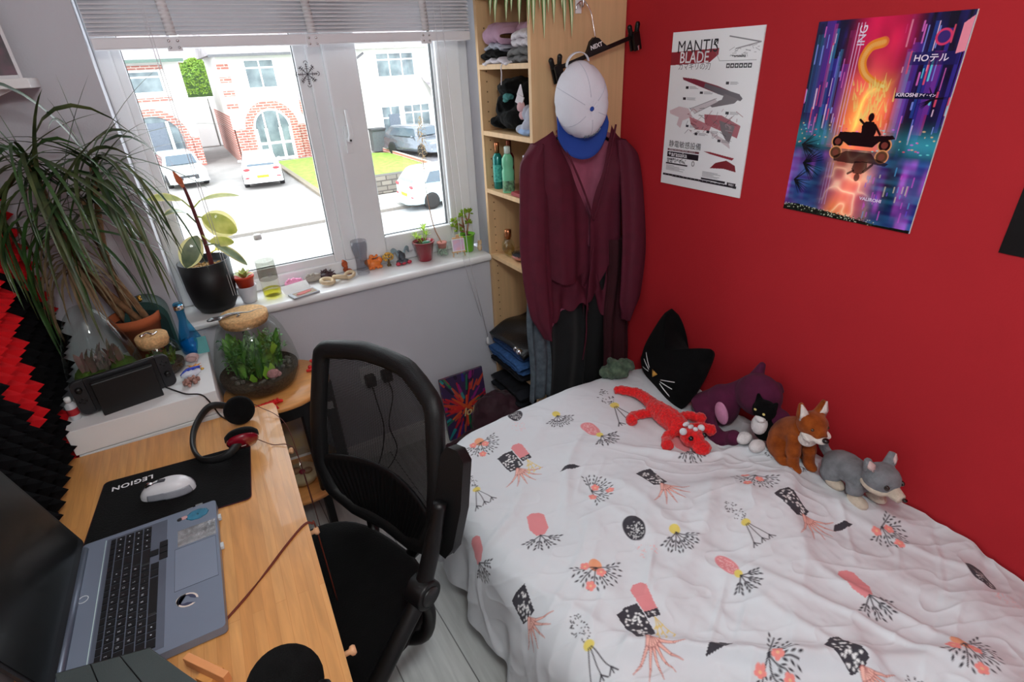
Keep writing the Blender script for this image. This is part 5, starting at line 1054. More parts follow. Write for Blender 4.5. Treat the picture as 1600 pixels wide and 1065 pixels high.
# below the table
bx = thing('glass_globe', 'glass globe holding pale shells on the table shelf', 'globe', (0.085, 1.865, 0.20))
m = MB(); m.lathe([(.03, .002), (.05, .01), (.07, .04), (.075, .075), (.065, .11), (.045, .13), (.04, .135)], 32, cap=False); m.build('glass', M_glass, bx)
m = MB(); m.lathe([(.02, .005), (.05, .014), (.065, .04), (.06, .05), (.001, .055)], 24); m.mi = 1; m.ell((.02, -.02, .06), (.02, .016, .012)); m.ell((-.02, .0, .06), (.022, .016, .014)); m.mi = 2; m.ell((0, -.03, .07), (.012, .01, .01)); m.build('contents', [mat('cream sand', (204, 186, 150), .9, var=.2), mat('brown shell', (150, 110, 80), .5), mat('crimson bead', (150, 30, 60), .4)], bx)
m = MB(); m.M = TM((0.10, 2.03, 0.20), (R(-10), 0, R(-4))); m.b2((-.08, -.006, .0), (.08, .006, .27)); m.mi = 1; m.b2((-.07, -.0075, .012), (.07, -.006, .255))
tag(m.build('photo_print', [M_white, mat('pastel print', (180, 170, 160), .4, col2=(150, 130, 90), var=.35, vs=18)]), 'pale framed print standing on the table shelf behind the globe', 'picture')
bo = thing('box_file', 'dark upright box file beside the round table', 'box', (0.245, 1.97, 0.0))
m = MB(); m.M = TM((0.275, 2.03, 0.0), (0, 0, R(-10))); m.b2((-.02, -.11, .0), (.02, .04, .50)); m.mi = 1; m.b2((-.012, -.1105, .45), (.012, -.11, .485)); m.build('box', [mat('charcoal card', (48, 46, 48), .7), M_white], bo, world=True, bevel=.002)
# wall sockets and plugs behind the chair
sk = thing('wall_socket', 'white double wall socket behind the mesh chair', 'socket', (0.50, 2.105, 0.44))
m = MB(); m.b2((0.43, 2.095, 0.405), (0.575, 2.1095, 0.49)); m.build('plate', M_upvc, sk, world=True, bevel=.003)
for x, lb in ((0.465, 'left'), (0.54, 'right')):
    t = thing('plug', 'black plug in the %s side of the white wall socket' % lb, 'plug', (x, 2.08, 0.43))
    m = MB(); m.b2((x - .022, 2.05, 0.405), (x + .022, 2.0945, 0.455)); m.build('body', M_black, t, world=True, bevel=.006)
    m = MB(); m.tube(spline([(x, 2.06, .41), (x + .005, 2.05, .33), (x + (.01 if lb == 'left' else -.04), 2.03, .2), (x - .03, 2.0, .08), (x - .10, 1.96, .02), (x - .2, 1.95, .012)]), .003, 8); m.build('cable', M_black, t, world=True)
ad = thing('charger', 'white charger block with a looped cable on the wall behind the chair top', 'charger', (0.49, 2.10, 0.53))
m = MB(); m.b2((0.455, 2.075, 0.515), (0.53, 2.1095, 0.55)); m.mi = 1; m.b2((.46, 2.0745, .541), (.525, 2.076, .545)); m.build('block', [M_upvc, M_black], ad, world=True, bevel=.003)
m = MB(); m.tube(spline([(.455, 2.09, .54), (.43, 2.085, .565), (.45, 2.08, .61), (.49, 2.08, .60), (.51, 2.085, .555)]), .0015, 6); m.build('cable', mat('grey cable', (150, 150, 155), .5), ad, world=True)
ro = thing('router', 'white slotted box on the wall by the top of the chair', 'router', (0.60, 2.09, 0.44))
m = MB(); m.M = TM((0.60, 2.085, 0.47), (0, R(22), 0)); m.box((0, 0, 0), (.10, .045, .03)); m.mi = 1
for k in range(2): m.box((-.02 + .04 * k, -.023, .004), (.028, .002, .008))
m.build('case', [M_upvc, M_black], ro, world=True, bevel=.002)
# canvas and bag on the floor
cvt = thing('canvas_print', 'bright multicoloured canvas leaning on the wall below the sill', 'picture', (0.89, 2.05, 0.0))
ccv = Canvas(0, 0, 230, 330, .001, (60, 40, 80)); rr_ = random.Random(31)
for i in range(150):
    a = rr_.uniform(0, 2 * pi); r0 = rr_.uniform(.0, .2); r1 = r0 + rr_.uniform(.03, .09); c0 = (.115, .15); ccv.line((c0[0] + r0 * math.cos(a), c0[1] + r0 * math.sin(a)), (c0[0] + r1 * math.cos(a), c0[1] + r1 * math.sin(a)), rr_.uniform(.004, .010), rr_.choice([(190, 30, 40), (30, 150, 150), (50, 40, 140), (150, 30, 120), (30, 120, 80), (200, 70, 40), (30, 20, 40)] if r0 > .05 else [(210, 40, 40), (220, 90, 40)]), .004, a=.9)
GX = ccv.X - .115; ang_c = R(9)
np_mesh('painting', GX, -0.022 - 0.001 + ccv.Y * math.sin(ang_c) - 0.032, ccv.Y * math.cos(ang_c) + .004, ccv.A, attr_mat('painted canvas', .5), cvt)
m = MB(); m.M = TM((0, -0.045, 0.004), (-ang_c, 0, 0)); m.b2((-.115, -0.0085, 0), (.115, .004, .329)); m.build('stretcher', mat('canvas edge', (70, 110, 120), .7, col2=(120, 60, 90), var=.3, vs=30), cvt)
m = MB(); m.text('lole', .058, Matrix.Translation((0.02, -0.056 + 0.018, 0.125)) @ Matrix.Rotation(R(90) - ang_c, 4, 'X'), shear=.3, bold=.001); m.build('lettering', mat('pale gold paint', (232, 214, 150), .5), cvt)
bg_ = thing('bag', 'crumpled dark maroon bag on the floor between chair and bookcase', 'bag', (0.98, 1.88, 0.0))
M_bag = mat('maroon nylon', (58, 24, 36), .7, var=.25, vs=12, bump=.5, bs=40, sheen=.1)
m = MB(); m.ell((0.93, 1.86, .05), (.21, .10, .05)); m.ell((0.99, 1.90, .12), (.13, .10, .14), (0, .3, 0)); m.ell((1.06, 1.86, .10), (.10, .09, .12)); m.ell((0.80, 1.87, .035), (.14, .08, .035)); m.build('bag_body', M_bag, bg_, world=True, remesh=.008, smooth=6, disp=.03, ds=.05)
m = MB(); m.tube(spline([(.76, 1.84, .06), (.72, 1.80, .01), (.66, 1.84, .012), (.70, 1.90, .012), (.80, 1.93, .05)]), .012, 8, sx=.4); m.build('strap', M_bag, bg_, world=True)
# ================================================================ ON THE WINDOW SILL
SL = 0.8755
def pot(name, label, c, rt_, rb, h, mt, cat='plant', lip=0.003, soil=M_soil):
    t = thing(name, label, cat, (*c, SL))
    m = MB(); m.lathe([(rb * .9, 0), (rb, .003), (rb + (rt_ - rb) * .95, h - .004), (rt_ + lip, h - .003), (rt_ + lip, h), (rt_ - .003, h), (rt_ - .005, h - .018)], 36); m.build('pot', mt, t)
    m = MB(); m.lathe([(.001, h - .010), (rt_ - .005, h - .012)], 24, cap=False); m.build('soil', soil, t); return t
M_blackpot = mat('matt black ceramic', (18, 18, 20), .5, var=.1)
rp = thing('rubber_plant', 'rubber plant with cream edged leaves in a large black pot on the sill', 'plant', (-0.018, 2.178, SL))
m = MB(); m.lathe([(.045, 0), (.06, .004), (.074, .03), (.082, .09), (.086, .19), (.083, .19), (.079, .165)], 44); m.build('pot', M_blackpot, rp)
m = MB(); m.lathe([(.001, .168), (.079, .163)], 30, cap=False); m.mi = 1
for i in range(50): a = random.uniform(0, 6.28); q = random.uniform(0, .07); m.ell((q * math.cos(a), q * math.sin(a), .168), (.006, .005, .004), nu=8, nv=5)
m.build('soil', [mat('bark chips', (150, 116, 66), .9, var=.5, vs=90, bump=.8, bs=120)] * 2, rp)
def RP(*a): return Vector(a) - Vector((-0.018, 2.178, SL))
stem = [RP(0.005, 2.175, 1.04), RP(0.006, 2.17, 1.12), RP(0.004, 2.165, 1.20), RP(0.0, 2.165, 1.28), RP(-0.004, 2.165, 1.325)]
m = MB(); m.tube(spline(stem, 6), [.0085 - .00016 * i for i in range(25)], 10); m.build('stem', mat('wine red stem', (96, 34, 40), .5, var=.2), rp)
M_var = mat('cream green leaf', (176, 190, 96), .4, tl=.5, col2=(214, 216, 150), var=.12, vs=22, coat=.2, sss=.0)
M_grl = mat('grey green leaf', (92, 116, 82), .4, col2=(136, 152, 108), var=.15, vs=20, coat=.2)
def bleaf(name, par, p0, p1, w, nrm, mt, edge=None, droop=0.15, stalk=None):
    p0, p1 = Vector(p0), Vector(p1); n = Vector(nrm).normalized(); pts = [p0.lerp(p1, t / 10) + Vector((0, 0, -droop * (p1 - p0).length * (t / 10) ** 2)) + n * math.sin(pi * t / 10) * .006 for t in range(11)]
    m = MB(); sh = lambda t: max(.06, math.sin(pi * min(1, t * .98 + .01)) ** .62)
    if edge: m.leaf(pts, w, n, shape=sh, fold=.12); m.mi = 1; m.leaf([p + n * .0006 for p in pts], w * .72, n, shape=sh, fold=.12); mats_ = [edge, mt]
    else: m.leaf(pts, w, n, shape=sh, fold=.12); mats_ = [mt]
    if stalk is not None: m.tube([Vector(stalk), p0 + (p0 - Vector(stalk)) * .02], .0025, 6)
    return m.build(name, mats_, par)
cream = mat('cream leaf edge', (222, 214, 150), .45, tl=.5)
bleaf('leaf', rp, RP(-.022, 2.16, 1.285), RP(-.118, 2.15, 1.315), .020, (.1, -.5, .8), M_var, cream, .12, RP(0, 2.165, 1.25))
bleaf('leaf', rp, RP(-.02, 2.15, 1.24), RP(-.085, 2.12, 1.275), .018, (.2, -.2, .9), M_grl, cream, .3, RP(0, 2.165, 1.20))
bleaf('leaf', rp, RP(.03, 2.16, 1.275), RP(.155, 2.16, 1.285), .016, (0, -.3, .95), M_var, cream, .1, RP(0, 2.165, 1.25))
bleaf('leaf', rp, RP(.02, 2.15, 1.22), RP(.115, 2.14, 1.165), .045, (.0, -.9, .35), M_var, cream, .1, RP(.002, 2.165, 1.225))
bleaf('leaf', rp, RP(.02, 2.14, 1.135), RP(.095, 2.13, 1.125), .022, (.0, -.8, .6), M_var, cream, .05, RP(.002, 2.165, 1.16))
bleaf('leaf', rp, RP(-.012, 2.13, 1.165), RP(-.075, 2.105, 1.075), .037, (-.1, -.98, .15), M_grl, cream, .05, RP(.002, 2.165, 1.13))
bleaf('leaf', rp, RP(.03, 2.12, 1.13), RP(.115, 2.10, 1.045), .022, (.35, -.5, .75), M_grl, cream, .05, RP(.004, 2.168, 1.12))
bleaf('leaf', rp, RP(.03, 2.19, 1.09), RP(.07, 2.2, 1.085), .02, (0, -.3, 1), mat('yellow leaf', (226, 214, 60), .5), None, .05, RP(.004, 2.17, 1.085))
m = MB(); m.leaf([RP(-.004, 2.165, 1.32), RP(-.012, 2.16, 1.35), RP(-.022, 2.155, 1.385)], .011, (0, -1, .1), fold=.6); m.build('new_leaf', mat('orange bud', (206, 110, 74), .5, var=.2), rp, label='curled orange new leaf')
sp = thing('succulent', 'small succulent in an orange pot nested in a white pot on the sill', 'plant', (0.095, 2.172, SL))
m = MB(); m.lathe([(.022, 0), (.026, .003), (.036, .065), (.034, .066), (.031, .04)], 30); m.build('outer_pot', mat('pale grey ceramic', (206, 208, 214), .4), sp)
m = MB(); m.lathe([(.026, .055), (.034, .098), (.037, .098), (.037, .106), (.034, .106), (.031, .092)], 30); m.build('inner_pot', mat('orange plastic', (226, 72, 40), .35), sp)
m = MB()
for k in range(14): a = k * 2.4; e = .35 + .05 * k; L_ = .042; m.leaf([(0, 0, .092), (L_ * .5 * math.cos(a) * math.cos(e), L_ * .5 * math.sin(a) * math.cos(e), .092 + L_ * .6 * math.sin(e) + .004), (L_ * math.cos(a) * math.cos(e), L_ * math.sin(a) * math.cos(e), .095 + L_ * math.sin(e))], .010, (0, 0, 1))
m.build('leaves', mat('pale striped leaf', (150, 170, 90), .5, col2=(206, 200, 130), var=.2, vs=90), sp)
cb = thing('plastic_bottle', 'clear plastic bottle with yellow bottom and white label on the sill', 'bottle', (0.18, 2.18, SL))
m = MB(); m.lathe([(.026, 0), (.033, .004), (.034, .03), (.0325, .05), (.034, .10), (.033, .15), (.024, .19), (.014, .215), (.013, .235)], 32); m.build('body', glassy('clear plastic', (254, 255, 250), 1.0, .08), cb)
m = MB(); m.lathe([(.022, .003), (.0325, .006), (.0332, .03), (.001, .034)], 28); m.build('liquid', glassy('yellow green liquid', (244, 240, 120), .98, .1), cb)
m = MB(); m.lathe([(.0345, .07), (.0345, .145)], 32, cap=False); m.build('label', glassy('faded label', (240, 240, 236), .75, .5), cb)
m = MB(); m.lathe([(.0145, .228), (.0145, .245), (.012, .247)], 20); m.build('cap', M_white, cb)
m = MB()
for k in range(6): m.box((.004, -.0352, .088 + k * .003), (.014, .0006, .0015))
m.build('label_print', mat('faint grey print', (150, 150, 150), .6), cb)
def soapy(x, y, col, nm, lb, mt):
    m = MB(); m.ell((x, y, SL + .017), (.038, .022, .017)); 
    for k in range(7): m.ell((x - .026 + k * .0087, y - .012 + .003 * (k % 2), SL + .031), (.0055, .006, .005), nu=10, nv=6)
    m.ell((x - .018, y - .012, SL + .035), .007, nu=10, nv=6); m.ell((x + .0, y - .014, SL + .036), .007, nu=10, nv=6)
    return tag(m.build(nm, mt, remesh=.0018, smooth=2), lb, 'toy')
soapy(.272, 2.225, 0, 'crocodile_toy', 'pink rounded crocodile toy on the sill beside the clear bottle', mat('pink rubber', (244, 158, 196), .45))
soapy(.350, 2.235, 0, 'crocodile_toy', 'grey rounded crocodile toy on the sill right of the pink one', mat('stone grey rubber', (168, 160, 150), .6))
m = MB(); rs = random.Random(6)
for i in range(46):
    a = rs.uniform(0, 6.28); e = rs.uniform(.1, 1.4); L_ = rs.uniform(.018, .034); c0 = (.405 + rs.uniform(-.014, .014), 2.235, SL + .018); m.tube([c0, (c0[0] + L_ * math.cos(a) * math.cos(e), c0[1] + L_ * .7 * math.sin(a) * math.cos(e), c0[2] + L_ * math.sin(e) * .9)], [.006, .0006], 6)
m.ell((.405, 2.235, SL + .014), (.032, .022, .014)); m.ell((.432, 2.222, SL + .012), (.012, .01, .012))
tag(m.build('hedgehog_figure', mat('dark brown resin', (58, 30, 34), .4, var=.4, vs=60), remesh=.002), 'dark brown spiky figure on the sill behind the wooden rings', 'figurine')
bk_ = thing('booklet', 'small open booklet with red artwork at the sill front edge', 'booklet', (0.285, 2.115, SL), (0, 0, R(14)))
m = MB(); m.box((0, 0, .004), (.105, .058, .006)); m.mi = 1; m.box((0.004, -.002, .0073), (.085, .045, .0006)); m.mi = 2; m.ell((0, .0, .0078), (.034, .014, .0006), (0, 0, .2), nu=14, nv=4); m.ell((.02, .002, .0079), (.012, .012, .0006), nu=14, nv=4)
m.build('pages', [mat('grey cover', (176, 178, 184), .6), mat('dull red art', (160, 84, 78), .5, col2=(120, 110, 80), var=.3, vs=60), mat('rust art', (176, 60, 50), .5)], bk_)
m = MB(); m.M = TM((-.008, .030, .008), (R(38), 0, 0)); m.box((0, .02, 0), (.105, .04, .0012)); m.build('cover', mat('white card', (232, 232, 230), .6), bk_)
m = MB()
def ring(c, r, rot, rr=.0085, sq=1.3):
    e = Euler(rot).to_matrix(); m.tube([Vector(c) + e @ Vector((r * sq * math.cos(a), r * math.sin(a), 0)) for a in [2 * pi * i / 24 for i in range(24)]], rr, 10, closed=True)
ring((.392, 2.165, SL + .014), .020, (.25, .15, .3)); ring((.445, 2.17, SL + .018), .018, (-.35, .3, .1)); ring((.49, 2.185, SL + .014), .016, (.3, -.2, .5), .007)
tag(m.build('wooden_rings', mat('pale carved wood', (212, 190, 156), .7, var=.12, vs=40)), 'pale carved wooden chain links on the sill by the smoked glass', 'ornament')
m = MB(); m.tube(spline([(.485, 2.245, SL + .006), (.512, 2.235, SL + .006), (.51, 2.255, SL + .010), (.488, 2.252, SL + .014), (.494, 2.24, SL + .03), (.488, 2.245, SL + .048), (.484, 2.235, SL + .06)]), [.006] * 18 + [.0075] * 8 + [.006] * 11, 10); m.ell((.490, 2.242, SL + .044), (.013, .005, .016)); m.ell((.484, 2.232, SL + .062), (.006, .009, .005)); m.lathe([(.018, 0), (.016, .004), (.001, .006)], 20, (.498, 2.245, SL))
tag(m.build('cobra_figurine', mat('copper resin', (176, 84, 48), .35, metal=.3, var=.2), remesh=.0013), 'copper coloured cobra figurine on the sill left of the smoked glass', 'figurine')
m = MB(); m.lathe([(.020, .0), (.0255, .002), (.027, .02), (.024, .05), (.026, .08), (.032, .11), (.0335, .130), (.032, .146), (.030, .146), (.0315, .13), (.030, .11), (.024, .08), (.022, .05), (.024, .022), (.001, .012)], 36, (.552, 2.195, SL), cap=False)
sg = tag(m.build('smoked_glass', glassy('smoked glass', (236, 237, 240), .98, .10)), 'tall grey smoked drinking glass standing on the sill', 'glass')
m = MB(); m.ell((.612, 2.235, SL + .020), (.033, .020, .02)); m.ell((.585, 2.228, SL + .034), (.014, .012, .013)); m.ell((.64, 2.238, SL + .03), (.014, .012, .016)); m.tube(spline([(.60, 2.235, SL + .035), (.605, 2.235, SL + .055), (.62, 2.235, SL + .048), (.635, 2.24, SL + .056)]), [.008] * 10 + [.005] * 9, 8)
for x in (.59, .605, .625, .638): m.ell((x, 2.218, SL + .008), (.008, .008, .008), nu=10, nv=6)
tag(m.build('dragon_figurine', mat('orange glaze', (238, 128, 52), .3, coat=.4, var=.15, vs=50), remesh=.0018), 'orange dragon shaped figurine right of the smoked glass', 'figurine')
tr = thing('tree_figurine', 'small yellow bead tree ornament between orange and grey figurines', 'ornament', (.676, 2.222, SL))
m = MB(); rs = random.Random(10)
for i in range(60): a = rs.uniform(0, 6.28); e = rs.uniform(-.6, 1.5); m.ell((.022 * math.cos(a) * math.cos(e), .018 * math.sin(a) * math.cos(e), .040 + .018 * math.sin(e)), .0045, nu=8, nv=5)
m.build('crown', mat('yellow beads', (228, 190, 90), .4, col2=(206, 150, 60), var=.2, vs=90), tr)
m = MB(); m.tube([(0, 0, .0), (0, 0, .03)], [.007, .004], 8); m.box((0, 0, .004), (.016, .012, .008)); m.build('trunk', mat('olive brown', (110, 92, 60), .6), tr)
dg = thing('gem_dragon', 'grey blue winged dragon ornament on a red and black base, left of red pot', 'ornament', (.735, 2.208, SL))
m = MB(); m.ell((0, 0, .012), (.030, .020, .012)); m.ell((.0, 0, .035), (.016, .013, .02)); m.tube(spline([(0, 0, .045), (-.012, -.01, .06), (-.018, -.014, .066)]), [.009] * 6 + [.007] * 7, 8); m.build('body', mat('dark grey glaze', (74, 80, 88), .3, coat=.3, var=.3, vs=60), dg, remesh=.002)
m = MB()
for s in (-1, 1): m.grid(lambda u, v, s=s: (s * (.006 + u * .036), .006 + .012 * u, .045 + .030 * math.sin(u * 2.3) - v * (.030 + .01 * math.sin(u * 9)) * (1 - .3 * u)), 12, 4)
m.build('wings', mat('pale teal wing', (146, 168, 176), .35, coat=.3, var=.2, vs=50), dg, solid=.0015)
m = MB()
for x in (-.025, .0, .026): m.ell((x, -.012, .008), (.012, .010, .008))
m.build('base_gems', mat('crimson gems', (196, 50, 70), .3, coat=.4), dg)
r1 = pot('potted_plant', 'bright green tufted plant in a glossy dark red pot on the sill', (.838, 2.195), .047, .031, .088, mat('glossy red glaze', (150, 22, 44), .18, coat=.6))
m = MB()
for cx_, cy_, cz, n, ln in ((.008, 0, .14, 22, .036), (-.032, .0, .115, 16, .03), (.018, .0, .118, 12, .025), (-.01, .01, .105, 10, .02)):
    m.tube([(cx_ * .3, 0, .078), (cx_, cy_, cz - .006)], .0018, 6)
    for k in range(n): a = k * 2.4; e = rs.uniform(-.2, 1.1); m.leaf([(cx_, cy_, cz - .008), (cx_ + ln * .55 * math.cos(a) * math.cos(e), cy_ + ln * .55 * math.sin(a) * math.cos(e), cz + ln * .6 * math.sin(e)), (cx_ + ln * math.cos(a) * math.cos(e), cy_ + ln * math.sin(a) * math.cos(e), cz + ln * .8 * math.sin(e))], .0028, (0, 0, 1))
m.build('foliage', mat('lime foliage', (176, 214, 86), .5, tl=.5, col2=(206, 232, 110), var=.1), r1)
m = MB(); m.ell((.01, -.008, .08), (.02, .018, .010)); m.build('jade_stone', mat('green stone', (40, 110, 84), .3, coat=.4, var=.4, vs=80), r1)
gj = thing('glass_jar_plant', 'tall thin dried stem growing from a pink pot in a glass jar', 'plant', (.930, 2.205, SL))
m = MB(); m.lathe([(.022, .001), (.0265, .004), (.0275, .04), (.0265, .045)], 28, cap=False); m.build('jar', M_glass, gj)
m = MB()
for i in range(60): a = rs.uniform(0, 6.28); q = .021 * rs.random() ** .5; m.ell((q * math.cos(a), q * math.sin(a), .006 + rs.random() * .028), .0038, nu=6, nv=4)
m.build('glass_pebbles', mat('green white pebbles', (190, 214, 196), .3, var=.25, vs=200, coat=.3), gj)
m = MB(); m.lathe([(.018, .036), (.021, .058), (.0225, .058), (.0225, .064), (.019, .064), (.001, .06)], 24); m.build('inner_pot', mat('faded pink pot', (222, 150, 140), .5), gj)
m = MB(); sw = spline([(0, 0, .06), (-.03, .0, .14), (-.045, -.004, .26), (-.05, -.008, .38), (-.045, -.012, .50), (-.04, -.014, .60)], 12); m.tube(sw, [.0026 - .00004 * i for i in range(len(sw))], 6); m.build('stem', mat('dry pinkish stem', (196, 150, 124), .7), gj)
m = MB()
for k in range(90): t = .60 + .39 * k / 90; p = sw[min(len(sw) - 1, int(t * len(sw)))]; a = k * 2.4; L_ = .012 + .016 * math.sin(pi * k / 90); m.leaf([p, p + Vector((L_ * .6 * math.cos(a), L_ * .5 * math.sin(a), .006)), p + Vector((L_ * math.cos(a), L_ * .8 * math.sin(a), -.004 + .01 * math.sin(k)))], .0022, (0, 0, 1))
m.build('leaves', mat('dry tan leaf', (214, 190, 150), .7, tl=.5, var=.2, vs=90), gj)
ez = thing('easel', 'miniature wooden easel with a pink picture on the sill', 'easel', (.985, 2.150, SL), (0, 0, R(-12)))
m = MB()
for x in (-.026, .026): m.tube([(x * 1.05, -.008, 0), (x * .7, .006, .085)], .0024, 6)
m.tube([(0, .030, 0), (0, .008, .08)], .0024, 6); m.box((0, -.006, .022), (.064, .010, .004)); m.box((0, .002, .083), (.05, .006, .007)); m.box((0, .003, .092), (.014, .005, .012)); m.build('stand', mat('light pine', (226, 178, 130), .6), ez)
m = MB(); m.M = TM((0, -.004, .053), (R(-9), 0, 0)); m.box((0, 0, 0), (.058, .004, .056)); m.mi = 1; m.box((0, -.0022, 0), (.050, .0006, .048)); m.build('picture', [M_white, mat('pink lilac paint', (246, 190, 206), .6, col2=(214, 190, 222), var=.06, vs=40)], ez)
g1 = pot('jade_plant', 'jade plant with yellow green leaves in a bright green pot on the sill', (1.052, 2.190), .036, .026, .082, mat('lime green glaze', (112, 190, 24), .3, coat=.4))
m = MB(); tips = []
for a_, b_ in (((0, 0, .07), (-.012, 0, .115)), ((-.012, 0, .115), (-.055, 0, .150)), ((-.012, 0, .115), (-.022, -.01, .165)), ((0, 0, .075), (.012, 0, .13)), ((.012, 0, .13), (.022, 0, .175)), ((.012, 0, .13), (-.004, .0, .178)), ((-.035, 0, .135), (-.062, -.01, .128)), ((0, 0, .09), (-.04, 0, .105))): m.tube([a_, b_], [.005, .0028], 8); tips.append(b_)
m.build('stem', mat('jade bark', (168, 120, 88), .7), g1)
m = MB()
for q in tips[1:]:
    for k in range(11):
        a = k * 2.4; e = rs.uniform(-.2, 1.3); L_ = .014; c = (q[0] + L_ * math.cos(a) * math.cos(e), q[1] + L_ * math.sin(a) * math.cos(e), q[2] + L_ * math.sin(e)); m.ell(c, (.0095, .0055, .003), (rs.uniform(-.5, .5), -e, a), nu=8, nv=5)
m.build('leaves', mat('jade leaf', (206, 222, 84), .35, tl=.55, col2=(120, 166, 50), var=.15, vs=60), g1)
cf = thing('cat_figurine', 'little cream cat figurine at the far right end of the sill', 'figurine', (1.096, 2.155, SL))
m = MB(); m.ell((0, 0, .018), (.011, .014, .018)); m.ell((0, -.004, .040), (.010, .010, .010)); m.tube([(-.006, -.004, .046), (-.008, -.004, .056)], [.004, .001], 6); m.tube([(.006, -.004, .046), (.008, -.004, .056)], [.004, .001], 6); m.build('body', mat('cream glaze', (230, 208, 176), .35, col2=(214, 170, 120), var=.1, vs=50), cf, remesh=.0013)
m = MB(); m.tube(spline([(0, .01, .008), (.014, .014, .018), (.012, .012, .036)]), .0028, 8); m.build('tail', mat('tan glaze', (206, 150, 96), .4), cf)

# ================================================================ ON THE BOOKCASE SHELVES
def cloth(name, label, c, s, cols, layers=3, cat='clothes', seed=0, group=None, wob=.01, rough=.9):
    """folded garment: stacked soft folds, rounded at the open front edge (towards -x)"""
    r_ = random.Random(seed); m = MB(); h = s[2] / layers
    for k in range(layers):
        z = c[2] + h * (k + .5); dx = r_.uniform(-wob, wob); dy = r_.uniform(-wob, wob)
        N = 14
        def sec(u, v, z=z, dx=dx, dy=dy, h=h, k=k):
            a = v * 2 * pi; x = math.copysign(abs(math.cos(a)) ** .35, math.cos(a)) * s[0] / 2; zz = math.copysign(abs(math.sin(a)) ** .8, math.sin(a)) * h * .56
            e = (1 - abs(2 * u - 1) ** 8) ** .5 if 0 < u < 1 else 0.02
            wv = .006 * math.sin(u * 17 + k * 2 + c[1] * 30) + .004 * math.sin(u * 41 + k)
            return (c[0] + x * (.95 + .05 * e) + dx, c[1] + (u - .5) * s[1] + dy, z + zz * (.25 + .75 * e) + wv * .5 - .012 * (abs(2 * u - 1) ** 3) * (1 if k == layers - 1 else .3))
        m.mi = k % len(cols) ; m.grid(sec, 26, 20)
    o = m.build(name, cols, disp=.006, ds=.03); return tag(o, label, cat, group)
LIL = mat('dusty pink cotton', (188, 150, 172), .9, var=.1, bump=.3, bs=300); LGR = mat('light grey cotton', (172, 174, 186), .9, var=.1, bump=.3, bs=300); WHT = mat('white cotton', (214, 208, 214), .9, var=.06, bump=.3, bs=300); DGR = mat('mid grey knit', (112, 112, 112), .95, var=.15, bump=.5, bs=400)
s0 = SHZ[0]
cloth('folded_clothes', 'pink rolled top on the highest shelf, left of the stack', (1.25, 1.985, s0 + .072), (.25, .13, .058), [LIL], 1, seed=1)
cloth('folded_clothes', 'long dusty pink garment lying across the top of the highest shelf', (1.30, 1.86, s0 + .085), (.22, .16, .045), [LIL], 1, seed=12)
cloth('folded_clothes', 'light grey folded top under the pink roll', (1.24, 1.99, s0 + .048), (.24, .14, .022), [LGR], 1, seed=2)
cloth('folded_clothes', 'black folded top under the light grey one on the highest shelf', (1.24, 2.0, s0 + .020), (.24, .15, .026), [M_blackm], 1, seed=3)
cloth('folded_clothes', 'white shirt at the bottom of the highest shelf stack', (1.235, 1.965, s0 + .001), (.24, .20, .018), [WHT], 1, seed=4)
cloth('folded_clothes', 'white knotted top on the right of the highest shelf', (1.235, 1.80, s0 + .052), (.22, .12, .05), [WHT], 2, seed=5)
cloth('folded_clothes', 'grey folded knitwear at the right of the highest shelf', (1.235, 1.815, s0 + .001), (.22, .16, .05), [DGR], 2, seed=6)
m = MB(); m.tube(spline([(1.12, 1.90, s0 + .01), (1.108, 1.90, s0 - .01), (1.106, 1.895, s0 - .035), (1.108, 1.905, s0 - .07)]), .002, 6); tag(m.build('drawstring', WHT), 'grey drawstring dangling over the edge of the highest shelf', 'drawstring')
def heap(name, label, blobs, mt, cat='clothes', vox=.006, dsp=.03, ds=.035):
    m = MB()
    for c, r_ in blobs: m.ell(c, r_, nu=14, nv=9)
    return tag(m.build(name, mt, remesh=vox, disp=dsp, ds=ds, smooth=3), label, cat)
s1 = SHZ[1]
heap('black_clothes', 'heap of black clothes filling the second shelf', [((1.22, 1.96, s1 + .16), (.09, .075, .035)), ((1.22, 1.98, s1 + .09), (.09, .06, .07)), ((1.20, 1.92, s1 + .05), (.08, .09, .045)), ((1.19, 2.02, s1 + .035), (.07, .04, .03)), ((1.25, 1.88, s1 + .10), (.09, .06, .09))], M_blackm, vox=.007, dsp=.02, ds=.03)
m = MB(); m.ell((1.16, 1.945, s1 + .13), (.02, .022, .012)); m.ell((1.155, 1.955, s1 + .118), (.014, .014, .014)); tag(m.build('teal_scarf', mat('teal fabric', (70, 130, 128), .9, var=.3, vs=80), remesh=.003, disp=.012, ds=.015), 'twist of teal fabric in the black clothes heap', 'scarf')
heap('soft_toy', 'grey and white soft toy clothes tucked at the right of the second shelf', [((1.18, 1.80, s1 + .03), (.05, .05, .03)), ((1.18, 1.79, s1 + .065), (.04, .035, .04)), ((1.16, 1.84, s1 + .02), (.03, .03, .018)), ((1.18, 1.83, s1 + .075), (.03, .02, .03))], mat('pale grey plush', (186, 190, 206), .95, col2=(150, 154, 170), var=.15, vs=30, sheen=.3), cat='toy', vox=.004, dsp=.008)
m = MB(); m.M = TM((1.155, 1.845, s1 + .135), (R(25), 0, R(20))); m.prism([(-.002, -.016), (.002, -.016), (.002, .016), (-.002, .016)], -.03, .0); m.leaf([(0, 0, -.03), (0, .006, 0), (0, .016, .035)], .016, (1, 0, 0)); m.mi = 1; m.ell((.004, -.012, -.035), (.010, .018, .020)); m.ell((.004, -.03, -.06), (.010, .016, .016))
tag(m.build('pink_garment', [WHT, mat('blush fabric', (206, 164, 168), .9)], disp=.004, ds=.02), 'white and blush pointed fabric sticking out over the black clothes', 'clothes')
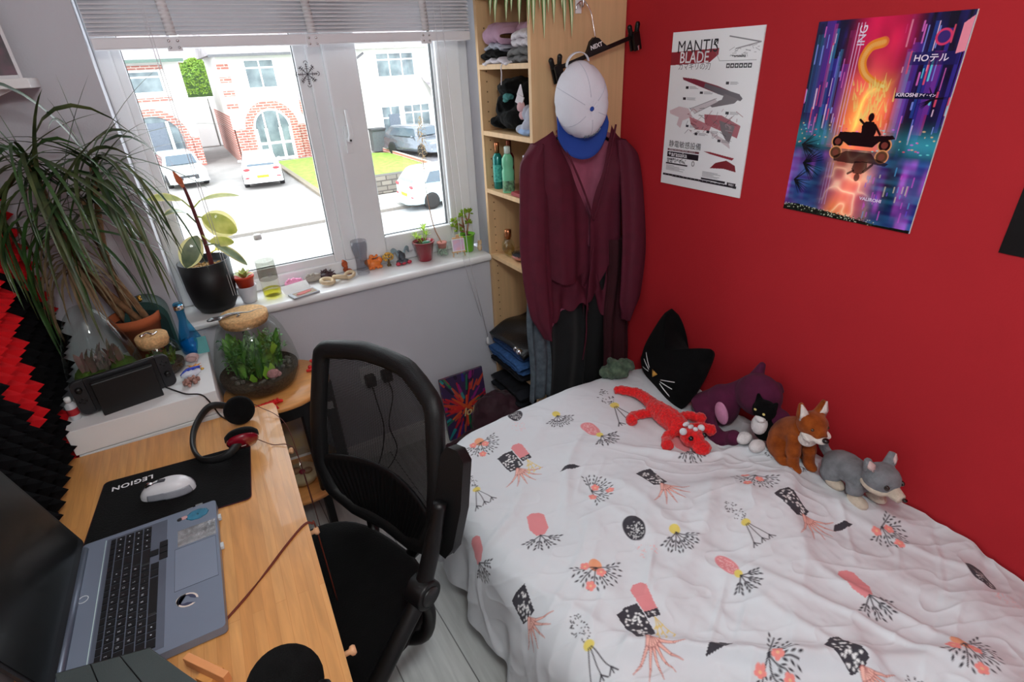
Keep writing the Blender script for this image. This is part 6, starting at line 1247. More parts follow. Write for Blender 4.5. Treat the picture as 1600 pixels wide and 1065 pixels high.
m = MB(); m.ell((1.15, 1.80, s1 + .014), (.025, .05, .014)); tag(m.build('blue_garment', mat('powder blue fabric', (150, 176, 214), .9, var=.1), remesh=.003, disp=.008, ds=.02), 'powder blue garment at the front of the second shelf', 'clothes')
s2 = SHZ[2]
def bottle(name, label, c, prof, mt, capprof, capmt, lab=None, labmt=None, sq=(1, 1)):
    t = thing(name, label, 'bottle', c)
    m = MB(); m.lathe(prof, 28, sq=sq); m.build('body', mt, t); m = MB(); m.lathe(capprof, 24, sq=sq if False else (1, 1)); m.build('cap', capmt, t)
    if lab: m = MB(); m.lathe(lab, 28, cap=False, sq=sq); m.build('label', labmt, t)
    return t
bottle('spray_bottle', 'slim teal bottle with copper cap on the bottle shelf', (1.158, 2.052, s2), [(.018, 0), (.0205, .003), (.0205, .130), (.014, .143), (.010, .146)], mat('teal metallic', (16, 128, 122), .25, metal=.3, coat=.4), [(.0105, .146), (.0105, .185), (.009, .188)], M_copper, [(.0207, .03), (.0207, .10)], mat('teal print', (30, 150, 140), .4, col2=(90, 190, 176), var=.2, vs=120))
bottle('spray_bottle', 'slim dark red bottle with dark copper cap behind the mint one', (1.185, 2.00, s2), [(.018, 0), (.0205, .003), (.0205, .135), (.014, .148), (.010, .150)], mat('dark red metallic', (96, 18, 28), .3, metal=.2, coat=.3), [(.0105, .15), (.0105, .195), (.009, .198)], mat('dark copper', (110, 62, 48), .3, metal=1), [(.0207, .012), (.0207, .04)], mat('red white print', (180, 60, 60), .4, col2=(220, 200, 200), var=.2, vs=150))
mb_ = bottle('shower_bottle', 'mint green wavy bottle with black label on the bottle shelf', (1.150, 1.955, s2), [(.023, 0), (.0255, .004), (.025, .05), (.0265, .085), (.022, .098), (.0255, .112), (.025, .135), (.014, .152), (.011, .155)], mat('mint plastic', (120, 208, 166), .3, coat=.3), [(.0125, .155), (.0125, .18), (.010, .183)], mat('translucent cap', (206, 222, 214), .3), [(.0262, .008), (.0256, .05)], mat('dark label', (30, 44, 46), .4, col2=(120, 170, 130), var=.3, vs=70), (1, .8))
heap('maroon_clothes', 'dark maroon clothing at the right of the bottle shelf', [((1.30, 1.83, s2 + .09), (.10, .06, .09)), ((1.26, 1.87, s2 + .13), (.06, .03, .03))], mat('dark maroon fabric', (66, 18, 34), .9, var=.2, sheen=.2), dsp=.02)
m = MB(); m.lathe([(.014, 0), (.015, .01), (.013, .03), (.008, .05), (.002, .054)], 20, (1.155, 1.835, s2 + .017)); tag(m.build('white_bottle', mat('pearl white', (214, 210, 212), .3)), 'small pale conical bottle standing on the red book', 'bottle')
m = MB(); m.box((1.175, 1.835, s2 + .0085), (.10, .12, .015)); m.mi = 1; m.box((1.1755, 1.835, s2 + .0085), (.1005, .112, .011)); tag(m.build('book', [mat('red cloth cover', (150, 44, 50), .6), mat('book pages', (226, 214, 200), .8)], bevel=.001), 'red book lying flat on the bottle shelf', 'book')
m = MB(); m.ell((1.19, 1.895, s2 + .022), (.02, .025, .022)); m.ell((1.20, 1.90, s2 + .07), (.012, .014, .016)); tag(m.build('face_cloth', mat('grey white towel', (190, 186, 188), .95, bump=.5, bs=300), remesh=.003, disp=.008, ds=.02), 'scrunched pale cloth beside the mint bottle', 'cloth')
s3 = SHZ[3]
pb = thing('perfume_bottle', 'round glass perfume bottle with wide copper cap on the shelf', 'bottle', (1.165, 2.005, s3))
m = MB(); m.M = TM((0, 0, .042)); m.ell((0, 0, 0), (.026, .04, .042)); m.build('glass', M_glass, pb); m = MB(); m.ell((0, 0, .034), (.022, .034, .028)); m.build('perfume', glassy('amber perfume', (248, 238, 205), .98), pb)
m = MB(); m.lathe([(.011, .080), (.011, .088), (.015, .089), (.015, .120), (.013, .122)], 24); m.build('cap', M_copper, pb)
hb = thing('hairbrush', 'oval pink hairbrush with black bristles lying by the perfume', 'hairbrush', (1.17, 1.91, s3))
m = MB(); m.ell((0, 0, .016), (.036, .048, .014), (0, .25, .2)); m.tube([(.02, .03, .018), (.06, .09, .016)], [.012, .008], 10); m.build('handle', mat('pink copper plastic', (196, 120, 108), .3, coat=.4), hb, remesh=.003)
m = MB()
for i in range(-5, 6):
    for j in range(-6, 7):
        if (i / 5.4) ** 2 + (j / 6.4) ** 2 < 1: x, y = i * .006, j * .0066; m.tube([(x - .002, y, .026), (x - .006, y, .040)], .0009, 4)
m.mi = 1; m.ell((-.002, 0, .024), (.030, .041, .008), (0, .25, .2)); m.build('bristles', [M_black, mat('grey pad', (90, 84, 90), .6)], hb)
heap('dark_clothes', 'dark navy clothing beside the hairbrush', [((1.28, 1.85, s3 + .12), (.09, .07, .12)), ((1.27, 1.88, s3 + .04), (.08, .05, .05))], mat('navy fabric', (34, 36, 56), .9, col2=(16, 14, 20), var=.3, vs=16), dsp=.03)
cloth('folded_clothes', 'grey blue patterned top above the dark clothing by the hairbrush', (1.25, 1.845, s3 + .205), (.16, .13, .035), [mat('slate blue cotton', (104, 112, 150), .9, var=.2)], 2, seed=7)
s4 = SHZ[4]; DEN = mat('blue denim', (52, 92, 146), .9, var=.25, vs=80, bump=.4, bs=500); BLK2 = mat('black denim', (18, 20, 28), .92, var=.3, bump=.4, bs=400)
cloth('folded_clothes', 'black jeans folded lowest on the jeans shelf', (1.20, 1.925, s4 + .001), (.24, .30, .038), [BLK2], 2, seed=8, wob=.012)
cloth('jeans', 'folded blue jeans in the middle of the shelf pile', (1.195, 1.925, s4 + .042), (.25, .30, .062), [DEN], 3, seed=9, wob=.012, cat='jeans')
cloth('jeans', 'second folded blue jeans on top with darker seam', (1.20, 1.93, s4 + .108), (.24, .29, .04), [mat('dark blue denim', (40, 70, 118), .9, var=.3, vs=80, bump=.4, bs=500)], 2, seed=10, cat='jeans')
m = MB(); m.grid(lambda u, v: (1.07 + .28 * u, 1.76 + .30 * v, s4 + .165 + .035 * u + .022 * math.sin(v * 2.4) + .008 * math.sin(u * 9 + v * 5) - .02 * (1 - u) ** 3), 24, 24); m.mi = 1; m.ell((1.078, 1.80, s4 + .163), (.006, .012, .004)); m.ell((1.078, 1.83, s4 + .165), (.004, .006, .004)); tag(m.build('leather_jacket', [mat('black leather', (30, 30, 32), .32, var=.2, bump=.4, bs=120), M_chrome], solid=.02, bevel=.004), 'shiny black leather jacket folded on top of the jeans', 'jacket')
s5 = SHZ[5]
cloth('folded_clothes', 'black trousers folded on the low shelf', (1.18, 1.93, s5 + .13), (.24, .29, .07), [BLK2, M_blackm], 3, seed=11, wob=.014)
heap('leopard_cloth', 'leopard print cloth hanging from the low shelf', [((1.16, 2.0, s5 + .06), (.07, .07, .055)), ((1.13, 1.96, s5 + .05), (.04, .05, .05))], mat('leopard print', (206, 186, 166), .9, col2=(60, 46, 44), var=.1, vs=70), dsp=.02)
cloth('folded_clothes', 'grey striped clothing at the bottom of the bookcase', (1.17, 1.83, s5 + .002), (.22, .17, .11), [mat('grey stripe knit', (86, 92, 92), .95, col2=(50, 54, 56), var=.2, vs=4, stretch=(1, 30, 4))], 4, seed=13)

# ================================================================ SPIDER PLANT ON TOP
spd = thing('spider_plant', 'spider plant with striped leaves spilling over the top of the bookcase', 'plant', (1.26, 1.83, SZ + .02))
m = MB(); m.lathe([(.05, 0), (.07, .09), (.075, .09), (.075, .10), (.068, .10), (.064, .085), (.001, .083)], 28); m.build('pot', mat('brown plastic pot', (90, 66, 52), .6), spd)
TIPS = [(1.105, 1.675, 1.732), (1.145, 1.672, 1.717), (1.179, 1.665, 1.759), (1.225, 1.668, 1.736), (1.255, 1.668, 1.720), (1.067, 1.70, 1.761), (1.08, 1.88, 1.776), (1.078, 1.80, 1.777), (1.09, 1.93, 1.80), (1.15, 1.655, 1.79), (1.20, 1.65, 1.80), (1.12, 1.66, 1.80), (1.09, 1.68, 1.76), (1.075, 1.76, 1.80), (1.24, 1.655, 1.79)]
for i, tp in enumerate(TIPS):
    o_ = Vector((1.26, 1.83, SZ + .02)); tp = Vector(tp); b0 = Vector((1.26 + random.uniform(-.03, .0), 1.82, SZ + .10)); ex = Vector((max(1.095, min(1.3, tp.x)), 1.70, 0)) if tp.y < 1.70 else Vector((1.095, tp.y, 0))
    pts = [p - o_ for p in bez(b0, b0 + Vector((0, 0, .08)) + (tp - b0) * .3, Vector((tp.x, tp.y, 1.98)), tp, 12)]
    m = MB(); nr = Vector((-.4, -1, .2)); shp = lambda t: min(1, .5 + t) * (1 - t ** 6) ** .8 + .05
    m.leaf(pts, .0105, nr, shape=shp, fold=.3); m.mi = 1; m.leaf([p + nr.normalized() * .0014 for p in pts], .0050, nr, shape=shp, fold=.3); m.build('leaf', [mat('spider plant green', (88, 132, 60), .4, var=.15), mat('cream stripe', (226, 232, 190), .45)], spd)

# ================================================================ HANGER, CAP AND CLOTHES ON THE SIDE PANEL
hk = thing('adhesive_hook', 'small white hook stuck high on the bookcase side panel', 'hook', (1.315, SY0 - .001, 1.815))
m = MB(); m.b2((1.302, SY0 - .005, 1.79), (1.328, SY0 - .0005, 1.86)); m.build('plate', M_upvc, hk, world=True, bevel=.002)
m = MB(); m.tube(spline([(1.315, SY0 - .004, 1.82), (1.315, SY0 - .022, 1.808), (1.315, SY0 - .03, 1.815), (1.315, SY0 - .031, 1.83)]), .0035, 8); m.build('hook_arm', M_chrome, hk, world=True)
hg = thing('clothes_hanger', 'tilted black clip hanger lettered NEXT on the bookcase side', 'hanger', (1.365, 1.665, 1.67))
HL, HR = Vector((1.195, 1.672, 1.625)), Vector((1.505, 1.635, 1.715)); hd = (HR - HL).normalized(); hc = HL.lerp(HR, .5)
m = MB(); m.tube(spline([hc + Vector((-.005, 0, .045)), hc + Vector((-.01, .004, .075)), hc + Vector((-.015, .012, .115)), hc + Vector((-.03, .018, .143)), (1.315, SY0 - .028, 1.826), (1.292, SY0 - .026, 1.815), (1.288, SY0 - .025, 1.80)]), .0019, 8); m.build('hanger_hook', M_chrome, hg, world=True)
m = MB(); m.tube([HL, HR], .0075, 10); zx = hd; zy = Vector((0, -1, 0)); zu = zx.cross(zy) * -1 if zx.cross(zy).z < 0 else zx.cross(zy)
mm = Matrix(((zx.x, zu.x, zy.x, hc.x), (zx.y, zu.y, zy.y, hc.y), (zx.z, zu.z, zy.z, hc.z), (0, 0, 0, 1))); m.M = mm; m.prism([(-.052, 0), (.05, 0), (.03, .020), (.016, .040), (0, .048), (-.018, .040), (-.032, .020)], -.006, .008, True); m.build('hanger_bar', M_black, hg, world=True, bevel=.0015)
m = MB(); m.text('NEXT', .019, mm @ Matrix.Translation((0, .02, .0085)), bold=.0006); m.build('lettering', WHM, hg, world=True)
for q in (HL, HR):
    m = MB(); m.M = Matrix.Translation(q) @ Euler((0, -.28, 0)).to_matrix().to_4x4()
    for dy in (-.010, .010):
        m.prism([(-.016, dy - .004), (.016, dy - .004), (.016, dy + .004), (-.016, dy + .004)], -.045, .012); 
    for dx in (-.013, .013): m.tube([(dx, 0, .005), (dx * 1.4, -.004, .030)], [.008, .009], 10); m.ell((dx * 1.45, -.005, .032), (.0095, .008, .010), nu=12, nv=8)
    m.mi = 1; m.box((0, -.016, -.038), (.008, .003, .016)); m.build('clip', [M_black, M_chrome], hg, world=True, bevel=.002)
cp = thing('baseball_cap', 'white cap with blue peak hanging from the left hanger clip', 'cap', (1.265, 1.60, 1.49))
CW = mat('white cap cotton', (226, 226, 236), .85, var=.03, bump=.3, bs=500); CB = mat('royal blue cotton', (30, 66, 152), .8, var=.08, bump=.3, bs=500)
capM = Matrix.Translation((1.236, 1.572, 1.512)) @ Matrix.Rotation(R(-11), 4, 'Y') @ Matrix.Rotation(R(-10), 4, 'Z') @ Matrix.Rotation(R(97), 4, 'X')
m = MB(); m.M = capM
def crown(u, v):
    a = u * 2 * pi; th_ = v * pi / 2; rr = math.cos(th_) ** .55 if v < 1 else 0; z = .085 * math.sin(th_) ** 1.0
    crease = 1 - .03 * (abs(math.sin(a * 3)) < .08)
    return (.094 * rr * math.cos(a) * crease, .122 * rr * math.sin(a) * crease + .012 * (1 - v), z - .03)
m.grid(crown, 48, 16, wrap=True); m.build('crown', CW, cp, world=True, solid=.002)
m = MB(); m.M = capM
for k in range(6): m.tube([Vector(crown((k + .5) / 6 % 1, v / 14)) * 1.006 + Vector((0, 0, .0008)) for v in range(0, 14)], .0011, 5)
m.build('crown_seams', mat('white seam tape', (196, 198, 212), .8), cp, world=True)
m = MB(); m.M = capM; m.ell((0, 0, .056), (.008, .008, .0045), nu=14, nv=8); m.build('button', CB, cp, world=True)
m = MB(); m.M = capM
def peak(u, v):
    a = R(-168 + 156 * u); k = v; x0, y0 = .093 * math.cos(a), .114 * math.sin(a) + .012; x1 = .104 * math.cos(a); y1 = -.062 + .122 * math.sin(a)
    return (x0 * (1 - k) + x1 * k, y0 * (1 - k) + y1 * k, -.026 + .034 * k - 2.2 * (x0 * (1 - k) + x1 * k) ** 2 * k)
m.grid(peak, 28, 8); m.build('peak', CB, cp, world=True, solid=.004)
m = MB(); m.M = capM
for i in range(26): a = R(-104 + 44 * (i / 25)); r__ = random.Random(i).uniform(.93, 1.03); q_ = random.Random(i * 3).uniform(.40, .53); m.ell((.094 * math.cos(q_ * pi / 2) ** .55 * math.cos(a), .122 * math.cos(q_ * pi / 2) ** .55 * math.sin(a) + .012 * (1 - q_), .085 * math.sin(q_ * pi / 2) - .029), (.006, .0035, .0035), (0, 0, i), nu=8, nv=5)
m.build('embroidery', mat('navy grey embroidery', (40, 62, 96), .8, col2=(150, 160, 170), var=.3, vs=200), cp, world=True)
m = MB(); m.M = capM; m.grid(lambda u, v: (.04 * math.cos(pi * u) + 0, .114 + .012 + .035 * math.sin(pi * u), -.03 + .014 * v), 20, 2); m.build('back_strap', CW, cp, world=True, solid=.002)
# shirt
sh = thing('blouse', 'sheer burgundy long sleeved blouse hanging on the bookcase side', 'blouse', (1.27, 1.66, 1.42))
M_bl = sheer('burgundy chiffon', (84, 15, 38), 1.0); M_bl2 = sheer('burgundy chiffon single layer', (176, 92, 120), .85)
def fold(x, z, k=1.0, s=0): return k * (.010 * math.sin(x * 70 + s + 2 * math.sin(z * 6)) + .006 * math.sin(x * 131 + s * 2 + z * 9))
m = MB()   # back
def fw(x, z, k=1.0, s=0): return k * (.011 * math.sin(x * 42 + s + 1.5 * math.sin(z * 5)) + .004 * math.sin(x * 93 + s * 2 + z * 4))
m.grid(lambda u, v: (1.10 + .36 * u, 1.662 - .01 * v + fw(1.1 + .36 * u, v, .45), 1.43 - .04 * abs(2 * u - 1) ** 1.6 - v * (.70 + .035 * math.sin(u * 17) + .03 * math.sin(u * 7)) ), 60, 40); m.build('back_panel', M_bl2, sh, world=True)
for s in (0, 1):
    m = MB()
    def fp(u, v, s=s):
        ztop = 1.432 - .035 * (1 - u) if s == 0 else 1.428 - .05 * (1 - u)
        hem = (.86 + .10 * (u - .55) ** 2 * 3 - .05 * (u > .55) * (u - .55)) if s == 0 else (.90 - .10 * u * 1.1 + .05 * math.sin(u * 5))
        z = ztop + (hem - ztop) * v; q = max(0.0, min(1.0, (1.43 - z) / .32))
        if s == 0: xa, xb = 1.075, 1.160 + .145 * q
        else: xa, xb = 1.475, 1.430 - .120 * q
        x = xa + (xb - xa) * u
        y = 1.648 - .050 * min(1, v * 4) * math.sin(pi * (.2 + .6 * u)) + fw(x, z, min(1, .15 + v), s * 2)
        return (x, y, z)
    m.grid(fp, 50, 50); m.build('front_panel', M_bl, sh, world=True)
    m = MB(); xs = (1.10, 1.31) if s == 0 else (1.29, 1.47)
    m.grid(lambda u, v, s=s, xs=xs: (xs[0] + (xs[1] - xs[0]) * u * (1 + .05 * v), 1.640 - .02 * v + fw(xs[0] + (xs[1] - xs[0]) * u, v, .6 + .8 * v, 3 + s), .98 - v * (.22 + .06 * math.sin(u * 5 + s * 2) ** 2 + .035 * math.sin(u * 13 + s))), 44, 24); m.build('hem_flounce', M_bl, sh, world=True)
    m = MB(); path = [Vector(q) for q in ([(1.095, 1.648, 1.395), (1.062, 1.635, 1.33), (1.050, 1.615, 1.20), (1.040, 1.60, 1.05), (1.045, 1.59, .90), (1.062, 1.585, .76), (1.085, 1.59, .655)] if s == 0 else [(1.462, 1.64, 1.375), (1.492, 1.62, 1.31), (1.490, 1.58, 1.18), (1.485, 1.55, 1.02), (1.475, 1.535, .88), (1.462, 1.53, .74), (1.452, 1.54, .66)])]
    pp = spline(path, 8); NP = len(pp) - 1
    def sl(u, v, s=s):
        i = min(NP, int(round(v * NP))); p = pp[i]; a = u * 2 * pi; w_ = .042 + .016 * math.sin(pi * min(1, v * 1.1)) - .030 * max(0, v - .82) / .18; w_ *= .45 + .55 * min(1, v * 7)
        rr = 1 + .13 * math.sin(a * 4 + v * 2) + .05 * math.sin(a * 7 + v * 5)
        return (p.x + w_ * math.cos(a) * rr, p.y + .030 * math.sin(a) * rr, p.z)
    m.grid(sl, 60, NP, wrap=True); m.build('sleeve', M_bl, sh, world=True)
m = MB(); m.tube(spline([(1.160, 1.625, 1.435), (1.208, 1.603, 1.33), (1.257, 1.59, 1.22), (1.308, 1.588, 1.10)], 8), .004, 6); m.tube(spline([(1.430, 1.625, 1.43), (1.39, 1.603, 1.33), (1.35, 1.59, 1.22), (1.308, 1.588, 1.10)], 8), .004, 6); m.build('neck_edge', M_bl, sh, world=True)
m = MB(); m.tube([(1.13, 1.655, 1.39), (1.21, 1.655, 1.41), (1.29, 1.655, 1.425), (1.37, 1.655, 1.405), (1.45, 1.655, 1.36)], .006, 8); m.tube(spline([(1.29, 1.655, 1.425), (1.29, 1.66, 1.47), (1.30, 1.68, 1.50)]), .002, 6)
tag(m.build('hanger', M_black), 'plain black hanger inside the burgundy blouse', 'hanger')
m = MB(); m.tube(spline([(1.30, 1.575, 1.0), (1.27, 1.56, .86), (1.265, 1.565, .72), (1.27, 1.57, .62), (1.262, 1.58, .50)]), .0028, 6); m.build('tie_cord', M_bl, sh, world=True)
def hang(name, label, x0, x1, z0, z1, y, mt, cat, k=1.0, n=60, dep=.02, sd_=0.0):
    m = MB()
    m.grid(lambda u, v: (x0 + (x1 - x0) * (.5 - .5 * math.cos(2 * pi * u)) + .006 * math.sin(v * 9 + sd_), y - dep * math.sin(2 * pi * u) * (.5 + .5 * v) + .006 * k * math.sin(u * 31 + v * 2 + sd_), z1 - (z1 - z0) * v - .012 * math.sin(u * 13 + sd_) * v), n, 40, wrap=True)
    return tag(m.build(name, mt, solid=.001), label, cat)
hang('white_shirt', 'white shirt hanging behind the burgundy blouse, edge showing at left', 1.045, 1.20, .90, 1.36, 1.668, mat('bright white cotton', (232, 232, 240), .85), 'shirt', dep=.014)
hang('grey_jeans', 'faded grey jeans hanging at the left below the blouse', 1.035, 1.13, .34, .96, 1.645, mat('faded grey denim', (82, 92, 100), .9, var=.3, vs=40, bump=.4, bs=500), 'jeans', 1.6, dep=.016, sd_=1)
hang('black_trousers', 'black trousers hanging below the burgundy blouse', 1.14, 1.33, .27, .98, 1.665, mat('soft black cotton', (20, 22, 24), .95, var=.25, sheen=.1), 'trousers', 1.6, dep=.022, sd_=2)
hang('black_dress', 'long black garment hanging right of the trousers by the red wall', 1.325, 1.51, .30, .98, 1.655, mat('black viscose', (13, 14, 15), .85, var=.25), 'dress', 2.0, dep=.03, sd_=4)
hang('maroon_garment', 'dark maroon garment hanging in the corner by the red wall', 1.40, 1.525, .36, 1.0, 1.60, mat('dark wine cloth', (58, 14, 24), .9, var=.2), 'garment', 2.0, dep=.02, sd_=6)
# ================================================================ SOFT TOYS ON THE BED
def plush(name, rgb, rgb2=None, v=.1): return mat(name, rgb, 1.0, col2=rgb2, var=v, vs=40, sheen=.12 if sum(rgb) > 150 else .02, bump=.6, bs=350, spec=.1)
def oneill(mb, poly, T, N=10, dome=.55):
    """pillow from an outline in x,z: inflated both sides"""
    cx = sum(p[0] for p in poly) / len(poly); cz = sum(p[1] for p in poly) / len(poly); n = len(poly)
    for s in (-1, 1):
        vs = []
        for j in range(N + 1):
            r_ = 1 - j / N; th_ = T * (1 - r_ ** 2.6) ** dome
            for p in poly: vs.append((cx + (p[0] - cx) * r_, s * th_, cz + (p[1] - cz) * r_))
        fs = [(j * n + k, j * n + (k + 1) % n, (j + 1) * n + (k + 1) % n, (j + 1) * n + k) for j in range(N) for k in range(n)]
        if s > 0: fs = [tuple(reversed(f_)) for f_ in fs]
        mb.add(vs, fs)
# black cat cushion
cc_ = thing('cat_cushion', 'black cat head cushion with white whiskers leaning in the bed corner', 'cushion', (1.385, 1.245, duvet_z(1.36, 1.235) - .018), (R(-20), R(3), R(-106)))
raw = [(-.17, .03), (-.185, .10), (-.175, .19), (-.16, .26), (-.145, .285), (-.125, .28), (-.10, .25), (-.065, .215), (0, .20), (.065, .212), (.10, .235), (.135, .262), (.155, .262), (.168, .24), (.178, .16), (.175, .08), (.16, .02), (.12, -.005), (0, -.015), (-.12, -.005)]
poly = [(p.x, p.z) for p in spline([(a, 0, b) for a, b in raw + raw[:1]], 4)[:-1]]
m = MB(); oneill(m, poly, .058); m.build('cushion_body', plush('black plush', (13, 13, 14), v=.3), cc_)
def cs(x, z): return -.058 * (1 - (min(1, math.hypot(x / .18, (z - .12) / .15))) ** 2.6) ** .55 - .002
WSK = mat('white felt', (225, 225, 225), .9)
for s in (-1, 1):
    for z1, z0_ in ((.095, .062), (.065, .054), (.03, .046)):
        m = MB(); p_ = [(s * (.045 + .065 * t), z0_ + (z1 - z0_) * t) for t in (0, .25, .5, .75, 1)]; m.tube([(x, cs(x, z), z) for x, z in p_], .0017, 6); m.build('whisker', WSK, cc_)
m = MB(); m.add([(-.019, cs(-.019, .068) - .002, .070), (.019, cs(.019, .068) - .002, .070), (.0, cs(0, .046) - .004, .046), (0, cs(0, .06) - .007, .062)], [(0, 2, 3), (2, 1, 3), (1, 0, 3)], True); m.build('nose', mat('mustard felt', (206, 150, 66), .9), cc_, solid=.003)
# green toy
gt = thing('leafy_toy', 'grey green fuzzy soft toy behind the red lizard at the bed end', 'soft toy', (1.262, 1.375, duvet_z(1.262, 1.36)))
m = MB()
for i in range(14): r_ = random.Random(i + 40); m.ell((r_.uniform(-.035, .05), r_.uniform(-.03, .04), .02 + r_.uniform(0, .05)), (r_.uniform(.02, .034), r_.uniform(.018, .03), r_.uniform(.014, .024)), (r_.random(), r_.random(), r_.random()), nu=12, nv=8)
m.build('body', plush('sage plush', (64, 84, 70), (96, 112, 92), .2), gt, remesh=.004, disp=.012, ds=.02)
# red crocheted lizard
def dz(x, y, o=0.0): return duvet_z(x, y) + o
def ground(P): return [Vector((x, y, dz(x, y) + o)) for x, y, o in P]
M_cro = mat('red chenille yarn', (226, 22, 26), .9, var=.25, vs=130, bump=1.0, bs=160, sheen=.3)
rlz = thing('crochet_lizard', 'bright red crocheted dragon toy stretched on the duvet before the cat cushion', 'soft toy', (1.22, 1.05, dz(1.22, 1.05)))
m = MB()
tail = spline(ground([(1.175, 1.275, .018), (1.195, 1.265, .022), (1.235, 1.215, .03), (1.235, 1.15, .032), (1.222, 1.10, .034)]), 8); m.tube(tail, [.012 + .014 * i / (len(tail) - 1) for i in range(len(tail))], 14)
body = spline(ground([(1.225, 1.13, .03), (1.218, 1.07, .036), (1.212, 1.01, .036), (1.205, .965, .034)]), 8); m.tube(body, [.028 + .010 * math.sin(pi * i / (len(body) - 1)) for i in range(len(body))], 16)
hx, hy = 1.205, .925; m.ell(Vector((hx, hy, dz(hx, hy) + .036)), (.038, .040, .032)); m.ell(Vector((1.20, .880, dz(1.2, .88) + .026)), (.030, .032, .022))
for P_ in ([(1.215, 1.10, .025), (1.175, 1.12, .02), (1.135, 1.135, .014), (1.120, 1.12, .016)], [(1.235, 1.02, .035), (1.28, 1.01, .045), (1.305, .98, .05)], [(1.20, .985, .025), (1.155, .985, .018), (1.125, .955, .015)], [(1.24, .97, .03), (1.285, .95, .035), (1.30, .93, .035)]):
    q = spline(ground(P_), 6); m.tube(q, .0165, 12); m.ell(q[-1], .021)
m.build('body', M_cro, rlz, world=True, remesh=.004, disp=.009, ds=.011, smooth=1)
for x, y in ((1.17, .935), (1.245, .925)):
    m = MB(); m.ell((x, y, dz(x, y) + .066), (.012, .012, .012)); m.build('horn', plush('white yarn', (228, 230, 236)), rlz, world=True)
m = MB()
for k in range(3): m.ell((1.205 + .002 * k, .955 - k * .018, dz(1.205, .94) + .069), (.014 - .003 * k, .008, .007))
m.build('crest', plush('white yarn', (228, 230, 236)), rlz, world=True)
for x, y in ((1.175, .905), (1.233, .90)):
    m = MB(); m.ell((x, y, dz(x, y) + .058), .0085); m.build('eye', mat('shiny black bead', (8, 8, 8), .1, coat=.5), rlz, world=True)
# purple fox
M_pur = mat('plum velvet', (82, 18, 54), .95, var=.15, vs=25, sheen=.03, bump=.3, bs=200)
pfx = thing('purple_plush', 'plum purple soft toy slumped beside the black cat cushion', 'soft toy', (1.44, .97, dz(1.40, .95)))
bz = dz(1.40, .95)
m = MB(); m.tube(spline([(1.395, 1.04, bz + .03), (1.42, 1.00, bz + .08), (1.455, .95, bz + .13), (1.475, .915, bz + .185)], 6), [.065 - .0017 * i for i in range(19)], 16)
m.ell((1.42, .985, bz + .075), (.06, .065, .08)); m.ell((1.45, .875, bz + .165), (.055, .085, .075), (R(-38), 0, 0)); m.ell((1.44, .80, bz + .115), (.035, .06, .04), (R(-35), 0, 0))
m.tube([(1.48, .915, bz + .20), (1.49, .905, bz + .262)], [.026, .010], 12); m.tube([(1.50, .85, bz + .18), (1.505, .85, bz + .205)], [.03, .014], 12)
m.tube(spline([(1.37, 1.0, bz + .06), (1.33, .95, bz + .04), (1.325, .90, bz + .025), (1.34, .87, bz + .04)], 6), .024, 12); m.ell((1.335, .862, bz + .045), (.027, .026, .028)); m.ell((1.32, .91, bz + .018), (.028, .04, .024))
m.build('body', M_pur, pfx, world=True, remesh=.0045, smooth=5)
m = MB(); m.ell((1.362, .94, bz + .088), (.012, .026, .042), (R(-20), 0, 0)); m.build('pink_panel', plush('pink lilac plush', (206, 140, 176)), pfx, world=True)
m = MB(); m.tube([Vector((1.405, .855 + .011 * math.cos(a), bz + .148 + .008 * math.sin(a))) for a in [2 * pi * i / 16 for i in range(16)]], .0022, 6, closed=True); m.build('stitched_eye', mat('red thread', (170, 40, 40), .8), pfx, world=True)
# black and white cat plush
bc = thing('cat_plush', 'black and white cat soft toy between the purple toy and fox', 'soft toy', (1.41, .805, dz(1.40, .80)))
bz = dz(1.38, .80)
m = MB(); m.ell((1.425, .81, bz + .055), (.045, .042, .055)); m.ell((1.40, .815, bz + .125), (.036, .038, .034)); m.tube([(1.405, .84, bz + .145), (1.402, .848, bz + .172)], [.014, .004], 10); m.tube([(1.405, .79, bz + .145), (1.405, .78, bz + .170)], [.014, .004], 10); m.build('body', plush('black plush', (13, 13, 14)), bc, world=True, remesh=.004, smooth=2)
m = MB(); m.ell((1.385, .812, bz + .075), (.024, .026, .036)); m.ell((1.372, .806, bz + .108), (.014, .018, .012)); m.build('bib', plush('white plush', (226, 222, 222)), bc, world=True)
for y in (.835, .785):
    m = MB(); m.ell((1.352, y, bz + .020), (.030, .022, .020)); m.build('paw', plush('white plush', (226, 222, 222)), bc, world=True)
m = MB(); m.ell((1.366, .825, bz + .135), (.003, .005, .004)); m.ell((1.368, .795, bz + .132), (.003, .005, .004)); m.build('eyes', mat('yellow bead', (214, 196, 120), .2, coat=.5), bc, world=True)
# fox, sitting (local: +x forward, +z up)
M_fx = plush('fox brown plush', (134, 62, 20), (158, 80, 30), .12); M_cr = plush('cream plush', (232, 222, 214))
fx = thing('fox_plush', 'sitting brown fox soft toy with white muzzle and ears', 'soft toy', (1.405, .700, dz(1.37, .70) - .004), (0, 0, R(-112)))
m = MB(); m.tube(spline([(-.045, 0, .045), (-.03, 0, .085), (0.005, 0, .12), (.028, 0, .145)], 6), [.052, .052, .051, .050, .049, .048, .047, .046, .045, .044, .043, .042, .041, .040, .039, .038, .037, .036, .036], 16)
for s in (-1, 1): m.ell((-.025, s * .036, .038), (.045, .026, .040), (0, .2, 0)); m.ell((.010, s * .040, .014), (.032, .017, .014)); m.tube(spline([(.018, s * .022, .11), (.034, s * .026, .06), (.046, s * .026, .018)], 6), [.022] * 8 + [.018] * 5, 12); m.ell((.056, s * .026, .013), (.026, .017, .013))
m.ell((.050, 0, .172), (.044, .043, .038)); m.tube([(.06, 0, .168), (.10, 0, .155)], [.030, .016], 14)
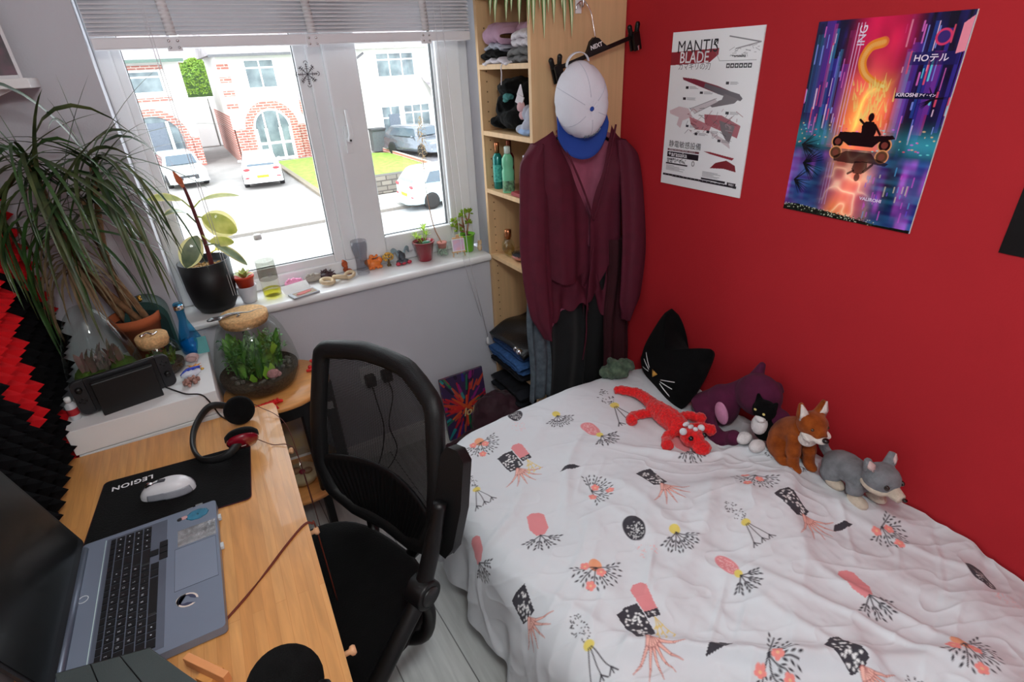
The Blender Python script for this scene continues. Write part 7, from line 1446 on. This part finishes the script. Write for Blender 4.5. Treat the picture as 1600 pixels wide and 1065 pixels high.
for s in (-1, 1): m.tube([(.035, s * .026, .195), (.030, s * .038, .238)], [.019, .007], 10, sx=1.0)
m.tube(spline([(-.07, 0, .03), (-.10, .02, .02), (-.12, .05, .02)]), [.016] * 7 + [.02] * 6, 12)
m.build('body', M_fx, fx, remesh=.0035, smooth=3)
m = MB(); m.ell((.093, 0, .149), (.020, .020, .014)); m.ell((.066, -.024, .150), (.030, .015, .013), (0, .1, -.3)); m.ell((.066, .024, .150), (.030, .015, .013), (0, .1, .3)); m.ell((.048, 0, .122), (.026, .030, .030)); m.build('white_muzzle_and_bib', M_cr, fx, remesh=.0035, smooth=2)
for s in (-1, 1):
    m = MB(); m.leaf([(.047, s * .026, .192), (.048, s * .034, .215), (.036, s * .040, .238)], .016, (1, s * .1, .2), shape=lambda t: max(.1, 1 - t ** 1.5), fold=-.2); m.build('inner_ear', M_cr, fx, solid=.005)
m = MB(); m.ell((.113, 0, .158), (.009, .010, .008)); m.build('nose', mat('shiny dark nose', (26, 14, 12), .2, coat=.4), fx)
for s in (-1, 1):
    m = MB(); m.ell((.082, s * .024, .178), (.005, .005, .005)); m.build('eye', mat('amber eye', (70, 44, 20), .15, coat=.5), fx)
# wolf, standing/crouching
M_gw = plush('grey plush', (116, 118, 122), (132, 134, 138), .08); M_be = plush('beige plush', (206, 190, 172))
wf = thing('wolf_plush', 'grey wolf cub soft toy with beige paws nearest the camera end of the row', 'soft toy', (1.425, .525, dz(1.39, .52) - .006), (0, 0, R(-104)))
m = MB(); m.tube(spline([(-.055, 0, .055), (-.02, 0, .066), (.015, 0, .066), (.045, 0, .075)], 6), [.043] * 6 + [.041] * 7 + [.038] * 6, 16); m.ell((-.052, 0, .052), (.044, .048, .044))
for s in (-1, 1): m.ell((-.045, s * .034, .035), (.034, .020, .032)); m.tube([(.03, s * .026, .065), (.038, s * .030, .028)], [.026, .022], 12)
m.ell((.075, 0, .108), (.047, .046, .042)); m.tube(spline([(-.09, 0, .06), (-.115, .0, .075), (-.125, 0, .10)]), .014, 12)
for s in (-1, 1): m.tube([(.060, s * .034, .138), (.052, s * .044, .168)], [.017, .009], 10)
m.build('body', M_gw, wf, remesh=.0035, smooth=3)
m = MB(); m.tube([(.098, 0, .096), (.142, 0, .088)], [.024, .014], 14); m.ell((.075, -.020, .086), (.040, .024, .016)); m.ell((.075, .020, .086), (.040, .024, .016)); m.build('muzzle', M_be, wf, remesh=.0035, smooth=2)
for x, s in ((-.03, -1), (-.03, 1), (.05, -1), (.05, 1)):
    m = MB(); m.ell((x + .006, s * .033, .016), (.032, .020, .0165)); m.build('paw', M_be, wf)
for s in (-1, 1):
    m = MB(); m.leaf([(.073, s * .036, .140), (.068, s * .043, .155), (.060, s * .045, .168)], .011, (1, s * .3, .2), fold=-.2); m.build('inner_ear', plush('pale pink plush', (220, 190, 186)), wf, solid=.004)
    m = MB(); m.ell((.112, s * .026, .112), (.008, .006, .008)); m.build('eye', mat('brown eye', (40, 26, 18), .12, coat=.6), wf)
m = MB(); m.ell((.149, 0, .093), (.006, .007, .005)); m.build('nose', mat('shiny dark nose', (26, 14, 12), .2), wf)

# ================================================================ THE STREET OUTSIDE
GZ = -3.4
M_rend = mat('white render', (214, 212, 208), .9, var=.03, vs=2); M_brk = brick_mat('red brick', (172, 108, 96), (156, 92, 82), (196, 184, 176), .45, .15, .02, rot=(R(90), 0, 0), rough=.9)
M_slate = mat('grey roof tiles', (124, 118, 122), .9, col2=(150, 142, 144), var=.2, vs=3); M_win = mat('dim window panes', (74, 86, 94), .2, col2=(120, 132, 136), var=.15, vs=1.2); M_grass = mat('bright lawn', (112, 148, 58), .95, col2=(132, 166, 66), var=.15, vs=3, bump=.5, bs=20)
m = MB(); m.b2((-60, 8, GZ - .3), (80, 90, GZ - .04)); struct(m.build('ground', mat('far ground', (168, 164, 158), .95, var=.1, vs=.5)))
m = MB(); m.b2((-40, 13.5, GZ - .04), (60, 20.6, GZ)); struct(m.build('road', mat('pale tarmac', (150, 149, 150), .9, var=.08, vs=1.5, bump=.3, bs=30)))
m = MB(); m.b2((-40, 20.6, GZ - .04), (60, 22.3, GZ + .08)); m.b2((-40, 11.5, GZ - .04), (60, 13.5, GZ + .08)); struct(m.build('pavement', mat('pale pavement', (186, 178, 172), .9, var=.06, vs=2)))
m = MB(); m.b2((-40, 20.5, GZ - .04), (60, 20.62, GZ + .10)); struct(m.build('kerb', mat('kerb stone', (120, 114, 108), .9)))
m = MB(); m.b2((-4.5, 22.3, GZ - .04), (5.0, 60, GZ + .02)); struct(m.build('driveway', mat('driveway asphalt', (138, 134, 132), .9, var=.12, vs=.8)))
m = MB(); m.b2((12.0, 26.0, GZ - .04), (17.5, 37.5, GZ + .05)); struct(m.build('driveway', mat('dark driveway', (96, 94, 98), .9, var=.12, vs=.8)))
gr = MB(); gr.prism([(5.3, 24.6), (30, 24.6), (30, 26.0), (11.9, 26.0), (11.9, 35.5), (9.2, 37.5), (5.3, 37.5)], GZ - .02, GZ + .06); tag(gr.build('lawn', M_grass), 'bright green front lawn beyond the stone wall', 'lawn', kind='stuff')
m = MB(); m.b2((5.1, 23.9, GZ), (9.6, 24.4, GZ + .75)); tag(m.build('garden_wall', brick_mat('stone wall', (132, 126, 116), (104, 98, 92), (84, 80, 76), .5, .22, .03, rot=(R(90), 0, 0), rough=.95)), 'low grey stone garden wall along the pavement', 'wall')
m = MB(); m.b2((5.0, 24.4, GZ), (5.25, 37.5, GZ + .16)); tag(m.build('lawn_edging', mat('edging stone', (120, 110, 96), .9, var=.2)), 'stone edging between the driveway and the lawn', 'kerb')
m = MB(); m.b2((11.9, 26.0, GZ), (12.05, 36.5, GZ + .25)); m.b2((11.9, 25.9, GZ), (17, 26.05, GZ + .25)); tag(m.build('drive_edging', M_brk), 'low brick edging round the grey car driveway', 'wall')
def window_ext(par, x0, x1, z0, z1, y, nx=2, top=True):
    m = MB(); m.b2((x0, y - .06, z0), (x1, y + .02, z1)); f_ = m.build('window', M_white, par, world=True); m = MB(); g = .09; W_ = (x1 - x0 - g) / nx
    for i in range(nx):
        xa = x0 + g + i * W_; xb = x0 + (i + 1) * W_
        if top: m.b2((xa, y - .075, z0 + g), (xb, y - .05, z0 + (z1 - z0) * .68)); m.b2((xa, y - .075, z0 + (z1 - z0) * .68 + g), (xb, y - .05, z1 - g))
        else: m.b2((xa, y - .075, z0 + g), (xb, y - .05, z1 - g))
    m.build('pane', M_win, f_, world=True)
def brick_arch(par, cx, y, rout, rin, zs, z0, hinge=None):
    m = MB(); pts = [(cx + rout * math.cos(a), zs + rout * math.sin(a)) for a in [pi * i / 20 for i in range(21)]]; pin = [(cx + rin * math.cos(a), zs + rin * math.sin(a)) for a in [pi * i / 20 for i in range(21)]]
    pts = [(cx + rout, z0)] + pts + [(cx - rout, z0)]; pin = [(cx + rin, z0)] + pin + [(cx - rin, z0)]
    n = len(pts); vs = [(x, yy, z) for yy in (y - .14, y) for q in (pts, pin) for x, z in q]
    fs = [(k, k + 1, n + k + 1, n + k) for k in range(n - 1)] + [(k, 2 * n + k, 2 * n + k + 1, k + 1) for k in range(n - 1)] + [(n + k, n + k + 1, 3 * n + k + 1, 3 * n + k) for k in range(n - 1)]
    m.add(vs, fs, False); m.build('brick_arch', M_brk, par, world=True)
    return pin
def arch_fill(par, name, cx, y, r_, zs, z0, mt):
    m = MB(); pp_ = [(cx + r_, z0)] + [(cx + r_ * math.cos(a), zs + r_ * math.sin(a)) for a in [pi * i / 20 for i in range(21)]] + [(cx - r_, z0)]; n = len(pp_)
    m.add([(x, y, z) for x, z in pp_], [tuple(range(n))], False); return m.build(name, mt, par, world=True)
# middle house
hy = 38.5
h1 = thing('house', 'white rendered house with red brick ground floor and arched door opposite the window', 'house', (7, hy, GZ))
m = MB(); m.b2((3.45, hy, -1.4), (11.2, hy + 8, 2.62)); m.build('upper_wall', M_rend, h1, world=True)
m = MB(); m.b2((3.55, hy - .03, GZ - .1), (5.0, hy + 7.9, -1.4)); m.b2((6.5, hy - .03, GZ - .1), (11.1, hy + 7.9, -1.4)); m.b2((4.9, hy + .35, GZ - .1), (6.6, hy + 7.9, -.3)); m.build('brick_wall', M_brk, h1, world=True)
m = MB(); m.add([(3.1, hy - .5, 2.6), (11.4, hy - .5, 2.6), (11.4, hy + 4, 5.6), (3.1, hy + 4, 5.6), (11.4, hy + 8.5, 2.6), (3.1, hy + 8.5, 2.6)], [(0, 1, 2, 3), (3, 2, 4, 5), (0, 3, 5), (1, 4, 2)], False); m.build('roof', M_slate, h1, world=True)
m = MB(); m.b2((3.1, hy - .6, 2.50), (11.4, hy - .45, 2.64)); m.build('gutter', mat('grey gutter', (92, 92, 96), .6), h1, world=True)
for z in (2.05, 1.35, .62, -.10):
    m = MB(); m.b2((3.44 + (2.05 - z) * .0, hy - .05, z - .17), (4.05, hy + .1, z + .12)); m.build('brick_quoin', M_brk, h1, world=True)
window_ext(h1, 4.85, 6.6, .75, 2.35, hy, 2)
brick_arch(h1, 5.70, hy, 1.55, 1.12, -1.45, GZ); arch_fill(h1, 'door_surround', 5.70, hy - .04, 1.14, -1.45, GZ, M_white)
arch_fill(h1, 'door_glass', 5.70, hy - .06, .98, -1.45, -1.40, M_win)
for x0, x1 in ((4.80, 5.18), (5.38, 6.02), (6.22, 6.62)):
    for z0, z1 in ((-2.25, -1.0 if x0 == 5.38 else -1.25), (-3.2, -2.42)):
        m = MB(); m.b2((x0, hy - .085, z0), (x1, hy - .065, z1)); m.build('door_pane', M_win, h1, world=True)
for x0 in (5.24, 6.08): m = MB(); m.b2((x0, hy - .1, GZ), (x0 + .10, hy - .05, -.6)); m.build('door_post', M_white, h1, world=True)
# bay of the middle house (brick hood and tall bay window)
m = MB(); m.b2((7.6, hy - .9, -.75), (10.3, hy, .05)); m.b2((7.6, hy - .9, GZ), (10.3, hy, -2.35)); m.build('bay_brick', M_brk, h1, world=True)
m = MB(); m.add([(7.4, hy - 1.1, .0), (10.5, hy - 1.1, .0), (10.3, hy, .55), (7.6, hy, .55)], [(0, 1, 2, 3)], False); m.build('bay_roof', M_slate, h1, world=True)
window_ext(h1, 7.65, 10.25, -2.35, -.75, hy - .92, 5); window_ext(h1, 7.7, 10.2, .75, 2.35, hy, 4)
m = MB(); m.tube([(11.15, hy - .12, 2.5), (11.15, hy - .12, 1.0), (11.15, hy - .12, GZ)], .07, 8); m.tube([(10.1, hy - .3, 2.45), (10.9, hy - .15, 2.0), (11.15, hy - .12, 1.8), (11.4, hy - .15, 2.0), (12.1, hy - .3, 2.45)], .06, 8); m.tube([(10.3, hy - .6, -.05), (10.7, hy - .2, -.4), (11.15, hy - .15, -.5)], .05, 8); m.build('downpipe', mat('dark pipe', (86, 86, 92), .5), h1, world=True)
# right house
h2 = thing('house', 'white rendered house at the right with a small tiled porch roof', 'house', (15, hy, GZ))
m = MB(); m.b2((11.22, hy, GZ), (24, hy + 8, 2.7)); m.build('wall', M_rend, h2, world=True)
m = MB(); m.add([(11.2, hy - .5, 2.7), (24, hy - .5, 2.7), (24, hy + 4, 5.7), (11.2, hy + 4, 5.7)], [(0, 1, 2, 3)], False); m.build('roof', M_slate, h2, world=True)
window_ext(h2, 12.9, 15.6, .95, 2.45, hy, 3); window_ext(h2, 17.3, 18.6, .9, 2.2, hy, 2); window_ext(h2, 12.8, 14.2, GZ + .1, -.75, hy, 2); window_ext(h2, 14.4, 16.4, -2.6, -.75, hy, 3)
m = MB(); m.b2((13.3, hy - .1, GZ), (14.05, hy - .07, -1.3)); m.build('dark_door', mat('dark door glass', (96, 104, 116), .3), h2, world=True)
m = MB(); m.add([(16.4, hy - 1.8, -.35), (20, hy - 1.8, -.35), (20, hy, .85), (16.0, hy, .85)], [(0, 1, 2, 3)], False); m.b2((16.5, hy - 1.75, -.55), (20, hy - 1.65, -.35)); m.build('porch_roof', M_slate, h2, world=True)
m = MB(); m.tube([(16.7, hy - 1.6, -.5), (16.9, hy - .1, -1.9)], .07, 6); m.build('porch_bracket', mat('dark timber', (70, 64, 62), .7), h2, world=True)
m = MB(); m.b2((17.6, hy - .08, GZ), (18.7, hy, -.9)); m.build('front_door', mat('grey front door', (150, 150, 156), .5), h2, world=True)
# left house
h3 = thing('house', 'white rendered house at the far left with a brick porch arch', 'house', (-1, 40, GZ)); hy3 = 40.0
m = MB(); m.b2((-9, hy3, -1.7), (1.62, hy3 + 8, 2.55)); m.build('upper_wall', M_rend, h3, world=True)
m = MB(); m.b2((-9, hy3 - .03, GZ - .2), (-2.2, hy3 + 7.9, -1.7)); m.b2((.7, hy3 - .03, GZ - .2), (1.58, hy3 + 7.9, -1.7)); m.b2((-2.3, hy3 + .5, GZ), (.8, hy3 + 7, -.5)); m.build('brick_wall', M_brk, h3, world=True)
m = MB(); m.add([(-9, hy3 - .6, 2.5), (1.9, hy3 - .6, 2.5), (1.2, hy3 + 4, 5.5), (-9, hy3 + 4, 5.5)], [(0, 1, 2, 3)], False); m.build('roof', M_slate, h3, world=True)
m = MB(); m.b2((-9, hy3 - .65, 2.38), (1.9, hy3 - .5, 2.54)); m.build('gutter', mat('green grey gutter', (84, 104, 96), .6), h3, world=True)
window_ext(h3, -1.25, .55, .8, 2.0, hy3, 1)
for z0, z1 in ((2.05, 2.25), (.40, .58)):
    m = MB(); m.b2((-1.4, hy3 - .1, z0), (.75, hy3 + .05, z1)); m.build('brick_band', M_brk, h3, world=True)
brick_arch(h3, -.62, hy3, 1.75, 1.35, -1.75, GZ - .1); arch_fill(h3, 'porch_glazing', -.62, hy3 - .04, 1.36, -1.75, GZ, M_win)
m = MB(); m.b2((-.95, hy3 - .1, GZ), (-.05, hy3 - .06, -.75)); m.build('dark_door', mat('dark door glass', (96, 104, 116), .3), h3, world=True)
for x0 in (-1.12, .02): m = MB(); m.b2((x0, hy3 - .12, GZ), (x0 + .16, hy3 - .07, -.7)); m.build('door_post', M_white, h3, world=True)
# garages, hedge, distant house
for k, (x0, x1) in enumerate(((1.9, 3.2), (3.35, 4.6))):
    g_ = thing('garage', ['left white garage door at the end of the shared drive', 'right white garage door at the end of the shared drive'][k], 'garage', (x0, 50, GZ)); m = MB(); m.b2((x0 - .1, 50, GZ), (x1 + .1, 54, .05)); m.build('walls', M_rend, g_, world=True); m = MB(); m.b2((x0, 49.9, GZ + .1), (x1, 49.98, -.5)); m.build('garage_door', M_white, g_, world=True)
m = MB(); m.b2((3.42, 38.6, GZ), (3.50, 49, -.6)); tag(m.build('brick_side_wall', M_brk), 'brick side wall running back beside the shared drive', 'wall')
rs = random.Random(77); hd_ = thing('hedge', 'bright green bush behind the garages', 'hedge', (3.2, 58, GZ))
m = MB()
for i in range(2400):
    a = rs.uniform(0, 2 * pi); e = rs.uniform(-.4, 1.5); c = (3.55 + 2.0 * math.cos(a) * math.cos(e) * rs.uniform(.7, 1.02), 58 + 1.6 * math.sin(a) * math.cos(e), .9 + 1.9 * math.sin(e) * rs.uniform(.8, 1.05)); q = rs.uniform(.08, .16)
    m.leaf([c, (c[0] + q * rs.uniform(-1, 1), c[1] - q * .5, c[2] + q * rs.uniform(-.3, 1)), (c[0] + q * 1.4 * rs.uniform(-1, 1), c[1] - q, c[2] + q * .6)], .07, (rs.uniform(-1, 1), -1, rs.uniform(-.5, 1)))
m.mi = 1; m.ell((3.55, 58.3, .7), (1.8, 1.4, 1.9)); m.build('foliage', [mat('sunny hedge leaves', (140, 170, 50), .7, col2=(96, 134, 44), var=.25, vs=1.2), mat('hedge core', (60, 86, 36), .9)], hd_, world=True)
m = MB(); m.tube([(3.5, 58.3, GZ), (3.5, 58.3, 0)], .2, 8); m.build('trunk', M_bark, hd_, world=True)
h4 = thing('house', 'distant red brick house with a hipped roof behind the green bush', 'house', (5, 74, GZ))
m = MB(); m.b2((2.6, 74, GZ), (9, 82, 3.0)); m.build('wall', M_brk, h4, world=True)
m = MB(); m.add([(2.2, 73.5, 2.9), (9.3, 73.5, 2.9), (9.3, 82, 2.9), (2.2, 82, 2.9), (4.4, 77, 6.2), (7.4, 77, 6.2)], [(0, 1, 5, 4), (1, 2, 5), (2, 3, 4, 5), (3, 0, 4)], False); m.build('roof', M_slate, h4, world=True)
window_ext(h4, 4.3, 5.6, .9, 2.6, 74, 2)
# cars: local +x forward, origin on the ground at the centre
def car(name, label, loc, rz, paint, L_=4.1, W_=1.78, H_=1.5, hatch=True, plate=None, lights=True, s=1.0):
    t = thing(name, label, 'car', loc, (0, 0, rz)); h = L_ / 2; t.scale = (s, s, s)
    pr = [(-h, .45), (-h + .02, .85), (-h + .10, 1.0), (-h + .45 if hatch else -h + .8, 1.42 * H_ / 1.5), (-h + .9, H_), (.2, H_), (.75, 1.38 * H_ / 1.5), (h - 1.15, .98), (h - .25, .86), (h - .05, .70), (h, .42), (h - .05, .25), (-h + .05, .25)]
    m = MB(); P_ = spline([(a, 0, b) for a, b in pr + pr[:1]], 3)[:-1]; n = len(P_)
    def wd(z): return W_ / 2 * (1.0 if z < .95 else 1 - .22 * (z - .95) / (H_ - .95))
    vs = [(p.x, sgn * wd(p.z) * k, p.z) for sgn, k in ((-1, 1), (-1, .86), (1, .86), (1, 1)) for p in P_]
    vs = []
    for yy, ins in ((-1, .97), (-.86, 1.0), (.86, 1.0), (1, .97)):
        for p in P_: vs.append((p.x * (ins if abs(yy) == 1 else 1), wd(p.z) * yy, (p.z - .6) * ins + .6 if abs(yy) == 1 else p.z))
    fs = [(j * n + k, j * n + (k + 1) % n, (j + 1) * n + (k + 1) % n, (j + 1) * n + k) for j in range(3) for k in range(n)] + [tuple(reversed(range(n))), tuple(3 * n + k for k in range(n))]
    m.add(vs, fs); m.build('car_body', paint, t)
    gm = mat('car glass', (70, 84, 96), .08, coat=.4, var=.1)
    m = MB(); zb, zt_ = 1.02, H_ - .10
    for s_ in (-1, 1): m.add([(-h + .55, s_ * (wd(zb) + .012), zb), (h - 1.25, s_ * (wd(zb) + .012), zb - .02), (.55, s_ * (wd(zt_) + .012), zt_), (-h + .85, s_ * (wd(zt_) + .012), zt_)], [(0, 1, 2, 3) if s_ < 0 else (3, 2, 1, 0)], False)
    m.build('side_glass', gm, t)
    m = MB(); m.add([(h - 1.10, -.70, 1.03), (h - 1.10, .70, 1.03), (.74, .60, H_ - .09), (.74, -.60, H_ - .09)], [(0, 1, 2, 3)], False); m.add([(v[0] + .02, v[1], v[2] + .02) for v in m.v[:4]], [(0, 1, 2, 3)], False); m.build('windscreen', gm, t)
    m = MB(); x0 = -h + .13 if hatch else -h + .35; m.add([(x0 - .02, -.62, 1.04), (x0 - .02, .62, 1.04), (x0 + .27, .56, 1.36 * H_ / 1.5), (x0 + .27, -.56, 1.36 * H_ / 1.5)], [(3, 2, 1, 0)], False); m.build('rear_window', gm, t)
    for x in (-h + .75, h - .8):
        for s_ in (-1, 1):
            m = MB(); m.M = TM((x, s_ * (W_ / 2 - .07), .33), (R(90), 0, 0)); m.lathe([(.20, -.12), (.32, -.11), (.335, -.05), (.335, .05), (.32, .11), (.20, .12)], 24); m.mi = 1
            for sg in (-1, 1): m.lathe([(.001, .115 * sg), (.19, .118 * sg)], 20, cap=False)
            m.mi = 0
            for k in range(5): a = k * 2 * pi / 5; m.box((.12 * math.cos(a), .12 * math.sin(a), -.121 * s_ * -1 * -1 if False else .12 * (-s_) * -1), (.05, .05, .012))
            m.build('wheel', [mat('tyre rubber', (34, 34, 36), .8), mat('alloy wheel', (226, 228, 232), .4)], t)
    for s_ in (-1, 1):
        m = MB(); m.ell((-h + .035, s_ * .66, .90), (.05, .16, .07)); m.ell((-h + .02, s_ * .70, .52), (.03, .12, .05)); m.build('tail_light', mat('red lamp glass', (206, 60, 66), .25), t)
        m = MB(); m.ell((h - .12, s_ * .66, .72), (.10, .17, .07)); m.build('headlight', mat('headlight glass', (222, 228, 232), .15), t)
        m = MB(); m.ell((.60, s_ * (W_ / 2 + .06), 1.0), (.07, .10, .06)); m.build('wing_mirror', paint, t)
    m = MB(); m.b2((h - .03, -.45, .42), (h + .015, .45, .62)); m.b2((h - .05, -.7, .24), (h + .0, .7, .36)); m.b2((-h - .01, -.72, .28), (-h + .05, .72, .42)); m.build('grille_and_bumper_trim', mat('dark trim', (50, 52, 56), .5), t)
    m = MB()
    m.b2((-h - .02, -.27, .50), (-h + .01, .27, .62)); m.mi = 1; m.b2((h + .0, -.26, .40), (h + .02, .26, .51)); m.build('number_plates', [mat('yellow plate', (240, 206, 40), .4), M_white], t)
    return t
car('car', 'white hatchback parked on the drive seen from behind with a yellow plate', (3.62, 31.2, GZ + .02), R(83), mat('white car paint', (238, 238, 240), .2, coat=.5))
car('car', 'pale silver car facing the window on the left drive', (.05, 34.0, GZ + .02), R(-83), mat('silver white paint', (196, 204, 204), .2, coat=.5), H_=1.55)
car('car', 'dark grey car parked on the right driveway', (13.35, 33.6, GZ + .05), R(-72), mat('graphite paint', (104, 110, 120), .25, metal=.4, coat=.5), s=1.12)
car('car', 'pale blue car parked on the road at the right', (9.35, 20.6, GZ), R(2), mat('ice blue paint', (196, 222, 228), .2, coat=.5))
wb = thing('wheelie_bin', 'dark grey wheelie bin by the right house', 'bin', (11.9, 36.9, GZ))
m = MB(); m.b2((11.35, 36.5, GZ + .05), (12.25, 37.2, GZ + 1.35)); m.build('body', mat('bin grey', (86, 92, 96), .6), wb, world=True); m = MB(); m.b2((11.3, 36.4, GZ + 1.36), (12.3, 37.25, GZ + 1.46)); m.build('lid', mat('bin lid', (64, 68, 72), .6), wb, world=True)
